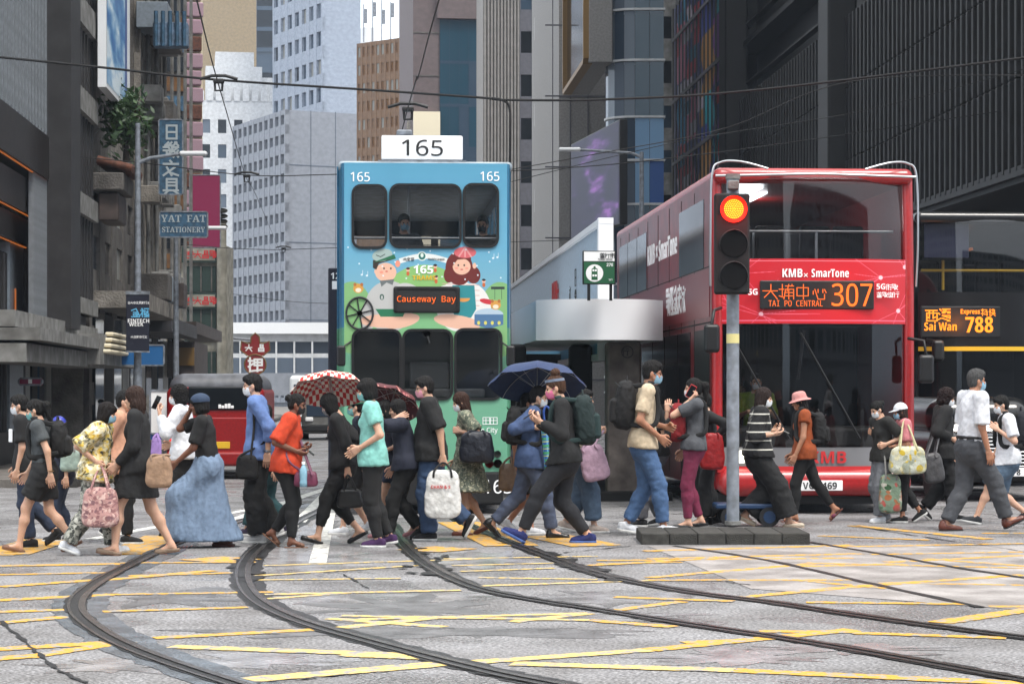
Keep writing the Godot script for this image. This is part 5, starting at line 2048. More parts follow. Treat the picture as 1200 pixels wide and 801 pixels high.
func build_buses() -> void:
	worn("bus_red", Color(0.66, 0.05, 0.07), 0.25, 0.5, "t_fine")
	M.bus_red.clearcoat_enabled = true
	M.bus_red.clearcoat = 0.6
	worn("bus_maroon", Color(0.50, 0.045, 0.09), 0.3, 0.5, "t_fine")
	worn("bus_dark", Color(0.06, 0.06, 0.065), 0.25, 0.5, "t_fine")
	mat("bus_silver", Color(0.52, 0.52, 0.53), 0.35, 0.4)
	var d := 28.0
	var k := d / F
	var o := thing("red_bus", "red double deck bus showing route 307 on its amber display", "bus", P(957, HY, d) * Vector3(1, 0, 1), TH)
	var X := func(px: float) -> float: return (px - 957.0) * k
	var Y := func(py: float) -> float: return EYE + (HY - py) * k
	var w := 2.46
	var h := 4.38
	make_bus(o, w, h, 11.2, M.bus_red, false)
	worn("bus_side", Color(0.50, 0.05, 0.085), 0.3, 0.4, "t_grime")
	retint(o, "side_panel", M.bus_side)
	for s in [[1.25, 0.015], [2.42, 0.02], [3.14, 0.012]]:
		var q := B.new()
		q.span(Vector3(-w / 2 - 0.056, s[0], -11.0), Vector3(-w / 2 - 0.05, s[0] + s[1], -0.4))
		part("panel_joint", q.mesh(), M.rubber, o)
	for s in 8:
		var q := B.new()
		q.span(Vector3(-w / 2 - 0.055, 0.4, -1.85 - s * 1.25), Vector3(-w / 2 - 0.05, 4.2, -1.838 - s * 1.25))
		part("panel_joint", q.mesh(), M.rubber, o)
	# front skin from the ground up
	var b := bowed(0.12, 0.26, w, -0.06, 0.22, 0, h)
	part("valance", b.mesh(), M.matt_black, o)
	b = B.new()
	b.rbox(Vector3(0, 0.4, -0.2), Vector3(w, 0.36, 0.5), 0.16, 4)
	part("bumper", b.mesh(), M.bus_red, o)
	var lip := bowed(0.52, 0.60, w, 0.0, 0.2, 0, h)
	part("bumper_lip", lip.mesh(), M.red_print, o)
	b = bowed(0.60, 0.84, w, -0.01, 0.2, 0, h)
	part("silver_band", b.mesh(), M.bus_silver, o)
	words("KMB", Transform3D(Basis.IDENTITY, Vector3(X.call(970), 0.64, 0.005)), 0.15, M.red_print, o, "Droid Sans", 700, 0.006, 1.1)
	b = B.new()
	b.rbox(Vector3(X.call(960), 0.36, 0.06), Vector3(0.58, 0.13, 0.02), 0.008, 1)
	var plate := part("number_plate", b.mesh(), M.white_print, o)
	words("VC 2469", Transform3D(Basis.IDENTITY, Vector3(X.call(960), 0.315, 0.071)), 0.085, M.dark_print, plate, "Droid Sans", 700)
	b = bowed(2.40, 3.22, w, 0.02, 0.2, 0.06, h)
	var pr := Paint.new(512, 176, 1.0, Vector2.ZERO)
	pr.im.fill(Color(0.72, 0.12, 0.16))
	var r := RandomNumberGenerator.new()
	r.seed = 5
	for s in [[60, 40], [110, 150], [430, 50], [480, 140], [30, 130], [500, 20]]:
		for q in 7:
			var a := r.randf() * TAU
			pr.line([Vector2(s[0], s[1]), Vector2(s[0], s[1]) + Vector2(cos(a) * 1.6, sin(a)) * r.randf_range(40, 110)], 1.4, Color(0.88, 0.40, 0.48))
		pr.oval(s[0], s[1], 6, 6, Color(0.95, 0.72, 0.75))
	pr.line([Vector2(0, 6), Vector2(512, 6)], 1.5, Color(0.9, 0.5, 0.55))
	pr.line([Vector2(0, 168), Vector2(512, 168)], 3, Color(0.85, 0.4, 0.5))
	for e in b.t.size():
		b.t[e].y = 1.0 - b.t[e].y
	part("front_print", b.mesh(), printed("bus_front_print", pr.im, 0.3, Vector3.ONE, false), o)
	words("KMB", Transform3D(Basis.IDENTITY, Vector3(X.call(928), 2.985, 0.02)), 0.105, M.white_print, o, "Droid Sans", 700, 0.008, 0.85)
	words("\u00d7", Transform3D(Basis.IDENTITY, Vector3(X.call(944), 2.985, 0.02)), 0.09, M.white_print, o)
	words("SmarTone", Transform3D(Basis.IDENTITY, Vector3(X.call(973), 2.985, 0.02)), 0.1, M.white_print, o, "Droid Sans", 700, 0.008, 0.72)
	words("5G", Transform3D(Basis.IDENTITY, Vector3(X.call(1034), 2.835, -0.012)), 0.07, M.white_print, o, "Droid Sans", 700)
	glyphs("街號", Transform3D(Basis.IDENTITY, Vector3(X.call(1040), 2.83, -0.015)), 0.07, M.white_print, o, false, 0.1)
	glyphs("華號樂行", Transform3D(Basis.IDENTITY, Vector3(X.call(1029), 2.735, -0.012)), 0.065, M.white_print, o, false, 0.1)
	words("5G", Transform3D(Basis.IDENTITY, Vector3(X.call(882), 2.76, 0.0)), 0.075, M.white_print, o, "Droid Sans", 700)
	b = B.new()
	b.rbox(Vector3(X.call(957.5), Y.call(345.5), 0.005), Vector3(135 * k, 33.5 * k, 0.05), 0.015, 2)
	var led := part("destination_display", b.mesh(), M.black, o)
	glyphs("大埔中心", Transform3D(Basis.IDENTITY, Vector3(X.call(893), Y.call(350.5), 0.033)), 0.185, M.led_amber_soft, led, false, 0.055)
	words("TAI PO CENTRAL", Transform3D(Basis.IDENTITY, Vector3(X.call(932), Y.call(359), 0.033)), 0.075, M.led_amber_soft, led, "Droid Sans Mono", 400, 0.005, 0.8)
	words("307", Transform3D(Basis.IDENTITY, Vector3(X.call(999), Y.call(359), 0.033)), 0.285, M.led_amber, led, "Droid Sans", 400, 0.006, 0.84)
	lamp("display_light", o.position + Vector3(X.call(999), Y.call(345), 0.5), Color(1, 0.5, 0.1), 0.06, 0.1)
	# windscreens
	b = bowed(3.22, 4.27, w - 0.14, 0.0, 0.2, 0.1, h)
	part("upper_windscreen", b.mesh(), M.windscreen, o)
	b = bowed(0.84, 2.40, w - 0.06, 0.0, 0.2, 0, h)
	part("lower_windscreen", b.mesh(), M.windscreen, o)
	b = bowed(4.25, 4.33, w, 0.03, 0.2, 0.16, h)
	part("brow", b.mesh(), M.bus_red, o)
	for s in [-1.0, 1.0]:
		b = B.new()
		var col: Array = []
		for q in 9:
			var y := lerpf(0.6, 4.3, q / 8.0)
			col.append(Vector3(s * (w / 2 - 0.0), y, -0.2 - 0.1 * pow(maxf(0, (y - 2.4) / 2.0), 2.0)))
		b.tube(col, 0.07, 8, 0.07, 0.9, Vector3(0, 0, 1))
		part("corner_pillar", b.mesh(), M.bus_red, o)
		# silver branch guards
		b = B.new()
		b.tube(spline([Vector3(s * 0.62, h - 0.03, 0.02), Vector3(s * 0.95, h + 0.06, -0.03), Vector3(s * 1.2, h + 0.06, -0.12), Vector3(s * 1.31, h - 0.1, -0.12), Vector3(s * 1.33, h - 0.9, -0.12), Vector3(s * 1.32, h - 1.5, -0.18)], 6), 0.015, 6)
		part("branch_guard", b.mesh(), M.steel, o)
	b = B.new()
	b.tube([Vector3(-1.28, h - 0.12, -0.02), Vector3(0, h - 0.1, 0.12), Vector3(1.28, h - 0.12, -0.02)], 0.018, 6)
	part("brow_rail", b.mesh(), M.steel, o)
	b = B.new()
	b.tube([Vector3(-1.1, 3.6, -0.5), Vector3(1.1, 3.6, -0.5)], 0.022, 6)
	b.tube([Vector3(0.1, 3.0, -0.5), Vector3(0.1, 3.6, -0.5)], 0.022, 6)
	part("handrail", b.mesh(), M.steel, o)
	b = B.new()
	b.box(Vector3(-0.45, 4.16, -3.4), Vector3(0.09, 0.03, 4.4))
	part("ceiling_light", b.mesh(), M.cabin_light, o)
	lamp("bus_ceiling_light", o.position + Basis(Vector3.UP, TH) * Vector3(-0.45, 4.0, -2.4), Color(0.95, 0.98, 1), 0.35, 0.2)
	for s in [-0.35, 0.55]:
		b = B.new()
		b.tube([Vector3(s, 0.95, 0.03), Vector3(s - 0.75, 2.28, 0.0)], 0.014, 5)
		b.tube([Vector3(s - 0.78, 1.7, -0.03), Vector3(s - 0.7, 2.32, -0.03)], 0.02, 4)
		part("wiper", b.mesh(), M.black, o)
	for s in [-0.95, 0.95]:
		b = B.new()
		b.ball(Vector3(s, 0.72, -0.07), Vector3(0.12, 0.08, 0.05), 8)
		part("headlight", b.mesh(), M.headlamp, o)
	for s in [[-1.35, 2.26, 0.12], [1.38, 1.88, 0.1]]:
		b = B.new()
		b.rbox(Vector3(s[0], s[1] - 0.05, s[2]), Vector3(0.2, 0.36, 0.1), 0.05, 3)
		b.tube([Vector3(s[0], s[1] + 0.12, s[2]), Vector3(s[0] * 0.98, s[1] + 0.3, s[2]), Vector3(signf(s[0]) * 1.2, s[1] + 0.34, -0.1)], 0.022, 6)
		part("mirror", b.mesh(), M.black, o)
	# lettering along the visible side
	var sd := Basis(Vector3.UP, -PI / 2)
	b = B.new()
	b.span(Vector3(-w / 2 - 0.058, 2.5, -9.0), Vector3(-w / 2 - 0.051, 3.12, -0.5))
	part("side_print", b.mesh(), M.bus_maroon, o)
	words("KMB \u00d7 SmarTone", Transform3D(sd, Vector3(-w / 2 - 0.053, 3.5, -5.2)), 0.3, M.white_print, o, "Droid Sans", 700, 0.006)
	glyphs("號隆金安永", Transform3D(sd, Vector3(-w / 2 - 0.06, 2.66, -4.6)), 0.36, M.white_print, o, false, 0.13)
	# the darker bus behind it
	d = 36.0
	k = d / F
	o = thing("dark_bus", "dark fronted double deck bus showing route 788 with a yellow waist stripe", "bus", P(1167, HY, d) * Vector3(1, 0, 1), TH)
	X = func(px: float) -> float: return (px - 1167.0) * k
	h = EYE + (HY - 247) * k
	make_bus(o, w, h, 11.0, M.bus_dark, true)
	Y = func(py: float) -> float: return EYE + (HY - py) * k
	b = bowed(0.12, 0.9, w, -0.02, 0.2, 0, h)
	part("bumper", b.mesh(), M.bus_dark, o)
	b = bowed(Y.call(411), Y.call(406), w, 0.03, 0.2, 0, h)
	part("yellow_stripe", b.mesh(), M.yellow_paint, o)
	b = bowed(Y.call(406), Y.call(342), w, 0.02, 0.2, 0.02, h)
	part("front_panel", b.mesh(), M.bus_dark, o)
	b = bowed(Y.call(342), h - 0.1, w - 0.06, 0.0, 0.2, 0.14, h)
	part("upper_windscreen", b.mesh(), M.windscreen, o)
	b = bowed(0.9, Y.call(411), w - 0.04, 0.0, 0.2, 0, h)
	part("lower_windscreen", b.mesh(), M.windscreen, o)
	b = bowed(h - 0.16, h - 0.04, w, 0.01, 0.2, 0.16, h)
	part("brow", b.mesh(), M.spandrel_grey, o)
	b = B.new()
	b.rbox(Vector3(X.call(1114), Y.call(280), -0.28), Vector3(0.74, 0.58, 0.02), 0.009, 2)
	part("sun_blind", b.mesh(), mat("blind_blue", Color(0.16, 0.18, 0.30), 0.6), o)
	b = B.new()
	b.tube([Vector3(-1.1, Y.call(315), -0.5), Vector3(1.1, Y.call(315), -0.5)], 0.025, 6)
	b.tube([Vector3(X.call(1114), Y.call(338), -0.5), Vector3(X.call(1114), Y.call(303), -0.5)], 0.025, 6)
	part("handrail", b.mesh(), M.yellow_paint, o)
	for s in [[1078, 279], [1178, 283]]:
		b = B.new()
		b.box(Vector3(X.call(s[0]), Y.call(s[1]), -2.6), Vector3(0.26, 0.05, 0.5), Basis(Vector3(0, 0, 1), 0.3))
		part("ceiling_light", b.mesh(), M.warm_strip, o)
	b = B.new()
	b.rbox(Vector3(X.call(1125), Y.call(377), 0.02), Vector3(1.3, 0.5, 0.04), 0.01, 1)
	led = part("destination_display", b.mesh(), M.black, o)
	glyphs("西灣", Transform3D(Basis.IDENTITY, Vector3(X.call(1083), Y.call(376), 0.042)), 0.19, M.led_yellow, led, false, 0.1)
	words("Sai Wan", Transform3D(Basis.IDENTITY, Vector3(X.call(1101), Y.call(387.5), 0.042)), 0.13, M.led_yellow, led, "Droid Sans", 700, 0.006, 0.8)
	words("788", Transform3D(Basis.IDENTITY, Vector3(X.call(1147), Y.call(389.5), 0.042)), 0.25, M.led_yellow, led, "Droid Sans", 700, 0.006, 0.84)
	words("Express", Transform3D(Basis.IDENTITY, Vector3(X.call(1136), Y.call(368), 0.042)), 0.075, M.led_yellow, led, "Droid Sans", 700, 0.006, 0.85)
	glyphs("特快", Transform3D(Basis.IDENTITY, Vector3(X.call(1149), Y.call(370), 0.042)), 0.11, M.led_yellow, led, false, 0.1)
	lamp("display_light", o.position + Vector3(X.call(1130), Y.call(378), 0.5), Color(1, 0.55, 0.1), 0.08, 0.1)
	b = B.new()
	b.rbox(Vector3(X.call(1094), Y.call(411), 0.25), Vector3(0.2, 0.34, 0.12), 0.06, 3)
	b.tube([Vector3(X.call(1094), Y.call(401), 0.22), Vector3(X.call(1085), Y.call(398), 0.0)], 0.025, 6)
	part("mirror", b.mesh(), M.black, o)


# ---------------------------------------------------------------- other vehicles
func build_other_vehicles() -> void:
	# red van seen from behind
	var d := 39.0
	var k := d / F
	worn("van_red", Color(0.56, 0.05, 0.06), 0.3, 0.6, "t_fine")
	worn("van_roof", Color(0.38, 0.39, 0.42), 0.4, 0.6, "t_grime")
	var o := thing("red_van", "red van with silver grey roof seen from behind, left of the tram", "van", P(252, HY, d) * Vector3(1, 0, 1), TH)
	var X := func(px: float) -> float: return (px - 246.0) * k
	var Y := func(py: float) -> float: return EYE + (HY - py) * k
	var b := B.new()
	b.rbox(Vector3(0, 0.95, -2.1), Vector3(1.72, 1.35, 4.2), 0.14, 4)
	part("body", b.mesh(), M.van_red, o)
	b = B.new()
	b.rbox(Vector3(0, 1.55, -2.0), Vector3(1.66, 0.62, 3.8), 0.26, 5)
	part("roof", b.mesh(), M.van_roof, o)
	b = B.new()
	b.rbox(Vector3(0.1, 1.42, -0.02), Vector3(1.15, 0.42, 0.1), 0.04, 2)
	var rw := part("rear_window", b.mesh(), M.window_dark, o)
	b = B.new()
	for q in 5:
		b.rbox(Vector3(0.08 + q * 0.055, 1.27 + [0.02, 0.0, 0.03, 0.035, 0.0][q] * 0.5, 0.03), Vector3(0.05, 0.05 + [0.02, 0.0, 0.03, 0.035, 0.0][q], 0.02), 0.008, 1)
	part("white_sticker", b.mesh(), M.white_print, rw)
	b = B.new()
	b.rbox(Vector3(0.0, 0.72, 0.0), Vector3(1.2, 0.74, 0.06), 0.03, 2)
	part("tailgate", b.mesh(), M.van_red, o)
	b = B.new()
	b.rbox(Vector3(0.0, 0.6, 0.035), Vector3(0.52, 0.12, 0.02), 0.008, 1)
	part("number_plate", b.mesh(), M.yellow_paint, o)
	b = B.new()
	b.rbox(Vector3(0, 0.36, 0.02), Vector3(1.7, 0.26, 0.2), 0.06, 2)
	part("bumper", b.mesh(), M.van_red, o)
	for s in [-1.0, 1.0]:
		b = B.new()
		b.rbox(Vector3(s * 0.75, 0.84, -0.01), Vector3(0.17, 0.6, 0.09), 0.03, 2)
		var tl := part("tail_light", b.mesh(), M.red_print, o)
		b = B.new()
		b.ball(Vector3(s * 0.73, 0.78, 0.04), Vector3(0.07, 0.07, 0.03), 8)
		part("turn_signal", b.mesh(), M.tail_amber if s < 0 else M.terracotta, tl)
		for z in [-0.8, -3.3]:
			b = B.new()
			b.tube([Vector3(s * 0.66, 0.31, z), Vector3(s * 0.87, 0.31, z)], 0.31, 18)
			part("wheel", b.mesh(), M.rubber, o)
	lamp("turn_signal_light", o.position + Vector3(-0.73, 0.78, 0.25), Color(1, 0.35, 0.05), 0.05, 0.06)
	# dark car under the dark bus
	d = 31.0
	k = d / F
	o = thing("dark_car", "dark car with bright grille and white plate in front of the dark bus", "car", P(1183, HY, d) * Vector3(1, 0, 1), TH)
	worn("car_paint", Color(0.07, 0.075, 0.085), 0.2, 0.8, "t_fine")
	b = B.new()
	b.rbox(Vector3(0, 0.62, -2.2), Vector3(1.84, 0.72, 4.5), 0.2, 5)
	part("body", b.mesh(), M.car_paint, o)
	b = B.new()
	b.rbox(Vector3(0, 1.15, -2.6), Vector3(1.56, 0.62, 2.5), 0.28, 5)
	part("cabin", b.mesh(), M.car_paint, o)
	b = B.new()
	b.box(Vector3(0, 1.14, -1.42), Vector3(1.36, 0.46, 0.03), Basis(Vector3.RIGHT, -0.55))
	part("windscreen", b.mesh(), M.window_blue, o)
	b = B.new()
	for q in 9:
		b.rbox(Vector3(0, 0.50 + q * 0.05, 0.05), Vector3(0.95, 0.018, 0.03), 0.008, 1)
	b.ring(Vector2(0, 0.7), Vector2(0.95, 0.46), 0.05, 0.03, 0.03, 0.07)
	part("grille", b.mesh(), M.steel, o)
	b = B.new()
	b.rbox(Vector3(0.02, 0.42, 0.09), Vector3(0.5, 0.12, 0.02), 0.008, 1)
	plate_text(o, b, "RR 8", Vector3(0.02, 0.38, 0.101))
	for s in [-1.0, 1.0]:
		b = B.new()
		b.rbox(Vector3(s * 0.7, 0.74, 0.0), Vector3(0.34, 0.16, 0.12), 0.05, 3)
		part("headlight", b.mesh(), M.headlamp, o)
		for z in [-0.85, -3.6]:
			b = B.new()
			b.tube([Vector3(s * 0.72, 0.33, z), Vector3(s * 0.93, 0.33, z)], 0.33, 18)
			part("wheel", b.mesh(), M.rubber, o)
	# a white van and a pale taxi far down the street
	for s in [["white_far_van", "small white van far down the street beside the tram", 366, 92.0, 1.9, 2.1, "white_paint"], ["pale_far_car", "pale car far down the street below the checked umbrella", 385, 70.0, 1.7, 1.3, "concrete"]]:
		o = thing(s[0], s[1], "van" if s[5] > 1.5 else "car", P(s[2], HY, s[3]) * Vector3(1, 0, 1), TH)
		b = B.new()
		b.rbox(Vector3(0, s[5] * 0.5 + 0.15, -2), Vector3(s[4], s[5] - 0.1, 4.0), 0.18, 4)
		part("body", b.mesh(), M[s[6]], o)
		b = B.new()
		b.rbox(Vector3(0, s[5] * 0.72, 0.0), Vector3(s[4] * 0.82, s[5] * 0.3, 0.06), 0.03, 2)
		part("windscreen", b.mesh(), M.window_blue, o)
		b = B.new()
		b.rbox(Vector3(0, 0.38, 0.02), Vector3(s[4], 0.22, 0.12), 0.05, 2)
		part("bumper", b.mesh(), M.rubber, o)
		for e in [-1.0, 1.0]:
			b = B.new()
			b.rbox(Vector3(e * s[4] * 0.36, 0.66, 0.01), Vector3(0.25, 0.14, 0.08), 0.04, 2)
			part("headlight", b.mesh(), M.white_print, o)
			b = B.new()
			b.tube([Vector3(e * (s[4] * 0.5 - 0.2), 0.3, -0.8), Vector3(e * s[4] * 0.5, 0.3, -0.8)], 0.3, 14)
			part("wheel", b.mesh(), M.rubber, o)
	# blue hand trolley behind the traffic light
	var g := G(880, 616)
	o = thing("blue_trolley", "blue platform trolley with black wheels behind the traffic light pole", "trolley", g, 0.0)
	k = -g.z / F
	b = B.new()
	b.rbox(Vector3(-0.05, 0.235, 0), Vector3(0.75, 0.06, 0.45), 0.02, 2)
	part("platform", b.mesh(), mat("trolley_blue", Color(0.06, 0.19, 0.33), 0.5), o)
	for s in [[-0.25, 0.2], [0.19, 0.2], [-0.25, -0.2], [0.19, -0.2]]:
		b = B.new()
		b.tube([Vector3(s[0], 0.115, s[1] - 0.02), Vector3(s[0], 0.115, s[1] + 0.025)], 0.115, 20)
		var wh := part("wheel", b.mesh(), M.rubber, o)
		b = B.new()
		b.tube([Vector3(s[0], 0.115, s[1] - 0.024), Vector3(s[0], 0.115, s[1] + 0.03)], 0.07, 16)
		part("hub", b.mesh(), M.trolley_blue, wh)


func plate_text(o: Node3D, b: B, text: String, at: Vector3) -> void:
	var plate := part("number_plate", b.mesh(), M.white_print, o)
	words(text, Transform3D(Basis.IDENTITY, at), 0.08, M.dark_print, plate, "Droid Sans", 700)


# ---------------------------------------------------------------- across the junction, met only in the glass of the buses and the tram
func build_behind() -> void:
	for s in [["grey_office_block", "grey office block across the junction, mirrored in the tram windows", -46.0, 9.0, 46.0, 32.0, "concrete_tower"], ["pale_office_block", "pale office block across the junction, mirrored at the right of the bus glass", 15.5, 62.0, 44.0, 24.0, "tower_grey"]]:
		var w: float = s[3] - s[2]
		var o := thing(s[0], s[1], "building", Vector3((s[2] + s[3]) * 0.5, 0, s[4]), PI)
		core(o, Vector3(-w / 2, 0, -18), Vector3(w / 2, s[5], 0), M[s[6]], "wall")
		facade(o, Transform3D(Basis.IDENTITY, Vector3(-w / 2, 3, 0)), w, s[5] - 3, 18, 12, 0.66, 0.55, M[s[6]], [M.window_dark, M.window_blue, M.window_grey], 0.3)


# ---------------------------------------------------------------- tram stop
func build_stop() -> void:
	var d := 31.0
	var k := d / F
	var o := thing("tram_stop_shelter", "tram stop shelter with curved white fascia and beige end wall between tram and red bus", "shelter", P(707, HY, d) * Vector3(1, 0, 1), TH)
	var w := 152 * k
	var y0 := EYE + (HY - 398) * k
	var y1 := EYE + (HY - 350) * k
	var top: Array = []
	var bot: Array = []
	for q in 25:
		var f := q / 24.0 * 2 - 1
		var p := Vector3(f * w / 2, 0, 0.5 * (1 - pow(absf(f), 2.6)) - 0.5)
		top.append(p + Vector3.UP * y1)
		bot.append(p + Vector3.UP * y0)
	var b := B.new()
	b.dome_strip([bot, top])
	mat("stop_white", Color(0.93, 0.935, 0.95), 0.3)
	part("fascia", b.mesh(), M.stop_white, o)
	b = B.new()
	for q in 24:
		b.tri(top[q], top[q + 1], Vector3(0, y1, -0.6))
		b.tri(bot[q + 1], bot[q], Vector3(0, y0, -0.6))
	b.span(Vector3(-w / 2, y0 + 0.003, -9), Vector3(w / 2, y1 - 0.003, -0.52))
	part("canopy", b.mesh(), M.stop_white, o)
	b = B.new()
	b.rbox(Vector3((735 - 703) * k, y0 * 0.5, -0.9), Vector3(42 * k, y0 - 0.02, 0.3), 0.05, 2)
	part("end_wall", b.mesh(), worn("stop_beige", Color(0.52, 0.48, 0.46), 0.6, 0.5, "t_grime"), o)
	glyphs("行", Transform3D(Basis.IDENTITY, Vector3((733 - 703) * k, y0 - 0.2, -0.745)), 0.09, M.dark_print, o, false, 0.12)
	b = B.new()
	b.ring(Vector2((737 - 703) * k + 0.02, y0 - 0.155), Vector2(0.15, 0.15), 0.07, 0.012, -0.75, -0.744)
	part("round_emblem", b.mesh(), M.dark_print, o)
	for s in [615, 700]:
		b = B.new()
		b.rbox(Vector3((s - 703) * k, y0 * 0.5, -3.0), Vector3(0.35, y0, 0.35), 0.08, 2)
		part("column", b.mesh(), M.dark_inside, o)
	b = B.new()
	b.span(Vector3(-w / 2 + 0.1, 0.12, -9), Vector3(w / 2 - 0.5, y0 - 0.05, -8.9))
	b.span(Vector3(-w / 2, 0, -12), Vector3(w / 2 + 0.1, 0.12, -0.2))
	part("platform_and_back", b.mesh(), M.dark_inside, o)
	# long advertising hoarding that runs back along the platform
	o = thing("long_hoarding", "long pale blue advertising hoarding running back along the tram platform", "hoarding", Vector3((711 - 600.0) / F * 32.6, 0, -32.6), TH)
	var hy1 := EYE + (HY - 262) / F * 32.6
	var hy0 := 2.1
	var len := 26.0
	b = B.new()
	b.span(Vector3(-0.04, hy0, -len), Vector3(0.04, hy1, -0.2))
	part("panel", b.mesh(), worn("hoarding_blue", Color(0.64, 0.73, 0.80), 0.4, 0.3, "t_fine"), o)
	b = B.new()
	b.span(Vector3(-0.1, hy1, -len), Vector3(0.1, hy1 + 0.09, 0.0))
	b.span(Vector3(-0.12, hy0 - 0.1, -0.2), Vector3(0.1, hy1 + 0.09, -0.005))
	b.span(Vector3(-0.1, hy0 - 0.1, -len), Vector3(0.1, hy0, -0.2))
	part("frame", b.mesh(), M.white_paint, o)
	b = B.new()
	for q in 24:
		b.quad(Vector3(-0.046, hy0, -len + q * len / 24.0), Vector3(-0.046, hy0, -len + (q + 1) * len / 24.0), Vector3(-0.046, hy0 + 0.5 + 0.2 * sin(q * 0.9 + 0.9), -len + (q + 1) * len / 24.0), Vector3(-0.046, hy0 + 0.5 + 0.2 * sin(q * 0.9), -len + q * len / 24.0))
	part("sea_print", b.mesh(), M.cyan_print, o)
	var sd := Basis(Vector3.UP, -PI / 2)
	words("RUN+", Transform3D(sd, Vector3(-0.05, hy1 - 0.85, -8.5)), 0.42, M.red_print, o, "Droid Sans", 700)
	glyphs("日發文具", Transform3D(sd, Vector3(-0.05, hy1 - 0.7, -4.6)), 0.3, M.dark_print, o, true, 0.07)
	glyphs("永隆金福", Transform3D(sd, Vector3(-0.05, hy1 - 0.9, -5.6)), 0.26, M.dark_print, o, true, 0.07)
	glyphs("安行樂", Transform3D(sd, Vector3(-0.05, hy1 - 1.3, -3.6)), 0.2, M.dark_print, o, true, 0.07)
	for q in 4:
		b = B.new()
		b.cyl(Vector3(0.25, 0, -2 - q * 6.5), Vector3(0.25, hy0, -2 - q * 6.5), 0.07, 8)
		part("post", b.mesh(), M.pole_grey, o)
	# street name and stop sign on the fascia
	o = thing("tram_stop_sign", "green and white tram stop sign with a tram emblem above the white fascia", "sign", P(702, 352, 30.6), TH)
	k = 30.6 / F
	b = B.new()
	for s in [-12, 14]:
		b.span(Vector3(s * k - 0.02, 0, -0.03), Vector3(s * k + 0.02, 20 * k, 0.01))
	part("post", b.mesh(), M.black, o)
	b = B.new()
	b.rbox(Vector3(0, 38.5 * k, 0), Vector3(39 * k, 39.5 * k, 0.06), 0.01, 1)
	part("backing", b.mesh(), M.black, o)
	b = B.new()
	b.span(Vector3(-18 * k, 46 * k, 0.03), Vector3(18 * k, 57 * k, 0.034))
	part("white_panel", b.mesh(), M.white_print, o)
	b = B.new()
	b.span(Vector3(-18 * k, 20 * k, 0.03), Vector3(18 * k, 45 * k, 0.034))
	part("green_panel", b.mesh(), M.green_print, o)
	glyphs("華打街", Transform3D(Basis.IDENTITY, Vector3(1.0 * k, 50 * k, 0.037)), 5.4 * k, M.dark_print, o, false, 0.1)
	words("Pedder Street", Transform3D(Basis.IDENTITY, Vector3(7 * k, 47.2 * k, 0.037)), 2.0 * k, M.dark_print, o)
	words("27E", Transform3D(Basis.IDENTITY, Vector3(12.5 * k, 40 * k, 0.037)), 3.6 * k, M.white_print, o, "Droid Sans", 700)
	words("W1", Transform3D(Basis.IDENTITY, Vector3(13.5 * k, 23 * k, 0.037)), 2.4 * k, M.white_print, o)
	b = B.new()
	var disc: Array = []
	for q in 32:
		disc.append(Vector2(-5.5 * k + cos(TAU * q / 32) * 10.2 * k, 32 * k + sin(TAU * q / 32) * 10.2 * k))
	b.prism(disc, 0.034, 0.037)
	part("disc", b.mesh(), M.white_print, o)
	b = B.new()
	b.x = Transform3D(Basis.from_scale(Vector3(k, k, 1)), Vector3(-5.5 * k, 32 * k, 0))
	b.prism([Vector2(-3.6, -8), Vector2(3.6, -8), Vector2(3.4, 5), Vector2(1.2, 6.2), Vector2(1.0, 8), Vector2(-1.0, 8), Vector2(-1.2, 6.2), Vector2(-3.4, 5)], 0.0375, 0.0395)
	part("tram_emblem", b.mesh(), M.green_print, o)
	b = B.new()
	b.x = Transform3D(Basis.from_scale(Vector3(k, k, 1)), Vector3(-5.5 * k, 32 * k, 0))
	for s in [[-2.6, 2.0], [0.3, 2.0], [-2.6, -4.0], [0.3, -4.0]]:
		b.span(Vector3(s[0], s[1], 0.0395), Vector3(s[0] + 2.3, s[1] + 2.4, 0.0405))
	part("emblem_windows", b.mesh(), M.white_print, o)
	# dark blue post sign left of the tram
	o = thing("navy_post_sign", "tall narrow navy blue post sign with white numerals left of the tram", "sign", P(392, HY, 30.0) * Vector3(1, 0, 1), TH)
	k = 30.0 / F
	b = B.new()
	b.rbox(Vector3(0, (EYE + (HY - 314) * k) * 0.5, 0), Vector3(15 * k, EYE + (HY - 314) * k, 0.12), 0.02, 1)
	part("post", b.mesh(), M.navy_post, o)
	words("12", Transform3D(Basis.IDENTITY, Vector3(0.01, EYE + (HY - 327) * k, 0.064)), 0.085, M.white_print, o, "Droid Sans", 700)
	words("\u2198", Transform3D(Basis.IDENTITY, Vector3(0.01, EYE + (HY - 339) * k, 0.064)), 0.085, M.white_print, o)


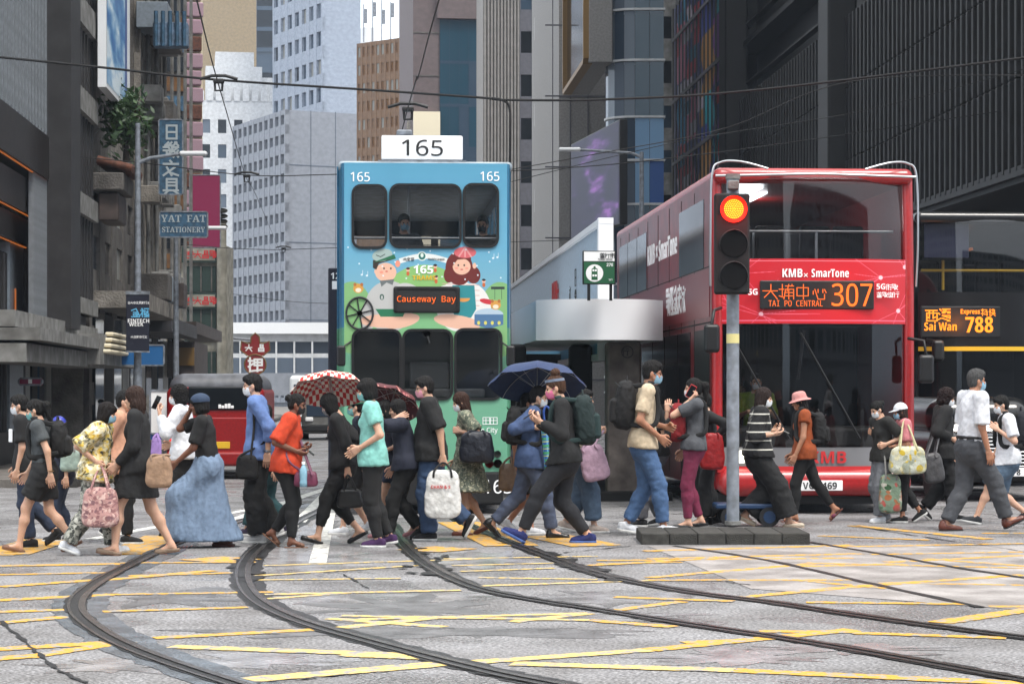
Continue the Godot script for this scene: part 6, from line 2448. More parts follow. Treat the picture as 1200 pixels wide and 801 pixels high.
# ---------------------------------------------------------------- street furniture
func build_street_furniture() -> void:
	# traffic light
	var g := G(859, 630)
	var d := -g.z
	var k := d / F
	var o := thing("traffic_light", "traffic light on a grey pole showing red in front of the red bus", "traffic light", Vector3(g.x, 0.14, g.z), -0.04)
	var Y := func(py: float) -> float: return EYE + (HY - py) * k - 0.14
	var b := B.new()
	b.cyl(Vector3.ZERO, Vector3(0, Y.call(206), 0), 7.4 * k, 20)
	part("pole", b.mesh(), M.pole_grey, o)
	b = B.new()
	b.cyl(Vector3(0, Y.call(210), 0), Vector3(0, Y.call(204), 0), 8.6 * k, 18)
	b.rbox(Vector3(0, Y.call(218), 0.05), Vector3(0.12, 0.1, 0.2), 0.02, 1)
	b.cyl(Vector3(0, 0, 0), Vector3(0, 0.04, 0), 9.5 * k, 18)
	part("cap", b.mesh(), M.concrete, o)
	b = B.new()
	b.cyl(Vector3(0, Y.call(402), 0), Vector3(0, Y.call(391), 0), 7.5 * k, 20)
	part("yellow_notice", b.mesh(), mat("notice_yellow", Color(0.78, 0.74, 0.5), 0.6), o)
	b = B.new()
	b.rbox(Vector3(-2.5 * k, Y.call(287), 0.16), Vector3(41 * k, 117 * k, 0.16), 0.03, 3)
	var hd := part("signal_head", b.mesh(), M.matt_black, o)
	var red := Vector3(-0.5 * k, Y.call(247), 0.27)
	for s in [247, 287, 324]:
		b = B.new()
		var hood: Array = [[], []]
		for q in 15:
			var a := lerpf(-0.35, PI + 0.35, q / 14.0)
			hood[0].append(Vector3(cos(a) * 17 * k - 0.5 * k, Y.call(s) + sin(a) * 17 * k, 0.24))
			hood[1].append(Vector3(cos(a) * 16 * k - 0.5 * k, Y.call(s) + sin(a) * 16 * k - 0.01, 0.42 - 0.14 * absf(cos(a))))
		b.dome_strip(hood)
		part("visor", b.mesh(), M.matt_black, hd)
		b = B.new()
		b.tube([Vector3(-0.5 * k, Y.call(s), 0.2), Vector3(-0.5 * k, Y.call(s), 0.255)], 15.5 * k, 28)
		part("lens", b.mesh(), M.lens_dark if s > 250 else M.red_lamp, hd)
	b = B.new()
	for r in 6:
		for q in maxi(1, r * 6):
			var a := TAU * q / maxf(1, r * 6)
			b.ball(Vector3(red.x + cos(a) * r * 2.1 * k, red.y + sin(a) * r * 2.1 * k, 0.256), Vector3(0.008, 0.008, 0.004), 3)
	part("red_diodes", b.mesh(), M.red_lamp_core, hd).set_meta("kind", "stuff")
	lamp("signal_red_light", o.position + red + Vector3(0, 0, 0.2), Color(1, 0.12, 0.05), 0.16, 0.14)
	# lamp posts
	for s in [["slim_lamp_post", "slim grey lamp post carrying a dark blue banner on the left pavement", 161, 50.0, 186, 55, -1, 1], ["second_lamp_post", "grey lamp post with a short bent arm beyond the banner post", 206, 62.0, 272, 38, -1, 1], ["right_lamp_post", "grey lamp post with long level arm above the white tram shelter", 752, 62.0, 180, 76, 1, -1]]:
		d = s[3]
		k = d / F
		var p := P(s[2], HY, d) * Vector3(1, 0, 1)
		o = thing(s[0], s[1], "lamp post", p, 0.0, "lamp posts along the pavements")
		var top: float = EYE + (HY - s[4]) * k
		b = B.new()
		b.tube([Vector3(0, 0, 0), Vector3(0, top * 0.3, 0)], 0.12, 12, 0.1)
		b.tube([Vector3(0, top * 0.3, 0), Vector3(0, top + (0.8 if s[7] > 0 and s[5] > 50 else 0.05), 0)], 0.085, 12, 0.06)
		part("pole", b.mesh(), M.pole_grey, o)
		b = B.new()
		b.tube([Vector3(0, top - 0.1, 0), Vector3(s[7] * 0.3, top + 0.02, 0), Vector3(s[7] * s[5] * k, top + 0.12, 0)], 0.05, 8, 0.035)
		part("arm", b.mesh(), M.pole_grey, o)
		b = B.new()
		b.rbox(Vector3(s[7] * (s[5] * k + 0.2), top + 0.12, 0), Vector3(0.62, 0.1, 0.22), 0.045, 2)
		part("lantern", b.mesh(), M.white_paint, o)
	d = 49.7
	k = d / F
	o = thing("navy_banner", "dark navy banner with blue and white lettering hung on the slim lamp post", "banner", P(161, 411, d), 0.05)
	b = B.new()
	b.rbox(Vector3(0, 33 * k, 0), Vector3(27 * k, 66 * k, 0.03), 0.012, 1)
	part("cloth", b.mesh(), M.navy_post, o)
	b = B.new()
	b.span(Vector3(-14 * k, 66 * k, -0.02), Vector3(14 * k, 70 * k, 0.03))
	b.span(Vector3(-14 * k, -2 * k, -0.02), Vector3(14 * k, 0, 0.03))
	part("rail", b.mesh(), M.pole_grey, o)
	glyphs("金福", Transform3D(Basis.IDENTITY, Vector3(-7 * k, 40 * k, 0.017)), 0.18, M.cyan_print, o, false, 0.14)
	words("FINTECH", Transform3D(Basis.IDENTITY, Vector3(1 * k, 33 * k, 0.017)), 0.085, M.white_print, o, "Droid Sans", 700)
	words("WEEK", Transform3D(Basis.IDENTITY, Vector3(-1.5 * k, 29 * k, 0.017)), 0.085, M.white_print, o, "Droid Sans", 700)
	glyphs("日大中文具安行永", Transform3D(Basis.IDENTITY, Vector3(-11.5 * k, 55 * k, 0.017)), 0.055, M.white_print, o, false, 0.12)
	glyphs("大日安中行文", Transform3D(Basis.IDENTITY, Vector3(-8 * k, 15 * k, 0.017)), 0.055, M.white_print, o, false, 0.12)
	# a slim pole with a box beside the blue shirted man's side of the street
	for s in [[152, 47.0, "thin_signal_post", "thin dark post standing behind the walkers near the corner shop", 460], [118, 50.0, "thin_signal_post", "thin dark post nearest the shop window behind the patterned blouse", 470]]:
		o = thing(s[2], s[3], "post", P(s[0], HY, s[1]) * Vector3(1, 0, 1))
		b = B.new()
		b.cyl(Vector3.ZERO, Vector3(0, EYE + (HY - s[4]) / F * s[1], 0), 0.06, 10)
		part("pole", b.mesh(), M.pole_grey, o)
		b = B.new()
		b.ball(Vector3(0, EYE + (HY - s[4]) / F * s[1], 0), Vector3(0.08, 0.05, 0.08), 6)
		part("cap", b.mesh(), M.black, o)


# ---------------------------------------------------------------- overhead wires
func wire(called: String, label: String, pts: Array, r: float, m := "rubber") -> void:
	var p: Array = []
	for q in pts:
		p.append(P(q[0], q[1], q[2]))
	var b := B.new()
	b.tube(spline(p, 10), r, 5, r, 1.0, Vector3(0.1, 0.2, 1))
	tag(part(called, b.mesh(), M[m], self), label, "cable", "overhead tram wires")


func build_wires() -> void:
	wire("heavy_cable", "thickest black span cable crossing the whole street above the tram", [[-60, 62, 33], [0, 67, 33], [120, 79, 33], [250, 93, 33], [430, 105, 33], [560, 114, 33], [597, 117, 33], [720, 116, 33], [900, 104, 33], [1260, 60, 33]], 0.0187, "matt_black")
	wire("feeder_cable", "black feeder cable dropping from the span cable beside the tram", [[576, 115, 33], [588, 117, 33], [597, 126, 33], [598, 160, 33], [597, 260, 33.4], [598, 420, 34]], 0.0202, "matt_black")
	wire("trolley_wire", "trolley wire slanting down from the top edge left of the tram", [[228, -10, 22], [245, 60, 27], [262, 120, 34], [288, 207, 60], [303, 236, 80], [330, 300, 160]], 0.0086)
	wire("trolley_wire", "trolley wire running from the top edge down to the tram's collector", [[520, -20, 22], [503, 40, 25], [490, 90, 28], [477, 130, 30.6], [440, 270, 70]], 0.0086)
	wire("span_wire", "thin span wire at roof level left of the tram ending by its shoulder", [[-40, 172, 50], [160, 190, 50], [290, 205, 50], [400, 204, 50], [640, 198, 50], [860, 176, 50], [1240, 120, 50]], 0.0115)
	wire("span_wire", "lower thin span wire crossing in front of the grey tower", [[40, 262, 80], [200, 284, 80], [300, 292, 80], [400, 290, 80], [700, 280, 80]], 0.0130)
	wire("span_wire", "faint span wire crossing the dark louvred office front", [[590, 200, 40], [700, 180, 40], [850, 150, 40], [1000, 95, 40], [1240, 88, 40]], 0.0086)
	wire("span_wire", "faint lower span wire above the red bus roof", [[590, 215, 45], [800, 165, 45], [1020, 128, 45], [1240, 70, 45]], 0.0079)
	wire("span_wire", "lowest span wire in front of the footbridge", [[180, 330, 100], [330, 352, 100], [420, 356, 100]], 0.0115)
	for s in [[256, 95, 33, "trolley hanger where the span cable meets the slanting wire"], [289, 206, 50, "small black wire hanger in front of the grey tower"], [332, 291, 80, "smaller black wire hanger beside the tram's shoulder"], [478, 128, 30.8, "black trolley wire clamp over the tram's number board"]]:
		var o := thing("wire_hanger", s[3], "wire hanger", P(s[0], s[1], s[2]), 0.0, "hangers on the overhead wires")
		var b := B.new()
		b.rbox(Vector3(0, 0, 0), Vector3(0.16, 0.07, 0.1), 0.02, 1)
		b.tube([Vector3(-0.28, 0.03, 0), Vector3(-0.1, 0.08, 0), Vector3(0.1, 0.08, 0), Vector3(0.28, 0.03, 0)], 0.025, 5)
		part("clamp", b.mesh(), M.black, o)
		b = B.new()
		b.tube([Vector3(-0.06, 0, 0), Vector3(-0.05, -0.14, 0), Vector3(0.05, -0.14, 0), Vector3(0.06, 0, 0)], 0.02, 5)
		part("jaw", b.mesh(), M.black, o)


# ---------------------------------------------------------------- pieces shared by the people
func head_shape() -> Array:
	if not cache.has("head"):
		var f := Field.new(Vector3(-0.13, -0.19, -0.1), Vector3(0.14, 0.15, 0.1), 0.0052)
		f.ell(Vector3(-0.012, 0.035, 0), Vector3(0.096, 0.098, 0.075), 0.02)
		f.ell(Vector3(0.03, -0.035, 0), Vector3(0.062, 0.085, 0.058), 0.03)
		f.ell(Vector3(0.052, -0.094, 0), Vector3(0.032, 0.024, 0.03), 0.03)
		f.cap(Vector3(-0.02, -0.05, 0), Vector3(-0.04, -0.19, 0), 0.05, 0.055, 0.03)
		f.cap(Vector3(0.02, -0.06, 0.052), Vector3(-0.005, -0.03, 0.058), 0.016, 0.018, 0.02)
		f.cap(Vector3(0.02, -0.06, -0.052), Vector3(-0.005, -0.03, -0.058), 0.016, 0.018, 0.02)
		for s in [-1.0, 1.0]:
			f.ell(Vector3(0.098, 0.0, s * 0.031), Vector3(0.02, 0.013, 0.019), 0.012, true)
			f.cap(Vector3(0.082, 0.022, s * 0.012), Vector3(0.07, 0.022, s * 0.048), 0.010, 0.008, 0.012)
			f.ell(Vector3(0.072, -0.03, s * 0.036), Vector3(0.02, 0.02, 0.018), 0.02)
			f.ell(Vector3(-0.012, -0.012, s * 0.078), Vector3(0.02, 0.032, 0.011), 0.008)
		f.cap(Vector3(0.088, 0.012, 0), Vector3(0.106, -0.028, 0), 0.009, 0.0145, 0.012)
		f.cap(Vector3(0.088, -0.06, -0.012), Vector3(0.088, -0.06, 0.012), 0.0085, 0.0085, 0.008)
		f.cap(Vector3(0.085, -0.074, -0.01), Vector3(0.085, -0.074, 0.01), 0.0085, 0.0085, 0.006)
		cache["head"] = f.arrays()
	return cache["head"]


func hand_shape(kind: String) -> Array:    # wrist at the origin, fingers along x, palm down, thumb towards -z (a right hand)
	var key := "hand " + kind
	if not cache.has(key):
		var f := Field.new(Vector3(-0.05, -0.1, -0.085), Vector3(0.19, 0.045, 0.06), 0.0045)
		var curl: float = {"relaxed": 0.32, "grip": 1.25, "phone": 0.75, "wave": 0.06}[kind]
		f.cap(Vector3(-0.05, 0, 0), Vector3(0.012, 0, 0), 0.026, 0.024, 0.02, Vector3.UP, 1.25)
		var len: Array = [0.072, 0.080, 0.074, 0.058]
		for k in 4:
			var z := -0.031 + k * 0.0205
			var kn := Vector3(0.088 - absf(k - 1.3) * 0.004, 0, z)
			f.cap(Vector3(0.012, 0, z * 0.55), kn, 0.0155, 0.012, 0.016)
			var a := curl * (0.55 + 0.07 * k)
			var p := kn
			for j in 3:
				var q: Vector3 = p + Vector3(cos(a), -sin(a), (k - 1.4) * 0.05) * len[k] * [0.45, 0.31, 0.24][j]
				f.cap(p, q, 0.0098 - j * 0.0009, 0.0092 - j * 0.001, 0.004)
				p = q
				a += curl * (0.85 + 0.06 * k)
		var t := Vector3(0.022, -0.006, -0.022)
		var th: Array = [Vector3(0.052, -0.016, -0.052), Vector3(0.078, -0.03, -0.062), Vector3(0.098, -0.04, -0.06)]
		if kind == "grip" or kind == "phone":
			th = [Vector3(0.052, -0.03, -0.046), Vector3(0.078, -0.05, -0.04), Vector3(0.092, -0.062, -0.02)]
		for j in 3:
			f.cap(t, th[j], 0.0145 - j * 0.0018, 0.0125 - j * 0.0018, 0.008)
			t = th[j]
		cache[key] = f.arrays()
	return cache[key]


func hair_shape(style: String) -> Mesh:
	var key := "hair " + style
	if not cache.has(key):
		var f := Field.new(Vector3(-0.22, -0.40, -0.13), Vector3(0.14, 0.20, 0.13), 0.0068)
		match style:
			"short":
				f.ell(Vector3(-0.014, 0.044, 0), Vector3(0.107, 0.106, 0.085), 0.02)
				f.ell(Vector3(-0.045, -0.025, 0), Vector3(0.065, 0.065, 0.073), 0.02)
				f.ell(Vector3(0.06, 0.092, 0), Vector3(0.04, 0.032, 0.055), 0.03)
				f.ell(Vector3(0.1, -0.05, 0), Vector3(0.088, 0.105, 0.12), 0.01, true)
				f.ell(Vector3(-0.005, -0.035, 0), Vector3(0.03, 0.045, 0.12), 0.01, true)
			"bob":
				f.ell(Vector3(-0.016, 0.044, 0), Vector3(0.116, 0.112, 0.094), 0.02)
				f.ell(Vector3(-0.03, -0.055, 0), Vector3(0.095, 0.085, 0.098), 0.04)
				f.cap(Vector3(0.07, 0.06, -0.04), Vector3(0.07, 0.06, 0.04), 0.03, 0.03, 0.03)
				f.ell(Vector3(0.115, -0.065, 0), Vector3(0.082, 0.115, 0.066), 0.012, true)
				f.cut(Vector3(-0.25, -1, 0), 0.122)
			"long":
				f.ell(Vector3(-0.016, 0.044, 0), Vector3(0.113, 0.108, 0.092), 0.02)
				f.ell(Vector3(-0.035, -0.06, 0), Vector3(0.085, 0.1, 0.092), 0.04)
				f.cap(Vector3(-0.055, -0.1, 0), Vector3(-0.075, -0.31, 0), 0.085, 0.07, 0.04, Vector3(1, 0, 0), 1.5)
				f.ell(Vector3(0.115, -0.065, 0), Vector3(0.085, 0.125, 0.07), 0.012, true)
			"shoulder":
				f.ell(Vector3(-0.02, 0.042, 0), Vector3(0.115, 0.110, 0.092), 0.02)
				f.ell(Vector3(-0.045, -0.06, 0), Vector3(0.092, 0.1, 0.096), 0.04)
				f.cap(Vector3(-0.055, -0.09, 0), Vector3(-0.06, -0.17, 0), 0.09, 0.08, 0.04, Vector3(1, 0, 0), 1.3)
				f.ell(Vector3(0.112, -0.065, 0), Vector3(0.085, 0.125, 0.072), 0.012, true)
			"fallen":
				f.ell(Vector3(-0.012, 0.044, 0), Vector3(0.114, 0.110, 0.093), 0.02)
				f.ell(Vector3(0.0, -0.06, 0), Vector3(0.09, 0.1, 0.097), 0.04)
				f.cap(Vector3(0.04, -0.08, 0.085), Vector3(0.06, -0.24, 0.08), 0.04, 0.028, 0.03)
				f.ell(Vector3(0.125, -0.055, 0), Vector3(0.07, 0.1, 0.062), 0.012, true)
			"pony":
				f.ell(Vector3(-0.016, 0.040, 0), Vector3(0.108, 0.105, 0.084), 0.02)
				f.ell(Vector3(-0.05, -0.02, 0), Vector3(0.066, 0.07, 0.074), 0.02)
				f.ell(Vector3(0.1, -0.05, 0), Vector3(0.085, 0.105, 0.12), 0.01, true)
				f.cap(Vector3(-0.11, 0.06, 0), Vector3(-0.165, 0.03, 0), 0.034, 0.045, 0.02)
				f.cap(Vector3(-0.165, 0.03, 0), Vector3(-0.16, -0.17, 0), 0.046, 0.025, 0.03)
			"bun", "topbun":
				f.ell(Vector3(-0.016, 0.040, 0), Vector3(0.108, 0.105, 0.084), 0.02)
				f.ell(Vector3(-0.05, -0.02, 0), Vector3(0.066, 0.07, 0.074), 0.02)
				f.ell(Vector3(0.1, -0.05, 0), Vector3(0.085, 0.105, 0.12), 0.01, true)
				f.ell(Vector3(-0.12, 0.06, 0) if style == "bun" else Vector3(-0.045, 0.165, 0), Vector3(0.052, 0.048, 0.054), 0.012)
			"curly":
				f.ell(Vector3(-0.02, 0.045, 0), Vector3(0.122, 0.122, 0.105), 0.02)
				f.ell(Vector3(-0.045, -0.05, 0), Vector3(0.1, 0.08, 0.1), 0.03)
				f.ell(Vector3(0.115, -0.06, 0), Vector3(0.08, 0.11, 0.07), 0.012, true)
		var big := style == "curly"
		var a := f.arrays(wrinkle, 0.018 if big else 0.011, Vector3(45, 45, 45) if big else Vector3(48, 6, 48))
		var b := B.new()
		b.add(a)
		cache[key] = b.mesh()
	return cache[key]


func mask_shape() -> Mesh:
	if not cache.has("mask"):
		var f := Field.new(Vector3(0.0, -0.14, -0.09), Vector3(0.15, 0.03, 0.09), 0.0055)
		f.ell(Vector3(0.034, -0.045, 0), Vector3(0.074, 0.085, 0.066), 0.02)
		f.cap(Vector3(0.095, -0.012, 0), Vector3(0.102, -0.065, 0), 0.018, 0.016, 0.02)
		f.ell(Vector3(0.055, -0.094, 0), Vector3(0.036, 0.028, 0.034), 0.03)
		f.cut(Vector3(-1, 0.15, 0), -0.042)
		f.cut(Vector3(0.25, 1, 0), 0.012)
		f.cut(Vector3(0.3, -1, 0), 0.13)
		var b := B.new()
		b.add(f.arrays(wrinkle, 0.002, Vector3(10, 90, 10)))
		for s in [-1.0, 1.0]:
			b.tube([Vector3(0.05, -0.02, s * 0.062), Vector3(0.02, 0.0, s * 0.075), Vector3(-0.015, 0.012, s * 0.083), Vector3(-0.026, -0.015, s * 0.084), Vector3(0.01, -0.045, s * 0.072), Vector3(0.045, -0.08, s * 0.057)], 0.0028, 4)
		cache["mask"] = b.mesh()
	return cache["mask"]


func shoe_shape(kind: String) -> Array:      # the ankle at the origin, the sole 0.08 below it
	var key := "shoe " + kind
	if not cache.has(key):
		var f := Field.new(Vector3(-0.1, -0.09, -0.07), Vector3(0.22, 0.05, 0.07), 0.0065)
		var g := Field.new(Vector3(-0.1, -0.1, -0.07), Vector3(0.22, 0.02, 0.07), 0.0065)
		match kind:
			"sneaker":
				f.cap(Vector3(-0.03, -0.045, 0), Vector3(-0.022, 0.012, 0), 0.042, 0.041, 0.02)
				f.cap(Vector3(-0.02, -0.02, 0), Vector3(0.14, -0.052, 0), 0.044, 0.034, 0.03)
				f.cut(Vector3(0, -1, 0), 0.064)
				f.cut(Vector3(-0.4, 1, 0), 0.028)
				g.cap(Vector3(-0.03, -0.06, 0), Vector3(0.14, -0.058, 0), 0.047, 0.043, 0.02)
				g.cut(Vector3(0, 1, 0), -0.054)
				g.cut(Vector3(0, -1, 0), 0.082)
			"dress":
				f.cap(Vector3(-0.03, -0.045, 0), Vector3(-0.02, 0.0, 0), 0.038, 0.036, 0.02)
				f.cap(Vector3(-0.02, -0.035, 0), Vector3(0.16, -0.062, 0), 0.04, 0.027, 0.03)
				f.cut(Vector3(0, -1, 0), 0.072)
				g.cap(Vector3(-0.03, -0.07, 0), Vector3(0.16, -0.07, 0), 0.041, 0.036, 0.02)
				g.cut(Vector3(0, 1, 0), -0.068)
				g.cut(Vector3(0, -1, 0), 0.084)
			"flat":
				f.cap(Vector3(-0.035, -0.055, 0), Vector3(0.145, -0.06, 0), 0.041, 0.032, 0.02)
				f.cut(Vector3(-0.12, 1, 0), -0.042)
				f.cut(Vector3(0, -1, 0), 0.078)
				g.cap(Vector3(-0.035, -0.07, 0), Vector3(0.145, -0.07, 0), 0.041, 0.034, 0.02)
				g.cut(Vector3(0, 1, 0), -0.074)
				g.cut(Vector3(0, -1, 0), 0.083)
			"sandal":
				f.cap(Vector3(0.075, -0.06, -0.02), Vector3(0.12, -0.05, 0.02), 0.03, 0.028, 0.02)
				f.cut(Vector3(0.3, 1, 0), 0.0)
				f.cut(Vector3(0, -1, 0), 0.07)
				g.cap(Vector3(-0.035, -0.07, 0), Vector3(0.145, -0.07, 0), 0.043, 0.038, 0.02)
				g.cut(Vector3(0, 1, 0), -0.069)
				g.cut(Vector3(0, -1, 0), 0.084)
		var b := B.new()
		b.add(f.arrays(wrinkle, 0.003, Vector3(40, 40, 40)))
		var s := B.new()
		s.add(g.arrays())
		cache[key] = [b.mesh(), s.mesh()]
	return cache[key]


func eye_shape() -> Mesh:
	if not cache.has("eye"):
		var b := B.new()
		b.ball(Vector3.ZERO, Vector3(0.0085, 0.0065, 0.012), 5)
		b.ball(Vector3(0.0035, 0.0, 0), Vector3(0.0062, 0.0062, 0.0062), 5)
		cache["eye"] = b.mesh()
	return cache["eye"]


func brow_shape() -> Mesh:
	if not cache.has("brow"):
		var b := B.new()
		b.tube([Vector3(0.006, 0, -0.018), Vector3(0.008, 0.004, 0), Vector3(0.0, 0.002, 0.018)], 0.0036, 5)
		cache["brow"] = b.mesh()
	return cache["brow"]


const SKINS := {"pale": Color(0.80, 0.63, 0.53), "tan": Color(0.68, 0.48, 0.37), "brown": Color(0.47, 0.30, 0.22)}


func skin_mat(which: String) -> StandardMaterial3D:
	var key := "skin " + which
	if not M.has(key):
		var m := worn(key, SKINS[which], 0.55, 3.0, "t_fine")
		m.subsurf_scatter_enabled = true
		m.subsurf_scatter_strength = 0.15
	return M[key]


func hair_mat(c: Color) -> StandardMaterial3D:
	var key := "hair " + c.to_html()
	if not M.has(key):
		var m := mat(key, c.darkened(0.25), 0.62)
		m.metallic_specular = 0.35
		m.normal_enabled = true
		m.normal_texture = M.n_fine
		m.uv1_triplanar = true
		m.uv1_scale = Vector3(9, 1.2, 9)
		m.normal_scale = 1.2
	return M[key]


func knee_of(a: Vector3, b: Vector3, l1: float, l2: float, hint: Vector3) -> Vector3:     # where a two-bone limb bends
	var d := b - a
	var l := minf(d.length(), (l1 + l2) * 0.998)
	var n := d.normalized()
	var x := (l1 * l1 - l2 * l2 + l * l) / (2 * l)
	var y := sqrt(maxf(0.0, l1 * l1 - x * x))
	var p := (hint - n * hint.dot(n)).normalized()
	return a + n * x + p * y


# One walker. s holds, in photograph pixels: x the hips, fy the ground line, top the crown; dir which way he walks (1 right); legs and arms near and far.
func person(s: Dictionary) -> Dictionary:
	var d: float = depth_of(s.fy)
	var sc := F / d
	var dir: float = s.dir
	var h: float = s.get("h", (s.fy - s.top) / sc * 1.02)
	var q: float = h / 1.72
	var bw: float = s.get("build", 1.0) * q
	var fem: bool = s.get("fem", false)
	var root := thing("person", s.label, "person", G(s.x, s.fy), (0.0 if dir > 0 else PI) + s.get("yaw", 0.0), "people walking over the crossing")
	var inv := root.transform.affine_inverse()
	var to := func(px: float, py: float, z: float) -> Vector3: return Vector3((px - s.x) / sc * dir, EYE + (HY - py) / sc, z)
	var ank := 0.047 * h
	var l1 := 0.247 * h
	var l2 := 0.238 * h
	# feet
	var ankles: Array = []
	var pitches: Array = []
	var hipy := 99.0
	for e in 2:
		var leg: Array = s.legs[e]
		var pt := deg_to_rad(leg[2])
		var y: float = ank * cos(pt) + (0.16 * q * sin(pt) if pt > 0 else -0.05 * q * sin(pt)) + leg[1]
		var A := Vector3((leg[0] - s.x) / sc * dir, y, dir * (0.075 if e == 0 else -0.075) * bw)
		ankles.append(A)
		pitches.append(pt)
		hipy = minf(hipy, A.y + sqrt(maxf(0.05, pow((l1 + l2) * 0.992, 2) - A.x * A.x)))
	hipy = minf(hipy, 0.535 * h) - s.get("sink", 0.0)
	var P0 := Vector3(0, hipy + 0.015 * h, 0)
	var la := deg_to_rad(s.get("lean", 4.0))
	var u := Vector3(sin(la), cos(la), 0)
	var fw := Vector3(cos(la), -sin(la), 0)
	var NB := P0 + u * 0.30 * h
	var sw: float = (0.098 if fem else 0.108) * h * s.get("build", 1.0)
	var ha := la * 0.6 + deg_to_rad(14.0 + s.get("drop", 0.0) * 0.5)
	var HC := NB + Vector3(sin(ha), cos(ha), 0) * 0.083 * h
	var hs: float = 0.128 * h / 0.255 * s.get("head", 1.0)
	var hb := Basis(Vector3.UP, s.get("turn", 0.0)) * Basis(Vector3(0, 0, 1), -deg_to_rad(s.get("drop", 4.0)))
	var HT := Transform3D(hb * Basis.from_scale(Vector3.ONE * hs), HC)
	var hips: Array = []
	var knees: Array = []
	for e in 2:
		var H := Vector3(0, hipy, ankles[e].z)
		hips.append(H)
		knees.append(knee_of(H, ankles[e], l1, l2, Vector3(1, 0.1, 0)))
		ankles[e] = knees[e] + (ankles[e] - knees[e]).normalized() * l2
	# arms
	var shs: Array = []
	var els: Array = []
	var wrs: Array = []
	var a1 := 0.172 * h
	var a2 := 0.148 * h
	for e in 2:
		var arm: Array = s.arms[e] if s.has("arms") else [null, null, 0, "relaxed"]
		var zs := dir * (1.0 if e == 0 else -1.0)
		var S := NB - u * 0.022 * h + Vector3(0, 0, zs * sw)
		var Wp: Vector3
		if arm[0] == null:
			var sg := -1.0 if e == 0 else 1.0
			Wp = S + Vector3(0.12 * sg * q, -0.30 * h, zs * 0.05)
		else:
			Wp = to.call(arm[0], arm[1], zs * (sw + arm[2])) if arm[1] > 0 else HT * Vector3(0.06, -0.15, zs * 0.125)
		var dl := Wp - S
		if dl.length() > (a1 + a2) * 0.985:
			Wp = S + dl.normalized() * (a1 + a2) * 0.985
		shs.append(S)
		wrs.append(Wp)
		els.append(knee_of(S, Wp, a1, a2, Vector3(-1.0, -0.5, zs * 0.45) if Wp.y < S.y - 0.06 * h else Vector3(0.6, -0.8, zs * 0.25)))
	# ---- the body, one surface
	var lo := Vector3.ONE * 9
	var hi := -lo
	for v in ankles + knees + wrs + els + shs + [P0, NB, HC]:
		lo = lo.min(v)
		hi = hi.max(v)
	lo -= Vector3(0.16, 0.1, 0.16)
	hi += Vector3(0.22, 0.06, 0.16)
	var small: bool = s.get("hidden", false)
	var cell := 0.022 if small else 0.0165
	var W0 := P0 + u * 0.085 * h
	var C0 := P0 + u * 0.205 * h
	var f := Field.new(lo, hi, cell)
	f.cap(P0 - u * 0.01, W0, 0.125 * bw, 0.112 * bw, 0.05, fw, 1.4)
	f.cap(W0, C0, 0.112 * bw, 0.135 * bw, 0.05, fw, 1.45)
	f.cap(NB - u * 0.05, HC - Vector3(0.02, 0.06, 0) * hs, 0.056 * q, 0.05 * q, 0.03)
	for e in 2:
		f.cap(NB - u * 0.03 * h, shs[e], 0.05 * q, 0.048 * bw, 0.04)
		f.cap(shs[e], els[e], 0.047 * bw, 0.037 * bw, 0.03)
		f.cap(els[e], wrs[e], 0.037 * bw, 0.0255 * q, 0.02)
		f.cap(hips[e], knees[e], 0.083 * bw, 0.054 * bw, 0.04)
		f.cap(knees[e], knees[e].lerp(ankles[e], 0.35) + Vector3(-0.012, 0, 0), 0.05 * bw, 0.053 * bw, 0.03)
		f.cap(knees[e].lerp(ankles[e], 0.35), ankles[e], 0.05 * bw, 0.033 * q, 0.03)
		var ft := Basis(Vector3(0, 0, 1), -pitches[e]) * Basis.from_scale(Vector3.ONE * q)
		f.cap(ankles[e] + ft * Vector3(-0.025, -0.045, 0), ankles[e], 0.029 * q, 0.032 * q, 0.02)
		f.cap(ankles[e] + ft * Vector3(0, -0.015, 0), ankles[e] + ft * Vector3(0.13, -0.056, 0), 0.031 * q, 0.023 * q, 0.02, Vector3(0, 0, 1), 0.85)
	var b := B.new()
	b.add(f.arrays())
	b.add(head_shape(), HT)
	for e in 2:
		var kind: String = s.arms[e][3] if s.has("arms") else "relaxed"
		var zs := dir * (1.0 if e == 0 else -1.0)
		var fx: Vector3 = (wrs[e] - els[e]).normalized()
		var fy := Vector3(0, 0, zs)
		if kind == "phone":
			fy = Vector3(0.25, -0.9, zs * 0.5)
		elif kind == "wave":
			fy = Vector3(-0.6, 0.4, zs * 0.8)
		fy = (fy - fx * fy.dot(fx)).normalized()
		var hb2 := Basis(fx, fy, fx.cross(fy)) * Basis.from_scale(Vector3(q, q, q * (1.0 if zs > 0 else -1.0)) * 0.98)
		b.add(hand_shape(kind), Transform3D(hb2, wrs[e]), zs < 0)
	part("body", b.mesh(), skin_mat(s.get("skin", "pale")), root)
	# ---- clothes
	var off := float(used.get("person", 0)) * 3.7
	var t: Dictionary = s.get("shirt", {})
	if t:
		var ease: float = t.get("ease", 0.02)
		var hem: float = t.get("hem", 0.07) * h * 0.62
		f = Field.new(lo, hi, cell)
		var loose := hem > 0.025
		f.cap(P0 - u * hem, W0, ((0.162 if loose else 0.142) + (0.01 if fem else 0.0)) * bw + ease * 0.7, 0.122 * bw + ease, 0.05, fw, 1.22 if loose else 1.35, 1)
		if loose:
			for e in 2:
				f.cap(hips[e] + u * 0.03, hips[e].lerp(knees[e], 0.3), 0.1 * bw + ease + 0.012, 0.09 * bw + ease + 0.012, 0.05)
			f.cut(-u, -(P0 - u * hem).dot(u))
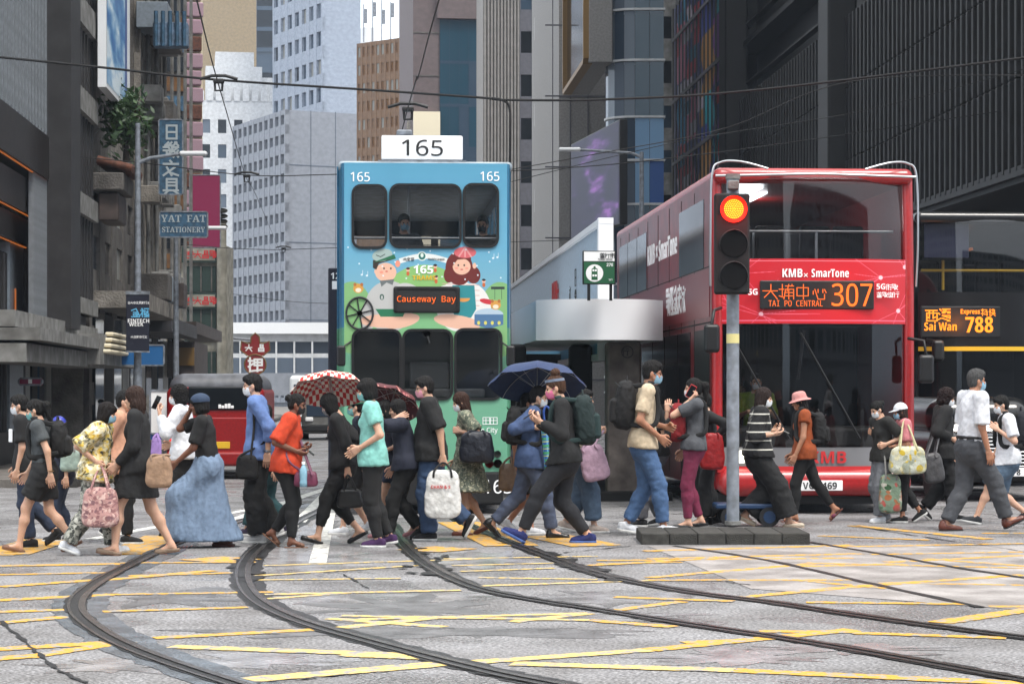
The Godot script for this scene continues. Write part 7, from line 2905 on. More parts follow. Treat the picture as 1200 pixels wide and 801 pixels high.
		if hem > 0.2:
			f.cap(P0 - u * 0.01 * h - fw * 0.045 * bw + Vector3(0, 0, 0.05), P0 - u * 0.01 * h - fw * 0.045 * bw - Vector3(0, 0, 0.05), 0.105 * bw + ease * 0.5, 0.105 * bw + ease * 0.5, 0.05)
		f.cap(W0, C0, 0.122 * bw + ease, 0.142 * bw + ease * 0.7, 0.05, fw, 1.42)
		if s.get("belly", 0.0) > 0:
			f.cap(W0 + fw * 0.02, W0 + fw * 0.03 - u * 0.02, s.belly, s.belly, 0.06)
		if fem:
			for e in [-1.0, 1.0]:
				f.cap(C0 - u * 0.015 * h + fw * 0.085 * q + Vector3(0, 0, e * 0.055), C0 - u * 0.02 * h + fw * 0.09 * q + Vector3(0, 0, e * 0.055), 0.048 * q, 0.045 * q, 0.05)
		var sl: float = t.get("sleeve", 0.75)
		for e in 2:
			f.cap(NB - u * 0.032 * h, shs[e], 0.058 * q + ease * 0.4, 0.056 * bw + ease * 0.5, 0.04)
			if sl > 0:
				var k1 := minf(sl, 1.0)
				f.cap(shs[e], shs[e].lerp(els[e], k1), 0.055 * bw + ease * 0.6, 0.05 * bw + ease * (0.9 if sl <= 1 else 0.4), 0.03, Vector3.ZERO, 1.0, 2 if sl <= 1.0 else 0)
			if sl > 1.0:
				f.cap(els[e], els[e].lerp(wrs[e], sl - 1.0), 0.047 * bw + ease * 0.4, 0.034 * q + ease * 0.5, 0.03, Vector3.ZERO, 1.0, 2)
		if t.get("collar", false):
			f.cap(NB - u * 0.012 * h, NB + u * 0.022 * h + fw * 0.006, 0.066 * q, 0.064 * q, 0.02, Vector3.ZERO, 1.0, 2)
		if t.get("skirt", 0.0) > 0.0:
			var e0: Vector3 = P0 - Vector3.UP * t.skirt * h + Vector3((knees[0].x + knees[1].x) * 0.25, 0, 0)
			f.cap(P0 + u * 0.01, e0, 0.15 * bw, t.flare, 0.05, Vector3(1, 0, 0), 1.08, 2)
			for e in 2:
				f.cap(hips[e], knees[e], 0.1 * bw, 0.1 * bw, 0.06)
			f.cut(Vector3(0, -1, 0), -e0.y)
		b = B.new()
		b.add(f.arrays(wrinkle, t.get("fold", 0.016) * 0.62, Vector3(13, 4, 13) if t.get("skirt", 0.0) > 0 else Vector3(8.5, 6, 8.5), off))
		part(t.get("name", "shirt"), b.mesh(), t.m, root)
	t = s.get("bottom", {})
	if t:
		f = Field.new(lo, hi, cell)
		var kind: String = t.kind
		var ease: float = t.get("ease", 0.012)
		f.cap(P0 + u * t.get("rise", 0.0 if s.get("shirt", {}).get("hem", 0.07) > 0.025 else 0.035) * h, P0 - u * 0.03 * h, (0.128 if not fem else 0.124) * bw + ease, 0.14 * bw + ease, 0.05, fw, 1.3, 1)
		f.cap(P0 - u * 0.015 * h - fw * 0.045 * bw + Vector3(0, 0, 0.05), P0 - u * 0.02 * h - fw * 0.045 * bw - Vector3(0, 0, 0.05), 0.088 * bw, 0.088 * bw, 0.05)
		if kind == "skirt":
			var e0: Vector3 = Vector3(t.get("drift", 0.0) + (ankles[0].x + ankles[1].x) * 0.5, ank + t.len * h, 0)
			f.cap(P0, e0 + Vector3(0, -0.05, 0), 0.145 * bw, t.flare, 0.05, Vector3(0, 0, 1), t.get("thin", 1.3), 2)
			for e in 2:
				f.cap(hips[e], knees[e], 0.11 * bw, 0.11 * bw, 0.08)
				f.cap(knees[e], ankles[e], 0.11 * bw, 0.15 * bw, 0.12)
			f.cut(Vector3(0, -1, 0), -e0.y)
		else:
			var ln: float = t.get("len", 1.9)
			for e in 2:
				var k1 := minf(1.0, ln)
				f.cap(hips[e], hips[e].lerp(knees[e], k1), 0.088 * bw + ease, 0.058 * bw + ease + (t.get("wide", 0.0) * 0.5 if ln > 1 else 0.02), 0.05, Vector3.ZERO, 1.0, 2 if ln <= 1.0 else 0)
				if ln > 1.0:
					f.cap(knees[e], knees[e].lerp(ankles[e], 0.35) + Vector3(-0.012, 0, 0), 0.054 * bw + ease + t.get("wide", 0.0) * 0.5, 0.052 * bw + ease + t.get("wide", 0.0) * 0.6, 0.03)
					f.cap(knees[e].lerp(ankles[e], 0.3), knees[e].lerp(ankles[e], ln - 1.0) + Vector3(0, -0.012, 0), 0.052 * bw + ease + t.get("wide", 0.0) * 0.6, 0.038 * bw + ease + t.get("wide", 0.0), 0.03, Vector3.ZERO, 1.0, 2)
		b = B.new()
		b.add(f.arrays(wrinkle, t.get("fold", 0.018 if kind != "leggings" else 0.008) * 0.6, Vector3(14, 1.6, 14) if kind == "skirt" else Vector3(8, 12, 8), off + 40))
		part({"trousers": "trousers", "leggings": "leggings", "shorts": "shorts", "skirt": "skirt"}[kind], b.mesh(), t.m, root)
		if t.has("belt"):
			b = B.new()
			var ring: Array = []
			for k in 21:
				var an := TAU * k / 20
				ring.append(P0 + u * 0.04 * h + fw * cos(an) * (0.128 * bw + ease + 0.018) / 1.3 + Vector3(0, 0, sin(an) * (0.128 * bw + ease + 0.018)))
			b.tube(ring, 0.012, 5, -1.0, 1.6)
			part("belt", b.mesh(), t.belt, root)
	var sh: Array = s.get("shoes", [])
	if sh:
		var shape: Array = shoe_shape(sh[0])
		for e in 2:
			var ft := Transform3D(Basis(Vector3(0, 0, 1), -pitches[e]) * Basis.from_scale(Vector3.ONE * q * 1.02), ankles[e])
			var o := part("shoe", shape[0], sh[1], root, ft)
			part("sole", shape[1], sh[2], o)
	# ---- face and hair
	var hc: Color = s.get("hair_color", Color(0.055, 0.047, 0.045))
	if s.get("hair", ""):
		part("hair", hair_shape(s.hair), hair_mat(hc), root, HT)
	for e in [-1.0, 1.0]:
		part("eye", eye_shape(), M.eye, root, HT * Transform3D(Basis(Vector3.UP, -e * 0.25), Vector3(0.086, 0.0, e * 0.031)))
		part("eyebrow", brow_shape(), hair_mat(hc), root, HT * Transform3D(Basis(Vector3.UP, -e * 0.25), Vector3(0.086, 0.026, e * 0.03)))
	if s.has("mask"):
		part("face_mask", mask_shape(), cloth(s.mask), root, HT)
	if s.get("glasses", false):
		b = B.new()
		for e in [-1.0, 1.0]:
			var r: Array = []
			for k in 13:
				r.append(Vector3(0.108, cos(TAU * k / 12) * 0.019, e * 0.033 + sin(TAU * k / 12) * 0.024))
			b.tube(r, 0.0025, 4)
			b.tube([Vector3(0.108, 0.008, e * 0.057), Vector3(0.0, 0.012, e * 0.083)], 0.0028, 4)
		b.tube([Vector3(0.108, 0.004, -0.01), Vector3(0.108, 0.004, 0.01)], 0.0025, 4)
		part("glasses", b.mesh(), M.black, root, HT)
	var r := {"root": root, "t": root.transform, "P0": P0, "u": u, "fw": fw, "NB": NB, "C0": C0, "W0": W0, "sh": shs, "el": els, "wr": wrs, "h": h, "q": q, "bw": bw, "sw": sw, "HT": HT, "dir": dir, "sc": sc, "to": to, "fem": fem}
	r["hand"] = [wrs[0] + (wrs[0] - els[0]).normalized() * 0.075 * q, wrs[1] + (wrs[1] - els[1]).normalized() * 0.075 * q]
	return r


# ---- worn on the head: children of the person
func cap_on(p: Dictionary, m: Material, kind: String) -> void:
	var b := B.new()
	var rows: Array = []
	match kind:
		"cap", "beret", "helmet":
			for k in 8:
				var a := PI / 2 * k / 7.0
				var r: Array = []
				for j in 25:
					var w := -TAU * j / 24.0
					var puff := 1.0 + (0.14 * sin(a * 2.0) if kind == "beret" else 0.0)
					r.append(Vector3(-0.016 + cos(w) * 0.122 * cos(a) * puff, 0.043 + sin(a) * 0.118, sin(w) * 0.103 * cos(a) * puff))
				rows.append(r)
			b.dome_strip(rows)
			var brim := 0.09 if kind == "cap" else 0.045
			var e0: Array = []
			var e1: Array = []
			for k in 13:
				var w := lerpf(-1.25, 1.25, k / 12.0)
				e0.append(Vector3(-0.016 + cos(w) * 0.12, 0.048, -sin(w) * 0.101))
				e1.append(Vector3(-0.016 + cos(w) * 0.12 + brim * pow(maxf(cos(w * 1.2), 0.0), 0.6), 0.035 - 0.012 * cos(w), -sin(w) * 0.09))
			var bb := B.new()
			bb.dome_strip([e0, e1])
			for k in e0.size():
				e0[k] -= Vector3(0, 0.004, 0)
				e1[k] -= Vector3(0, 0.004, 0)
			bb.dome_strip([e1, e0])
			if kind != "beret":
				part("brim", bb.mesh(), m, p.root, p.HT)
		"bucket":
			for k in 12:
				var r: Array = []
				var prof: Array = [[0.175, 0.012], [0.16, 0.018], [0.14, 0.028], [0.122, 0.042], [0.114, 0.056], [0.112, 0.08], [0.108, 0.105], [0.1, 0.126], [0.085, 0.142], [0.06, 0.152], [0.03, 0.157], [0.001, 0.158]]
				for j in 29:
					var w := -TAU * j / 28.0
					r.append(Vector3(-0.016 + cos(w) * prof[k][0], prof[k][1] + (0.006 * sin(w * 3.0) if k < 3 else 0.0), sin(w) * prof[k][0] * 0.88))
				rows.append(r)
			b.dome_strip(rows)
	part({"cap": "cap", "beret": "beret", "helmet": "cap", "bucket": "bucket_hat"}[kind], b.mesh(), m, p.root, p.HT)


func headband(p: Dictionary, m: Material, h0: float, h1: float) -> void:
	var b := B.new()
	var rows: Array = []
	for y in [h0, (h0 + h1) * 0.5, h1]:
		var r: Array = []
		for j in 25:
			var w := -TAU * j / 24.0
			r.append(Vector3(-0.016 + cos(w) * 0.111, y + cos(w) * 0.012, sin(w) * 0.088))
		rows.append(r)
	b.dome_strip(rows)
	part("headband", b.mesh(), m, p.root, p.HT)


# ---- carried things: top-level, placed in the world from where the person carries them
func carried(called: String, label: String, category: String, p: Dictionary, at: Vector3, b := Basis.IDENTITY, group := "") -> Node3D:
	var o := thing(called, label, category, Vector3.ZERO, 0.0, group)
	o.transform = p.t * Transform3D(b, at)
	return o


func backpack(called: String, label: String, p: Dictionary, m: Material, m2: Material, side := -1.0, s := 1.0, droop := 0.0) -> void:
	var at: Vector3 = p.C0 + p.fw * side * (0.20 * p.bw) - p.u * (0.03 + droop)
	var bs := Basis(p.fw, p.u, Vector3(0, 0, 1))
	var o := carried(called, label, "backpack", p, at, bs, "backpacks worn by the walkers")
	var b := B.new()
	var fb := Field.new(Vector3(-0.13, -0.26, -0.18) * s, Vector3(0.13, 0.26, 0.18) * s, 0.014)
	fb.sup(Vector3.ZERO, Vector3(0.1, 0.23, 0.15) * s, 3.2, 0.12)
	b.add(fb.arrays(wrinkle, 0.014, Vector3(12, 9, 12), s * 30))
	part("bag_body", b.mesh(), m, o)
	b = B.new()
	b.rbox(Vector3(side * 0.09 * s, -0.07, 0), Vector3(0.09, 0.22, 0.22) * s, 0.035, 3, Basis.IDENTITY, 0.02)
	part("front_pocket", b.mesh(), m2, o)
	b = B.new()
	b.tube([Vector3(side * 0.06 * s, 0.16 * s, -0.13 * s), Vector3(side * 0.105 * s, 0.2 * s, 0), Vector3(side * 0.06 * s, 0.16 * s, 0.13 * s)], 0.006, 5)
	part("zip", b.mesh(), M.black, o)
	b = B.new()
	b.tube([Vector3(0, 0.22 * s, -0.04), Vector3(0, 0.27 * s, -0.02), Vector3(0, 0.27 * s, 0.02), Vector3(0, 0.22 * s, 0.04)], 0.01, 5)
	part("grab_handle", b.mesh(), m, o)
	var iv: Transform3D = o.transform.affine_inverse() * p.t
	for e in 2:
		var S: Vector3 = p.sh[e] + Vector3(0, 0.07 * p.q, -signf(p.sh[e].z) * 0.055 * p.q)
		var path: Array = [at + bs * Vector3(0, 0.17 * s, signf(p.sh[e].z) * 0.08), S - p.fw * 0.05 * -side * -1.0, S, S - p.fw * side * 0.09 - p.u * 0.06, p.C0 - p.fw * side * 0.115 * p.bw + Vector3(0, 0, p.sh[e].z * 0.75) - p.u * 0.05, p.W0 - p.fw * side * 0.08 + Vector3(0, 0, p.sh[e].z * 0.98), at + bs * Vector3(0, -0.17 * s, signf(p.sh[e].z) * 0.11)]
		var pts: Array = []
		for v in path:
			pts.append(iv * v)
		b = B.new()
		b.tube(spline(pts, 5), 0.026, 6, -1.0, 0.35, Vector3(0, 0, 1))
		part("shoulder_strap", b.mesh(), m2, o)


func soft_bag(called: String, label: String, category: String, p: Dictionary, at: Vector3, s: Vector3, m: Material, hang: Array, hm: Material, bulge := 0.02, tilt := 0.0, fold := 0.0) -> Node3D:   # hang: the points its two handles pass through, in the person's frame
	var o := carried(called, label, category, p, at, Basis(Vector3(0, 0, 1), tilt), "bags carried by the walkers")
	var f := Field.new(-s * 0.62 - Vector3.ONE * 0.02, s * 0.62 + Vector3.ONE * 0.02, 0.013)
	var hx := s.x * 0.5
	f.sup(Vector3.ZERO, Vector3(hx, s.y * 0.5, s.z * 0.5), 4.5, 0.1)
	var arr := f.arrays(wrinkle, maxf(fold, 0.009), Vector3(8, 6, 8), s.x * 50)
	var b := B.new()
	b.add(arr)
	part("bag_body", b.mesh(), m, o)
	var iv: Transform3D = o.transform.affine_inverse() * p.t
	for e in [-1.0, 1.0]:
		var pts: Array = [Vector3(-s.x * 0.26, s.y * 0.34, e * s.z * 0.5), Vector3(-s.x * 0.22, s.y * 0.5, e * s.z * 0.42)]
		for v in hang:
			pts.append(iv * v + Vector3(0, 0, e * 0.012))
		pts.append_array([Vector3(s.x * 0.22, s.y * 0.5, e * s.z * 0.42), Vector3(s.x * 0.26, s.y * 0.34, e * s.z * 0.5)])
		b = B.new()
		b.tube(spline(pts, 5), 0.011, 6, -1.0, 0.6, Vector3(0, 0, 1))
		part("handle", b.mesh(), hm, o)
	return o


func phone(label: String, p: Dictionary, at: Vector3, b: Basis, m: Material) -> void:
	var o := carried("mobile_phone", label, "phone", p, at, b, "phones held by the walkers")
	var k := B.new()
	k.rbox(Vector3.ZERO, Vector3(0.012, 0.15, 0.075), 0.005, 2)
	part("case", k.mesh(), m, o)
	k = B.new()
	k.rbox(Vector3(0.0065, 0, 0), Vector3(0.002, 0.136, 0.066), 0.0009, 1)
	part("screen", k.mesh(), M.window_dark, o)


func umbrella(label: String, p: Dictionary, grip: Vector3, top: Vector3, rad: float, m: Material, group := "", panel_mats: Array = []) -> Node3D:
	var ax := (top - grip).normalized()
	var sx := ax.cross(Vector3(0, 0, 1)).normalized()
	var o := carried("umbrella", label, "umbrella", p, top, Basis(sx, ax, sx.cross(ax)), "umbrellas above the walkers")
	var drop := rad * 0.42
	for k in 8:
		var b := B.new()
		var rows: Array = []
		for r in 9:
			var fr := r / 8.0
			var row: Array = []
			for j in 7:
				var a := TAU * (k + j / 6.0) / 8.0
				var dip := sin(PI * j / 6.0)
				var rr := rad * sin(fr * 1.25) / sin(1.25) * (1.0 - 0.09 * dip * fr)
				var y := -drop * (1 - cos(fr * 1.25)) / (1 - cos(1.25)) - 0.012 * dip * fr
				row.append(Vector3(cos(a) * rr, y, sin(a) * rr))
			rows.append(row)
		b.dome_strip(rows)
		var e2 := b.v.size() / 7
		for r in e2:
			for j in 7:
				b.t[r * 7 + j] = Vector2(b.v[r * 7 + j].x, b.v[r * 7 + j].z) / rad
		part("panel", b.mesh(), panel_mats[k % panel_mats.size()] if panel_mats else m, o)
		b = B.new()
		var rib: Array = []
		for r in 7:
			var fr := r / 6.0
			var a := TAU * k / 8.0
			rib.append(Vector3(cos(a) * rad * sin(fr * 1.25) / sin(1.25) * 0.99, -drop * (1 - cos(fr * 1.25)) / (1 - cos(1.25)) - 0.008, sin(a) * rad * sin(fr * 1.25) / sin(1.25) * 0.99))
		b.tube(rib, 0.004, 4)
		b.tube([Vector3(cos(TAU * k / 8.0) * rad * 0.5, -drop * 0.3, sin(TAU * k / 8.0) * rad * 0.5), Vector3(0, -drop * 1.15, 0)], 0.003, 4)
		part("rib", b.mesh(), M.steel, o)
	var b := B.new()
	var ln := (top - grip).length()
	b.tube([Vector3(0, 0.06, 0), Vector3(0, -ln + 0.06, 0)], 0.007, 8)
	b.cyl(Vector3(0, 0.06, 0), Vector3(0, 0.0, 0), 0.012, 8)
	part("shaft", b.mesh(), M.steel, o)
	b = B.new()
	b.tube(spline([Vector3(0, -ln + 0.06, 0), Vector3(0, -ln - 0.06, 0), Vector3(0.012, -ln - 0.1, 0), Vector3(0.045, -ln - 0.1, 0)], 5), 0.014, 8)
	part("handle", b.mesh(), M.black, o)
	return o


# ---------------------------------------------------------------- the people on the crossing, left to right
func build_people() -> void:
	var NA: Array = [null, null, 0, "relaxed"]
	var black := cloth(Color(0.075, 0.075, 0.08))
	var ink := cloth(Color(0.06, 0.06, 0.065))
	var navy := cloth(Color(0.10, 0.12, 0.19))
	var white := cloth(Color(0.86, 0.87, 0.89))
	var denim := cloth(Color(0.20, 0.29, 0.42))
	var denim_pale := cloth(Color(0.46, 0.54, 0.64))
	var denim_dark := cloth(Color(0.14, 0.19, 0.28))
	var grey := cloth(Color(0.38, 0.39, 0.41))
	var white_rubber := cloth(Color(0.86, 0.86, 0.85), 0.6)
	var black_leather := mat("black_leather", Color(0.06, 0.058, 0.06), 0.35)
	var beige_leather := mat("beige_leather", Color(0.66, 0.54, 0.44), 0.5)
	var tan_leather := mat("tan_leather", Color(0.40, 0.27, 0.19), 0.5)
	var brown_leather := mat("brown_leather", Color(0.33, 0.15, 0.09), 0.35)
	var MW := Color(0.86, 0.88, 0.90)
	var MB := Color(0.55, 0.71, 0.80)
	var MT := Color(0.45, 0.68, 0.68)
	var MK := Color(0.09, 0.09, 0.10)
	var MP := Color(0.86, 0.45, 0.60)
	var brown_hair := Color(0.16, 0.09, 0.065)
	var stripes := Image.create(8, 256, false, Image.FORMAT_RGB8)
	stripes.fill(Color(0.07, 0.07, 0.075))
	for k in 3:
		stripes.fill_rect(Rect2i(0, 14 + k * 85, 8, 12), Color(0.85, 0.84, 0.80))
	var floral := printed("floral_dress_cloth", blobs(256, Color(0.33, 0.36, 0.31), [Color(0.62, 0.62, 0.52), Color(0.5, 0.5, 0.42), Color(0.2, 0.24, 0.2), Color(0.7, 0.68, 0.6)], 420, 3, 9, 3), 0.85, Vector3.ONE * 2.2)
	var blouse := printed("blouse_cloth", blobs(256, Color(0.80, 0.76, 0.60), [Color(0.12, 0.13, 0.13), Color(0.72, 0.58, 0.16), Color(0.25, 0.28, 0.24), Color(0.84, 0.72, 0.3), Color(0.9, 0.88, 0.8)], 300, 5, 16, 4), 0.85, Vector3.ONE * 2.0)
	var leafy_cloth := printed("leaf_trouser_cloth", blobs(256, Color(0.62, 0.62, 0.58), [Color(0.12, 0.13, 0.12), Color(0.22, 0.24, 0.22), Color(0.72, 0.72, 0.68)], 330, 5, 15, 6), 0.85, Vector3.ONE * 2.2)
	var pink_tote := printed("pink_tote_cloth", blobs(256, Color(0.68, 0.52, 0.50), [Color(0.52, 0.36, 0.36), Color(0.8, 0.68, 0.64), Color(0.45, 0.32, 0.34)], 180, 6, 18, 8), 0.8, Vector3.ONE * 2.5)

	# man and woman at the left edge, with a small helmeted figure behind
	var p := person({"label": "young man in black t-shirt and jeans at the far left wearing a white mask", "x": 32, "fy": 641, "top": 464, "dir": -1, "lean": 5.0, "drop": 6.0, "mask": MW, "hair": "short",
		"legs": [[38, 0.0, 0], [63, 0.02, 34]], "arms": [[24, 556, 0.02, "relaxed"], NA],
		"shirt": {"m": black, "sleeve": 0.8, "ease": 0.03, "hem": 0.08}, "bottom": {"kind": "trousers", "m": denim_dark, "wide": 0.012}, "shoes": ["sneaker", black, ink]})
	var b := B.new()
	b.rbox(Vector3(0, 0, 0), Vector3(0.1, 0.13, 0.006), 0.002, 1)
	part("shirt_print", b.mesh(), M.white_print, p.root, Transform3D(Basis(Vector3.UP, -1.0), p.C0 + p.fw * 0.13 + Vector3(0, -0.02, -0.055)))
	p = person({"label": "child sized person in a bright blue cap half hidden behind the ponytailed woman", "x": 74, "fy": 634, "top": 490, "dir": -1, "hidden": true, "mask": MW, "hair": "short",
		"legs": [[66, 0.0, 0], [84, 0.0, 20]], "shirt": {"m": navy, "sleeve": 0.8}, "bottom": {"kind": "trousers", "m": denim_dark}, "shoes": ["sneaker", black, white_rubber]})
	cap_on(p, mat("cap_blue", Color(0.08, 0.14, 0.55), 0.35), "helmet")
	soft_bag("carrier_bag", "pale green carrier bag just behind the ponytailed woman's back", "bag", p, p.to.call(86, 538, -0.18), Vector3(0.2, 0.24, 0.1), cloth(Color(0.62, 0.70, 0.66)), [p.to.call(84, 520, -0.18)], M.concrete)
	p = person({"label": "ponytailed woman in grey t-shirt and black shorts with a teal mask", "x": 51, "fy": 647, "top": 466, "dir": -1, "fem": true, "lean": 5.0, "drop": 14.0, "mask": MT, "hair": "pony",
		"legs": [[24, 0.0, -12], [84, 0.0, 26]], "arms": [[65, 562, 0.02, "relaxed"], [26, 560, 0.0, "relaxed"]],
		"shirt": {"m": cloth(Color(0.28, 0.30, 0.31)), "sleeve": 0.62, "ease": 0.024, "hem": 0.02}, "bottom": {"kind": "shorts", "m": black, "len": 0.72, "ease": 0.03, "rise": 0.05}, "shoes": ["flat", tan_leather, tan_leather]})
	b = B.new()
	b.tube([p.wr[0] + Vector3(0.0, 0.03, -0.03), p.wr[0] + Vector3(0.03, 0.03, 0), p.wr[0] + Vector3(0, 0.03, 0.03), p.wr[0] + Vector3(-0.03, 0.03, 0), p.wr[0] + Vector3(0, 0.03, -0.03)], 0.005, 5)
	part("bracelet", b.mesh(), M.gold, p.root)
	backpack("black_backpack", "black backpack on the back of the ponytailed woman in grey", p, black, ink, -1.0, 0.78)
	# woman in the printed blouse, and the peach shirted person beyond her
	p = person({"label": "person in loose peach shirt and black trousers between the printed blouse and the black dress", "x": 138, "fy": 637, "top": 459, "dir": 1, "lean": 4.0, "hair": "short", "hidden": true,
		"legs": [[150, 0.0, 0], [124, 0.0, 30]], "shirt": {"m": cloth(Color(0.80, 0.60, 0.49)), "sleeve": 1.3, "ease": 0.045, "hem": 0.14}, "bottom": {"kind": "trousers", "m": black, "wide": 0.01}, "shoes": ["sneaker", black, white_rubber]})
	p = person({"label": "older woman with dark bob in a yellow printed blouse and leafy trousers carrying a tote", "x": 110, "fy": 650, "top": 471, "dir": 1, "fem": true, "lean": 10.0, "drop": 8.0, "mask": MB, "hair": "bob", "build": 1.08, "hair_color": Color(0.085, 0.05, 0.04),
		"legs": [[80, 0.0, 22], [130, 0.0, -10]], "arms": [[116, 540, 0.03, "grip"], [134, 545, 0.0, "relaxed"]],
		"shirt": {"m": blouse, "sleeve": 1.0, "ease": 0.045, "hem": 0.09, "fold": 0.02}, "bottom": {"kind": "trousers", "m": leafy_cloth, "wide": 0.02, "ease": 0.02}, "shoes": ["sneaker", white, white_rubber]})
	soft_bag("pink_tote_bag", "dusty pink patterned tote bag held by the woman in the printed blouse", "bag", p, p.to.call(122, 593, 0.2), Vector3(0.34, 0.38, 0.12), pink_tote, [p.hand[0]], pink_tote)
	p = person({"label": "brown haired woman in a short black dress striding bare legged in beige flats", "x": 163, "fy": 650, "top": 451, "dir": -1, "fem": true, "lean": 2.0, "hair": "shoulder", "hair_color": Color(0.22, 0.13, 0.09), "turn": -0.3, "build": 1.1,
		"legs": [[136, 0.0, -8], [199, 0.0, 8]], "arms": [[140, 543, 0.0, "relaxed"], [134, 548, -0.06, "relaxed"]],
		"shirt": {"name": "dress", "m": black, "sleeve": 1.93, "ease": 0.02, "hem": 0.07, "skirt": 0.19, "flare": 0.2}, "shoes": ["flat", cloth(Color(0.55, 0.46, 0.38), 0.5), tan_leather]})
	soft_bag("brown_paper_bag", "brown paper carrier bag between the black dress and the denim skirt", "bag", p, p.to.call(191, 551, -0.25), Vector3(0.24, 0.31, 0.12), cloth(Color(0.62, 0.50, 0.40), 0.7), [p.to.call(203, 533, -0.25)], cloth(Color(0.6, 0.5, 0.42)))
	soft_bag("lilac_bag", "small lilac bag standing out of the brown paper carrier", "bag", p, p.to.call(188, 524, -0.26), Vector3(0.09, 0.2, 0.06), cloth(Color(0.60, 0.48, 0.72), 0.7), [p.to.call(189, 508, -0.26)], cloth(Color(0.6, 0.48, 0.72)))
	# white shirted man with a raised phone
	p = person({"label": "black haired man in white shirt holding up a phone and wearing a bulky white mask", "x": 216, "fy": 628, "top": 453, "dir": -1, "lean": 4.0, "drop": 0.0, "mask": MW, "hair": "curly", "head": 0.98,
		"legs": [[206, 0.0, 0], [232, 0.0, 30]], "arms": [[190, 486, -0.02, "phone"], [200, 520, -0.05, "relaxed"]],
		"shirt": {"m": white, "sleeve": 1.9, "ease": 0.04, "hem": 0.06, "collar": true, "fold": 0.022}, "bottom": {"kind": "trousers", "m": black, "wide": 0.012}, "shoes": ["sneaker", black, ink]})
	phone("black phone held up by the man in the white shirt", p, p.hand[0] + Vector3(0.02, 0.075, 0.0), Basis(Vector3(0, 0, 1), 0.45) * Basis(Vector3.UP, 2.6), M.black)
	# woman in the long denim skirt
	p = person({"label": "woman in a blue beret, black t-shirt and long flared pale denim skirt", "x": 243, "fy": 641, "top": 461, "dir": -1, "fem": true, "lean": 5.0, "drop": 4.0, "skin": "brown", "hair": "bob", "build": 1.1,
		"legs": [[210, 0.0, 36], [266, 0.0, 0]], "arms": [[209, 541, -0.02, "grip"], [222, 480, -0.1, "relaxed"]],
		"shirt": {"m": black, "sleeve": 0.85, "ease": 0.02, "hem": 0.0}, "bottom": {"kind": "skirt", "m": denim_pale, "len": -0.005, "flare": 0.29, "thin": 1.4, "ease": 0.02, "rise": 0.05, "fold": 0.03, "drift": 0.02}, "shoes": ["flat", brown_leather, brown_leather]})
	cap_on(p, cloth(Color(0.17, 0.24, 0.34)), "beret")
	# blue shirted man, and the teal trousers behind him
	p = person({"label": "person in teal trousers almost hidden behind the man in the blue shirt", "x": 318, "fy": 627, "top": 470, "dir": -1, "hidden": true, "hair": "short", "drop": 10.0, "mask": MW,
		"legs": [[290, 0.0, 0], [340, 0.0, 26]], "shirt": {"m": navy, "sleeve": 0.8}, "bottom": {"kind": "trousers", "m": cloth(Color(0.10, 0.26, 0.28)), "wide": 0.02, "len": 1.86}, "shoes": ["sneaker", cloth(Color(0.17, 0.13, 0.23)), white_rubber]})
	p = person({"label": "tall man in a blue long sleeved shirt and wide black trousers with a white mask", "x": 304, "fy": 636, "top": 440, "dir": -1, "lean": 3.0, "drop": 6.0, "mask": MW, "hair": "short",
		"legs": [[304, 0.0, 0], [322, 0.0, 22]], "arms": [[316, 530, 0.02, "relaxed"], NA],
		"shirt": {"m": cloth(Color(0.38, 0.49, 0.70)), "sleeve": 1.55, "ease": 0.035, "hem": 0.09, "collar": true, "fold": 0.022}, "bottom": {"kind": "trousers", "m": ink, "wide": 0.045, "ease": 0.025, "len": 1.93}, "shoes": ["sneaker", cloth(Color(0.75, 0.75, 0.75)), white_rubber]})
	b = B.new()
	b.tube([p.wr[0] + Vector3(0.0, 0.02, -0.034), p.wr[0] + Vector3(0.034, 0.02, 0), p.wr[0] + Vector3(0, 0.02, 0.034), p.wr[0] + Vector3(-0.034, 0.02, 0), p.wr[0] + Vector3(0, 0.02, -0.034)], 0.009, 5, -1, 1.6)
	part("watch", b.mesh(), M.steel, p.root)
	soft_bag("black_waist_bag", "black messenger bag on the hip of the man in the blue shirt", "bag", p, p.to.call(292, 546, -0.22), Vector3(0.22, 0.25, 0.1), ink, [p.to.call(300, 500, -0.19), p.C0 + Vector3(0.02, 0.12, -0.12), p.C0 + Vector3(-0.1, -0.02, -0.02), p.W0 + Vector3(-0.08, -0.05, -0.16)], ink)
	# woman in orange
	p = person({"label": "woman in an orange t-shirt and black leggings looking at her phone in a black mask", "x": 335, "fy": 641, "top": 462, "dir": 1, "fem": true, "lean": 7.0, "drop": 12.0, "mask": MK, "hair": "bun", "skin": "brown", "build": 1.1,
		"legs": [[342, 0.0, 0], [318, 0.0, 38]], "arms": [[349, 528, 0.0, "phone"], [352, 524, -0.08, "phone"]],
		"shirt": {"m": cloth(Color(0.78, 0.24, 0.09)), "sleeve": 0.95, "ease": 0.035, "hem": 0.1, "fold": 0.02}, "bottom": {"kind": "leggings", "m": ink, "ease": 0.012, "len": 1.88}, "shoes": ["sandal", tan_leather, tan_leather]})
	phone("dark phone in the hands of the woman in orange", p, p.hand[0] + Vector3(0.05, 0.03, -0.06), Basis(Vector3(0, 0, 1), 0.9), M.black)
	soft_bag("purple_crossbody_bag", "small purple crossbody bag on the hip of the woman in orange", "bag", p, p.to.call(360, 560, 0.18), Vector3(0.23, 0.16, 0.1), cloth(Color(0.42, 0.16, 0.27), 0.5), [p.to.call(338, 533, 0.19), p.sh[1] + Vector3(-0.02, 0.03, 0.08)], cloth(Color(0.40, 0.18, 0.29), 0.5))
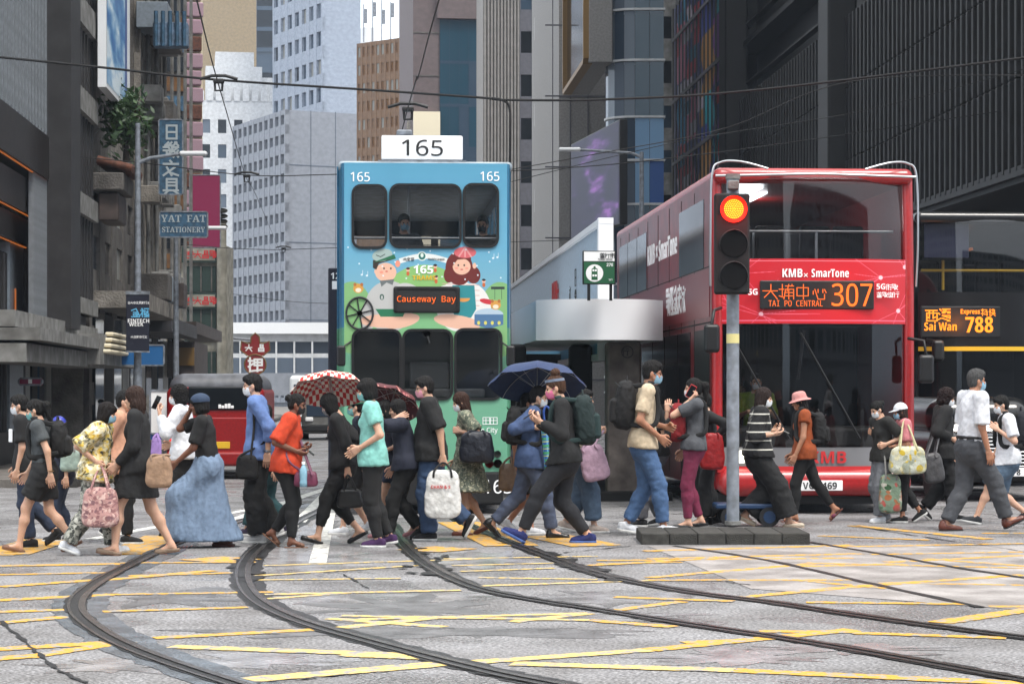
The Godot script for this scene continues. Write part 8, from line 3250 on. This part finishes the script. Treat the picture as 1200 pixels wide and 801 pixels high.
	var o := carried("water_bottle", "pale blue plastic bottle hanging at the woman in orange's front", "bottle", p, p.to.call(358, 557, 0.24))
	b = B.new()
	var prof: Array = [[0.0, 0.001], [0.0, 0.036], [0.05, 0.038], [0.06, 0.034], [0.12, 0.038], [0.17, 0.036], [0.2, 0.02], [0.21, 0.014], [0.225, 0.014], [0.226, 0.001]]
	var rows: Array = []
	for e in prof:
		var r: Array = []
		for k in 17:
			r.append(Vector3(cos(TAU * k / 16.0) * e[1], e[0] - 0.1, -sin(TAU * k / 16.0) * e[1]))
		rows.append(r)
	b.dome_strip(rows)
	part("body", b.mesh(), cloth(Color(0.55, 0.72, 0.80), 0.25), o)
	b = B.new()
	b.cyl(Vector3(0, 0.12, 0), Vector3(0, 0.145, 0), 0.018, 12)
	part("cap", b.mesh(), M.white_print, o)
	# woman under the checked umbrella
	p = person({"label": "woman in black under the checked umbrella, hair fallen over her lowered face", "x": 403, "fy": 637, "top": 457, "dir": -1, "fem": true, "lean": 9.0, "drop": 28.0, "mask": cloth_grey(), "hair": "fallen",
		"legs": [[373, 0.0, -14], [420, 0.0, 30]], "arms": [[409, 551, 0.0, "grip"], [393, 505, -0.06, "grip"]],
		"shirt": {"m": black, "sleeve": 1.7, "ease": 0.025, "hem": 0.05}, "bottom": {"kind": "trousers", "m": ink, "len": 1.7, "ease": 0.015}, "shoes": ["flat", black_leather, black_leather]})
	var check := Image.create(96, 64, false, Image.FORMAT_RGB8)
	check.fill(Color(0.86, 0.84, 0.78))
	for y in 8:
		for x in 12:
			if (x + y) % 2:
				check.fill_rect(Rect2i(x * 8, y * 8, 8, 8), Color(0.72, 0.13, 0.12))
	umbrella("red and cream checked umbrella over the woman in black", p, p.hand[1], p.to.call(384, 440, 0.3), 0.42, printed("check_cloth", check, 0.6, Vector3.ONE, false))
	soft_bag("black_handbag", "black handbag hanging from the watch hand of the woman under the checked umbrella", "bag", p, p.to.call(411, 583, 0.1 * p.dir), Vector3(0.26, 0.2, 0.12), black_leather, [p.hand[0]], black_leather)
	# people hidden behind the woman in mint
	p = person({"label": "person in a green cap and teal mask glimpsed behind the woman in mint", "x": 424, "fy": 626, "top": 464, "dir": -1, "hidden": true, "mask": MT, "hair": "short", "drop": 4.0,
		"legs": [[402, 0.0, 0], [430, 0.0, 20]], "shirt": {"m": navy, "sleeve": 0.8}, "bottom": {"kind": "shorts", "m": black, "len": 0.9, "ease": 0.03}, "shoes": ["sneaker", white, white_rubber]})
	cap_on(p, cloth(Color(0.08, 0.36, 0.26)), "cap")
	p = person({"label": "bare legged woman in denim shorts under the dark red floral umbrella", "x": 459, "fy": 630, "top": 470, "dir": -1, "fem": true, "hidden": true, "mask": MW, "hair": "long", "drop": 10.0,
		"legs": [[448, 0.0, 0], [485, 0.0, 22]], "arms": [[452, 528, 0.0, "relaxed"], [447, 500, -0.05, "grip"]],
		"shirt": {"m": navy, "sleeve": 0.6}, "bottom": {"kind": "shorts", "m": denim_dark, "len": 0.5, "ease": 0.03}, "shoes": ["flat", cloth(Color(0.72, 0.50, 0.52)), cloth(Color(0.8, 0.7, 0.7))]})
	umbrella("dark red floral umbrella behind the woman in mint", p, p.hand[1], p.to.call(462, 459, 0.25), 0.34, printed("red_floral_cloth", blobs(128, Color(0.30, 0.08, 0.10), [Color(0.62, 0.36, 0.36), Color(0.45, 0.12, 0.16), Color(0.7, 0.5, 0.45)], 70, 3, 8, 12), 0.6, Vector3.ONE, false))
	# woman in mint
	p = person({"label": "woman in a mint t-shirt with a black bob, black leggings and purple sneakers", "x": 437, "fy": 641, "top": 446, "dir": -1, "fem": true, "lean": 2.0, "drop": 8.0, "mask": MT, "hair": "bob",
		"legs": [[444, 0.0, 0], [456, 0.0, 10]], "arms": [[423, 524, 0.0, "relaxed"], [418, 527, -0.08, "relaxed"]],
		"shirt": {"m": cloth(Color(0.52, 0.78, 0.74)), "sleeve": 0.6, "ease": 0.03, "hem": 0.1, "fold": 0.02}, "bottom": {"kind": "leggings", "m": ink, "ease": 0.018, "len": 1.9}, "shoes": ["sneaker", cloth(Color(0.24, 0.11, 0.30)), white_rubber]})
	b = B.new()
	b.tube(spline([p.sh[0] + Vector3(0, 0.055, 0), p.C0 + Vector3(0.13, 0.02, 0.02), p.W0 + Vector3(0.13, 0.0, 0.06), p.P0 + Vector3(0.1, 0.02, 0.15)], 5), 0.008, 5)
	tag_bag(p, b, "thin_bag_strap", "thin black bag strap across the front of the woman in mint")
	# woman shading her eyes
	p = person({"label": "black haired woman in navy t-shirt and black trousers shading her eyes with a raised hand", "x": 476, "fy": 633, "top": 467, "dir": -1, "fem": true, "lean": 6.0, "drop": 10.0, "hair": "shoulder", "build": 1.05,
		"legs": [[456, 0.0, 0], [492, 0.0, 32]], "arms": [[465, 490, 0.0, "wave"], NA],
		"shirt": {"m": navy, "sleeve": 0.7, "ease": 0.035, "hem": 0.06}, "bottom": {"kind": "trousers", "m": ink, "wide": 0.015}, "shoes": ["sneaker", black, ink]})
	# man with the white carrier bag
	p = person({"label": "stocky man in black t-shirt and jeans with glasses and a pink mask", "x": 505, "fy": 633, "top": 443, "dir": -1, "lean": 2.0, "drop": 10.0, "mask": Color(0.86, 0.60, 0.66), "hair": "short", "glasses": true, "build": 1.13, "belly": 0.15,
		"legs": [[504, 0.0, 0], [547, 0.03, 62]], "arms": [[521, 538, 0.03, "grip"], NA],
		"shirt": {"m": black, "sleeve": 0.92, "ease": 0.04, "hem": 0.1, "fold": 0.02}, "bottom": {"kind": "trousers", "m": denim, "wide": 0.025, "ease": 0.02, "len": 1.95}, "shoes": ["sneaker", black, white_rubber]})
	o = soft_bag("white_carrier_bag", "white plastic carrier bag with small red lettering held by the stocky man", "bag", p, p.to.call(520, 577, -0.34), Vector3(0.36, 0.5, 0.11), cloth(Color(0.88, 0.88, 0.87), 0.4), [p.hand[0]], black, 0.02, 0.0, 0.012)
	words("CHAN & S", Transform3D(Basis(Vector3.UP, PI), Vector3(0.02, 0.06, -0.068)), 0.032, M.red_print, o, "Droid Sans", 700)
	# woman in the floral dress
	p = person({"label": "long brown haired woman in a grey green floral dress carrying a big navy handbag", "x": 549, "fy": 627, "top": 461, "dir": -1, "fem": true, "lean": 4.0, "drop": 16.0, "hair": "long", "hair_color": Color(0.24, 0.13, 0.08), "mask": MW,
		"legs": [[547, 0.0, 0], [568, 0.0, 26]], "arms": [[540, 505, 0.0, "grip"], NA],
		"shirt": {"name": "dress", "m": floral, "sleeve": 0.75, "ease": 0.035, "hem": 0.05, "skirt": 0.24, "flare": 0.29, "fold": 0.03}, "shoes": ["flat", brown_leather, brown_leather]})
	soft_bag("navy_handbag", "big navy leather handbag on the arm of the woman in the floral dress", "bag", p, p.to.call(559, 523, -0.3), Vector3(0.36, 0.34, 0.15), cloth(Color(0.09, 0.11, 0.16), 0.45), [p.el[0] + Vector3(0, 0.04, -0.02)], cloth(Color(0.09, 0.11, 0.16), 0.45))
	# bare legged person behind the suit
	p = person({"label": "bare legged person in white sneakers hidden behind the man in the blue suit", "x": 612, "fy": 626, "top": 462, "dir": 1, "hidden": true, "hair": "short", "skin": "tan",
		"legs": [[622, 0.0, 0], [596, 0.0, 30]], "shirt": {"m": grey, "sleeve": 0.8}, "bottom": {"kind": "shorts", "m": black, "len": 0.95, "ease": 0.03}, "shoes": ["sneaker", white, white_rubber]})
	soft_bag("brown_plastic_bag", "brown plastic bag hanging behind the blue suited man's back", "bag", p, p.to.call(595, 558, 0.2), Vector3(0.2, 0.3, 0.12), cloth(Color(0.50, 0.40, 0.31), 0.4), [p.to.call(598, 535, 0.2)], cloth(Color(0.5, 0.4, 0.31)))
	# suited man with the blue umbrella
	var suit := cloth(Color(0.23, 0.31, 0.46))
	p = person({"label": "man in a slate blue suit jacket and grey trousers under the open blue umbrella", "x": 620, "fy": 630, "top": 450, "dir": 1, "lean": 6.0, "drop": 8.0, "hair": "short", "mask": MW,
		"legs": [[647, 0.0, 0], [577, 0.0, 44]], "arms": [[627, 500, 0.0, "grip"], [632, 492, -0.05, "grip"]],
		"shirt": {"name": "jacket", "m": suit, "sleeve": 1.9, "ease": 0.03, "hem": 0.12, "collar": true}, "bottom": {"kind": "trousers", "m": cloth(Color(0.29, 0.33, 0.42)), "wide": 0.018}, "shoes": ["dress", black_leather, ink]})
	umbrella("open plain blue umbrella above the man in the blue suit", p, p.hand[1], p.to.call(630, 429, -0.28), 0.53, cloth(Color(0.14, 0.22, 0.38), 0.6))
	backpack("suit_backpack", "black backpack on the back of the man in the blue suit", p, ink, black, -1.0, 0.9)
	o = carried("folded_umbrella", "long furled umbrella in blue and green check hanging from the suited man's hand", "umbrella", p, p.hand[0] + Vector3(0.03, 0.06, 0.03), Basis(Vector3(0, 0, 1), 0.06))
	b = B.new()
	b.tube([Vector3(0, 0.0, 0), Vector3(0, -0.1, 0), Vector3(0, -0.4, 0), Vector3(0, -0.72, 0)], 0.056, 10, 0.018)
	var plaid := Image.create(64, 64, false, Image.FORMAT_RGB8)
	plaid.fill(Color(0.12, 0.32, 0.58))
	for k in 4:
		plaid.fill_rect(Rect2i(0, k * 16, 64, 5), Color(0.25, 0.55, 0.32))
		plaid.fill_rect(Rect2i(k * 16, 0, 5, 64), Color(0.32, 0.55, 0.72))
		plaid.fill_rect(Rect2i(0, k * 16 + 8, 64, 2), Color(0.72, 0.72, 0.3))
	part("cloth", b.mesh(), printed("plaid_cloth", plaid, 0.6, Vector3(1, 3, 1), false), o)
	b = B.new()
	b.tube(spline([Vector3(0, 0, 0), Vector3(0, 0.1, 0), Vector3(0.03, 0.15, 0), Vector3(0.07, 0.11, 0)], 5), 0.013, 7)
	b.tube([Vector3(0, -0.72, 0), Vector3(0, -0.78, 0)], 0.008, 6)
	part("handle", b.mesh(), cloth(Color(0.15, 0.3, 0.6), 0.4), o)
	# jeans beyond the bun
	p = person({"label": "person in cropped jeans and pale sneakers hidden behind the woman with a topknot", "x": 678, "fy": 624, "top": 456, "dir": 1, "hidden": true, "hair": "short",
		"legs": [[696, 0.0, 0], [662, 0.0, 14]], "arms": [[700, 505, 0.05, "grip"], NA],
		"shirt": {"m": cloth(Color(0.72, 0.66, 0.6)), "sleeve": 1.8}, "bottom": {"kind": "trousers", "m": cloth(Color(0.27, 0.35, 0.44)), "len": 1.78, "wide": 0.03, "ease": 0.03}, "shoes": ["sneaker", cloth(Color(0.72, 0.66, 0.62)), white_rubber]})
	soft_bag("lilac_tote_bag", "lilac pink cloth bag hanging just behind the dark green backpack", "bag", p, p.to.call(695, 541, 0.25), Vector3(0.29, 0.40, 0.14), cloth(Color(0.72, 0.60, 0.68)), [p.hand[0]], cloth(Color(0.72, 0.6, 0.68)), 0.02, 0.25)
	# woman with the topknot
	p = person({"label": "woman in black with a topknot, grey headband and pink mask reading her phone", "x": 663, "fy": 637, "top": 431, "dir": -1, "fem": true, "lean": 5.0, "drop": 14.0, "mask": MP, "hair": "topbun", "hair_color": Color(0.33, 0.21, 0.13), "build": 1.06,
		"legs": [[611, 0.02, -28], [690, 0.0, 0]], "arms": [[634, 494, 0.0, "phone"], [630, 494, -0.06, "phone"]],
		"shirt": {"m": ink, "sleeve": 1.93, "ease": 0.025, "hem": 0.07}, "bottom": {"kind": "leggings", "m": cloth(Color(0.085, 0.09, 0.115)), "ease": 0.02, "len": 1.86}, "shoes": ["sneaker", cloth(Color(0.09, 0.14, 0.38)), cloth(Color(0.3, 0.42, 0.68))]})
	headband(p, cloth(Color(0.45, 0.50, 0.58)), 0.07, 0.1)
	phone("black phone held out by the woman with the topknot", p, p.hand[0] + Vector3(0.055, 0.03, 0.03), Basis(Vector3(0, 0, 1), 1.0), M.black)
	backpack("green_backpack", "dark green backpack worn by the woman with the topknot", p, cloth(Color(0.07, 0.15, 0.15)), cloth(Color(0.09, 0.19, 0.19)), -1.0, 1.12)
	# tall man in beige
	p = person({"label": "bespectacled person in black with a dark mask facing the tall man in beige", "x": 771, "fy": 617, "top": 450, "dir": -1, "hidden": true, "hair": "short", "glasses": true, "mask": MK,
		"legs": [[751, 0.0, 0], [776, 0.0, 10]], "arms": [[781, 482, -0.05, "relaxed"], [770, 500, -0.1, "relaxed"]],
		"shirt": {"m": black, "sleeve": 0.8}, "bottom": {"kind": "trousers", "m": cloth(Color(0.34, 0.34, 0.36)), "wide": 0.025}, "shoes": ["sneaker", black, white_rubber]})
	p = person({"label": "tall man in a beige t-shirt and blue jeans with a blue mask and white sneakers", "x": 753, "fy": 627, "top": 422, "dir": 1, "lean": 5.0, "drop": 10.0, "mask": MB, "hair": "short", "skin": "tan",
		"legs": [[777, 0.0, -6], [734, 0.0, 10]], "arms": [[771, 511, -0.02, "relaxed"], [781, 500, -0.1, "grip"]],
		"shirt": {"m": cloth(Color(0.80, 0.73, 0.62)), "sleeve": 0.75, "ease": 0.022, "hem": 0.07}, "bottom": {"kind": "trousers", "m": cloth(Color(0.28, 0.40, 0.56)), "wide": 0.014, "ease": 0.016, "len": 1.86}, "shoes": ["sneaker", white, white_rubber]})
	backpack("tall_man_backpack", "big black backpack on the tall man in beige", p, ink, black, -1.0, 1.15)
	# red bag holder, then the woman on the phone
	p = person({"label": "person in black standing behind the woman in magenta leggings holding a red bag", "x": 832, "fy": 614, "top": 462, "dir": -1, "hidden": true, "hair": "short",
		"legs": [[828, 0.0, 0], [840, 0.0, 4]], "arms": [[836, 512, 0.03, "grip"], NA], "shirt": {"m": black, "sleeve": 1.8}, "bottom": {"kind": "trousers", "m": ink, "wide": 0.03}, "shoes": ["sneaker", black, ink]})
	soft_bag("red_shopping_bag", "bright red shopping bag behind the woman in magenta leggings", "bag", p, p.to.call(832, 528, -0.28), Vector3(0.28, 0.42, 0.1), cloth(Color(0.62, 0.05, 0.07), 0.5), [p.hand[0]], cloth(Color(0.62, 0.05, 0.07), 0.5))
	p = person({"label": "woman in grey t-shirt and magenta leggings talking on a red phone", "x": 813, "fy": 619, "top": 445, "dir": -1, "fem": true, "lean": -3.0, "drop": 4.0, "hair": "pony", "mask": MW,
		"legs": [[806, 0.0, 0], [822, 0.0, 8]], "arms": [[806, -1, 0.0, "phone"], NA],
		"shirt": {"m": cloth(Color(0.30, 0.31, 0.33)), "sleeve": 0.7, "ease": 0.025, "hem": 0.04}, "bottom": {"kind": "leggings", "m": cloth(Color(0.47, 0.13, 0.26)), "ease": 0.012, "len": 1.88}, "shoes": ["flat", black_leather, black_leather]})
	phone("red phone at the ear of the woman in magenta leggings", p, p.HT * Vector3(0.035, -0.03, -0.11), Basis(Vector3(0, 0, 1), 0.5) * Basis(Vector3.UP, PI / 2), M.red_print)
	backpack("red_backpack", "red and black backpack worn on the front by the woman on the phone", p, cloth(Color(0.50, 0.05, 0.08)), ink, 1.0, 0.95, 0.06)
	# striped sweater
	var stripe_m := printed("stripe_cloth", stripes, 0.9, Vector3(1, 3.3, 1))
	p = person({"label": "brown haired woman in a black and white striped sweater and wide black trousers", "x": 888, "fy": 617, "top": 448, "dir": 1, "fem": true, "lean": 3.0, "drop": 8.0, "mask": MW, "hair": "long", "hair_color": brown_hair, "build": 1.08,
		"legs": [[924, 0.0, 0], [874, 0.0, 26]], "arms": [[905, 508, 0.0, "phone"], [906, 505, -0.07, "phone"]],
		"shirt": {"m": stripe_m, "sleeve": 1.5, "ease": 0.05, "hem": 0.03, "fold": 0.02}, "bottom": {"kind": "trousers", "m": ink, "wide": 0.06, "ease": 0.03, "len": 1.85}, "shoes": ["flat", cloth(Color(0.72, 0.66, 0.58), 0.5), beige_leather]})
	phone("silver phone in the hands of the woman in the striped sweater", p, p.hand[0] + Vector3(0.045, 0.03, -0.06), Basis(Vector3(0, 0, 1), 1.15), M.concrete)
	# pink bucket hat
	p = person({"label": "woman in a pale pink bucket hat, rust top and black leggings", "x": 943, "fy": 611, "top": 460, "dir": -1, "fem": true, "lean": 2.0, "drop": 12.0, "hair": "long", "hair_color": Color(0.10, 0.06, 0.05), "skin": "tan",
		"legs": [[931, 0.0, 0], [979, 0.0, 46]], "arms": [[929, 536, 0.04, "relaxed"], NA],
		"shirt": {"m": cloth(Color(0.58, 0.26, 0.07)), "sleeve": 0.35, "ease": 0.03, "hem": 0.1}, "bottom": {"kind": "leggings", "m": ink, "ease": 0.012, "len": 1.8}, "shoes": ["sandal", cloth(Color(0.5, 0.25, 0.35)), brown_leather]})
	cap_on(p, cloth(Color(0.80, 0.56, 0.54)), "bucket")
	backpack("small_black_backpack", "small black backpack of the woman in the pink bucket hat", p, ink, black, -1.0, 0.85, 0.03)
	# the pair with shopping bags
	p = person({"label": "woman in black t-shirt and pale grey trousers bowing her head beside the white cap", "x": 1036, "fy": 612, "top": 470, "dir": -1, "fem": true, "lean": 5.0, "drop": 24.0, "mask": MW, "hair": "bun", "yaw": 0.4,
		"legs": [[1028, 0.0, 0], [1042, 0.0, 10]], "arms": [[1030, 520, 0.0, "grip"], [1026, 508, -0.06, "relaxed"]],
		"shirt": {"m": cloth(Color(0.11, 0.11, 0.10)), "sleeve": 0.8, "ease": 0.03, "hem": 0.06}, "bottom": {"kind": "trousers", "m": cloth(Color(0.44, 0.45, 0.47)), "wide": 0.03, "ease": 0.025}, "shoes": ["sneaker", white, white_rubber]})
	p = person({"label": "small woman in a white cap and pink t-shirt with black leggings", "x": 1062, "fy": 612, "top": 474, "dir": -1, "fem": true, "lean": 4.0, "drop": 8.0, "mask": MB, "hair": "long", "hair_color": Color(0.2, 0.12, 0.09), "skin": "tan",
		"legs": [[1057, 0.0, 0], [1080, 0.0, 34]], "arms": [[1041, 523, 0.0, "grip"], NA],
		"shirt": {"m": cloth(Color(0.78, 0.48, 0.50)), "sleeve": 0.85, "ease": 0.035, "hem": 0.07}, "bottom": {"kind": "leggings", "m": ink, "ease": 0.02, "len": 1.75}, "shoes": ["sneaker", black, white_rubber]})
	cap_on(p, white, "cap")
	soft_bag("pale_tote_bag", "pale tote bag with yellow print on the shoulder of the woman in the white cap", "bag", p, p.to.call(1059, 538, -0.28), Vector3(0.42, 0.33, 0.13), printed("yellow_tote_cloth", blobs(128, Color(0.70, 0.71, 0.66), [Color(0.72, 0.62, 0.16), Color(0.78, 0.76, 0.62), Color(0.55, 0.58, 0.52)], 36, 6, 18, 15), 0.8, Vector3.ONE * 2.0), [p.sh[0] + Vector3(0.02, 0.05, -0.03)], cloth(Color(0.76, 0.74, 0.58)))
	soft_bag("floral_plastic_bag", "clear green plastic bag printed with flowers, low between the capped woman and grey trousers", "bag", p, p.to.call(1040, 577, -0.2), Vector3(0.26, 0.46, 0.13), printed("flower_bag_cloth", blobs(128, Color(0.42, 0.50, 0.42), [Color(0.62, 0.25, 0.22), Color(0.16, 0.30, 0.18), Color(0.66, 0.64, 0.6), Color(0.6, 0.36, 0.22)], 46, 5, 14, 17), 0.4, Vector3.ONE * 2.0), [p.hand[0]], M.concrete)
	# woman in black with curly hair
	p = person({"label": "curly haired woman all in black with a grey shoulder bag before the dark bus", "x": 1103, "fy": 610, "top": 456, "dir": 1, "fem": true, "lean": 3.0, "drop": 10.0, "mask": MW, "hair": "curly", "hair_color": Color(0.14, 0.06, 0.055), "build": 1.1,
		"legs": [[1116, 0.0, 0], [1084, 0.0, 40]], "arms": [[1114, 514, 0.0, "grip"], NA],
		"shirt": {"m": ink, "sleeve": 1.8, "ease": 0.045, "hem": 0.12}, "bottom": {"kind": "trousers", "m": ink, "wide": 0.03}, "shoes": ["sneaker", black, white_rubber]})
	soft_bag("grey_shoulder_bag", "slouchy grey shoulder bag of the curly haired woman in black", "bag", p, p.to.call(1089, 547, 0.25), Vector3(0.24, 0.36, 0.14), cloth(Color(0.30, 0.30, 0.31), 0.5), [p.sh[0] + Vector3(0, 0.06, -0.03)], cloth(Color(0.36, 0.36, 0.37), 0.5), 0.02, 0.15)
	# young man with the rucksack, then the grey haired man
	p = person({"label": "masked young man in white polo shirt and denim shorts, facing the grey haired man", "x": 1182, "fy": 614, "top": 455, "dir": -1, "lean": 4.0, "drop": 10.0, "mask": MW, "hair": "short",
		"legs": [[1143, 0.0, -10], [1203, 0.0, 30]], "arms": [[1166, 503, 0.0, "relaxed"], NA],
		"shirt": {"m": white, "sleeve": 0.8, "ease": 0.03, "hem": 0.08, "collar": true}, "bottom": {"kind": "shorts", "m": cloth(Color(0.30, 0.38, 0.46)), "len": 0.98, "ease": 0.035}, "shoes": ["sneaker", cloth(Color(0.14, 0.15, 0.17)), white_rubber]})
	backpack("navy_backpack", "dark navy backpack of the young man in the white polo", p, cloth(Color(0.06, 0.07, 0.11)), ink, -1.0, 1.0)
	p = person({"label": "grey haired man in white shirt, grey trousers and brown leather shoes seen from behind", "x": 1137, "fy": 622, "top": 429, "dir": 1, "lean": 4.0, "drop": 0.0, "mask": MB, "hair": "short", "hair_color": Color(0.33, 0.33, 0.33), "skin": "tan", "yaw": 0.25, "build": 1.04,
		"legs": [[1180, 0.03, -24], [1110, 0.0, 0]], "arms": [[1149, 537, 0.04, "relaxed"], NA],
		"shirt": {"m": white, "sleeve": 0.92, "ease": 0.035, "hem": -0.01, "collar": true, "fold": 0.02}, "bottom": {"kind": "trousers", "m": cloth(Color(0.27, 0.28, 0.30)), "wide": 0.02, "ease": 0.02, "rise": 0.05, "belt": black_leather}, "shoes": ["dress", brown_leather, ink]})
	# drivers and passengers behind glass
	seated("tram driver in dark clothes behind the lower middle window of the tram", 502, 26.9 + 2.0, 0.62, 0.0, navy, MB)
	seated("passenger with a mask behind the upper middle window of the tram", 473, 28.8, 2.56, 0.3, cloth(Color(0.2, 0.21, 0.24)), MB)
	seated("passenger holding a camera up behind the upper right window of the tram", 566, 28.8, 2.54, -0.2, cloth(Color(0.2, 0.2, 0.2)), MK)
	seated("red bus driver in a yellow green vest behind the windscreen", 886, 28.9, 0.5, 0.0, cloth(Color(0.45, 0.55, 0.12)), MW)


func cloth_grey() -> Color:
	return Color(0.52, 0.52, 0.52)


func tag_bag(p: Dictionary, b: B, called: String, label: String) -> void:
	var o := carried(called, label, "strap", p, Vector3.ZERO)
	part("strap", b.mesh(), M.black, o)


func seated(label: String, px: float, d: float, floor_y: float, yaw: float, top: Material, mask: Color) -> void:
	# a person on a seat facing the street's end: hips on the seat, thighs level
	var root := thing("person", label, "person", P(px, HY, d) * Vector3(1, 0, 1) + Vector3.UP * floor_y, -PI / 2 + yaw)
	var lo := Vector3(-0.35, -0.05, -0.4)
	var hi := Vector3(0.65, 1.4, 0.4)
	var f := Field.new(lo, hi, 0.022)
	var P0 := Vector3(0, 0.5, 0)
	var NB := Vector3(-0.02, 1.02, 0)
	var HC := Vector3(0.02, 1.165, 0)
	f.cap(P0, Vector3(0, 0.85, 0), 0.13, 0.14, 0.05, Vector3(1, 0, 0), 1.4)
	f.cap(NB - Vector3(0, 0.05, 0), HC - Vector3(0.02, 0.06, 0), 0.055, 0.05, 0.03)
	var b := B.new()
	for e in [-1.0, 1.0]:
		f.cap(NB - Vector3(0, 0.04, 0), Vector3(-0.02, 0.97, e * 0.18), 0.05, 0.05, 0.04)
		f.cap(Vector3(-0.02, 0.97, e * 0.18), Vector3(0.08, 0.72, e * 0.24), 0.047, 0.038, 0.03)
		f.cap(Vector3(0.08, 0.72, e * 0.24), Vector3(0.3, 0.78, e * 0.15), 0.038, 0.026, 0.03)
		f.cap(Vector3(0, 0.48, e * 0.09), Vector3(0.42, 0.5, e * 0.1), 0.085, 0.055, 0.04)
		f.cap(Vector3(0.42, 0.5, e * 0.1), Vector3(0.4, 0.08, e * 0.1), 0.052, 0.034, 0.03)
		f.cap(Vector3(0.38, 0.05, e * 0.1), Vector3(0.54, 0.03, e * 0.1), 0.035, 0.028, 0.02)
		var fx := Vector3(0.22, 0.06, -e * 0.09).normalized()
		var fy := (Vector3(0, 1, 0) - fx * fx.y).normalized()
		b.add(hand_shape("grip"), Transform3D(Basis(fx, fy, fx.cross(fy)) * Basis.from_scale(Vector3(1, 1, e)), Vector3(0.3, 0.78, e * 0.15)), e < 0)
	b.add(f.arrays())
	b.add(head_shape(), Transform3D(Basis.from_scale(Vector3.ONE * 0.86), HC))
	part("body", b.mesh(), skin_mat("pale"), root)
	f = Field.new(lo, hi, 0.022)
	f.cap(Vector3(0, 0.48, 0), Vector3(0, 0.86, 0), 0.16, 0.165, 0.05, Vector3(1, 0, 0), 1.35, 1)
	for e in [-1.0, 1.0]:
		f.cap(NB - Vector3(0, 0.045, 0), Vector3(-0.02, 0.97, e * 0.18), 0.06, 0.062, 0.04)
		f.cap(Vector3(-0.02, 0.97, e * 0.18), Vector3(0.08, 0.72, e * 0.24), 0.062, 0.052, 0.03, Vector3.ZERO, 1.0, 2)
	b = B.new()
	b.add(f.arrays(wrinkle, 0.016, Vector3(12, 8, 12), px))
	part("shirt", b.mesh(), top, root)
	f = Field.new(lo, hi, 0.022)
	for e in [-1.0, 1.0]:
		f.cap(Vector3(0, 0.48, e * 0.09), Vector3(0.42, 0.5, e * 0.1), 0.1, 0.07, 0.04)
		f.cap(Vector3(0.42, 0.5, e * 0.1), Vector3(0.4, 0.12, e * 0.1), 0.068, 0.055, 0.03, Vector3.ZERO, 1.0, 2)
	b = B.new()
	b.add(f.arrays(wrinkle, 0.012, Vector3(12, 12, 12), px))
	part("trousers", b.mesh(), cloth(Color(0.075, 0.075, 0.08)), root)
	var HT := Transform3D(Basis.from_scale(Vector3.ONE * 0.86), HC)
	part("hair", hair_shape("short"), hair_mat(Color(0.055, 0.047, 0.045)), root, HT)
	part("face_mask", mask_shape(), cloth(mask), root, HT)
	for e in [-1.0, 1.0]:
		part("eye", eye_shape(), M.eye, root, HT * Transform3D(Basis(Vector3.UP, -e * 0.25), Vector3(0.086, 0.0, e * 0.031)))
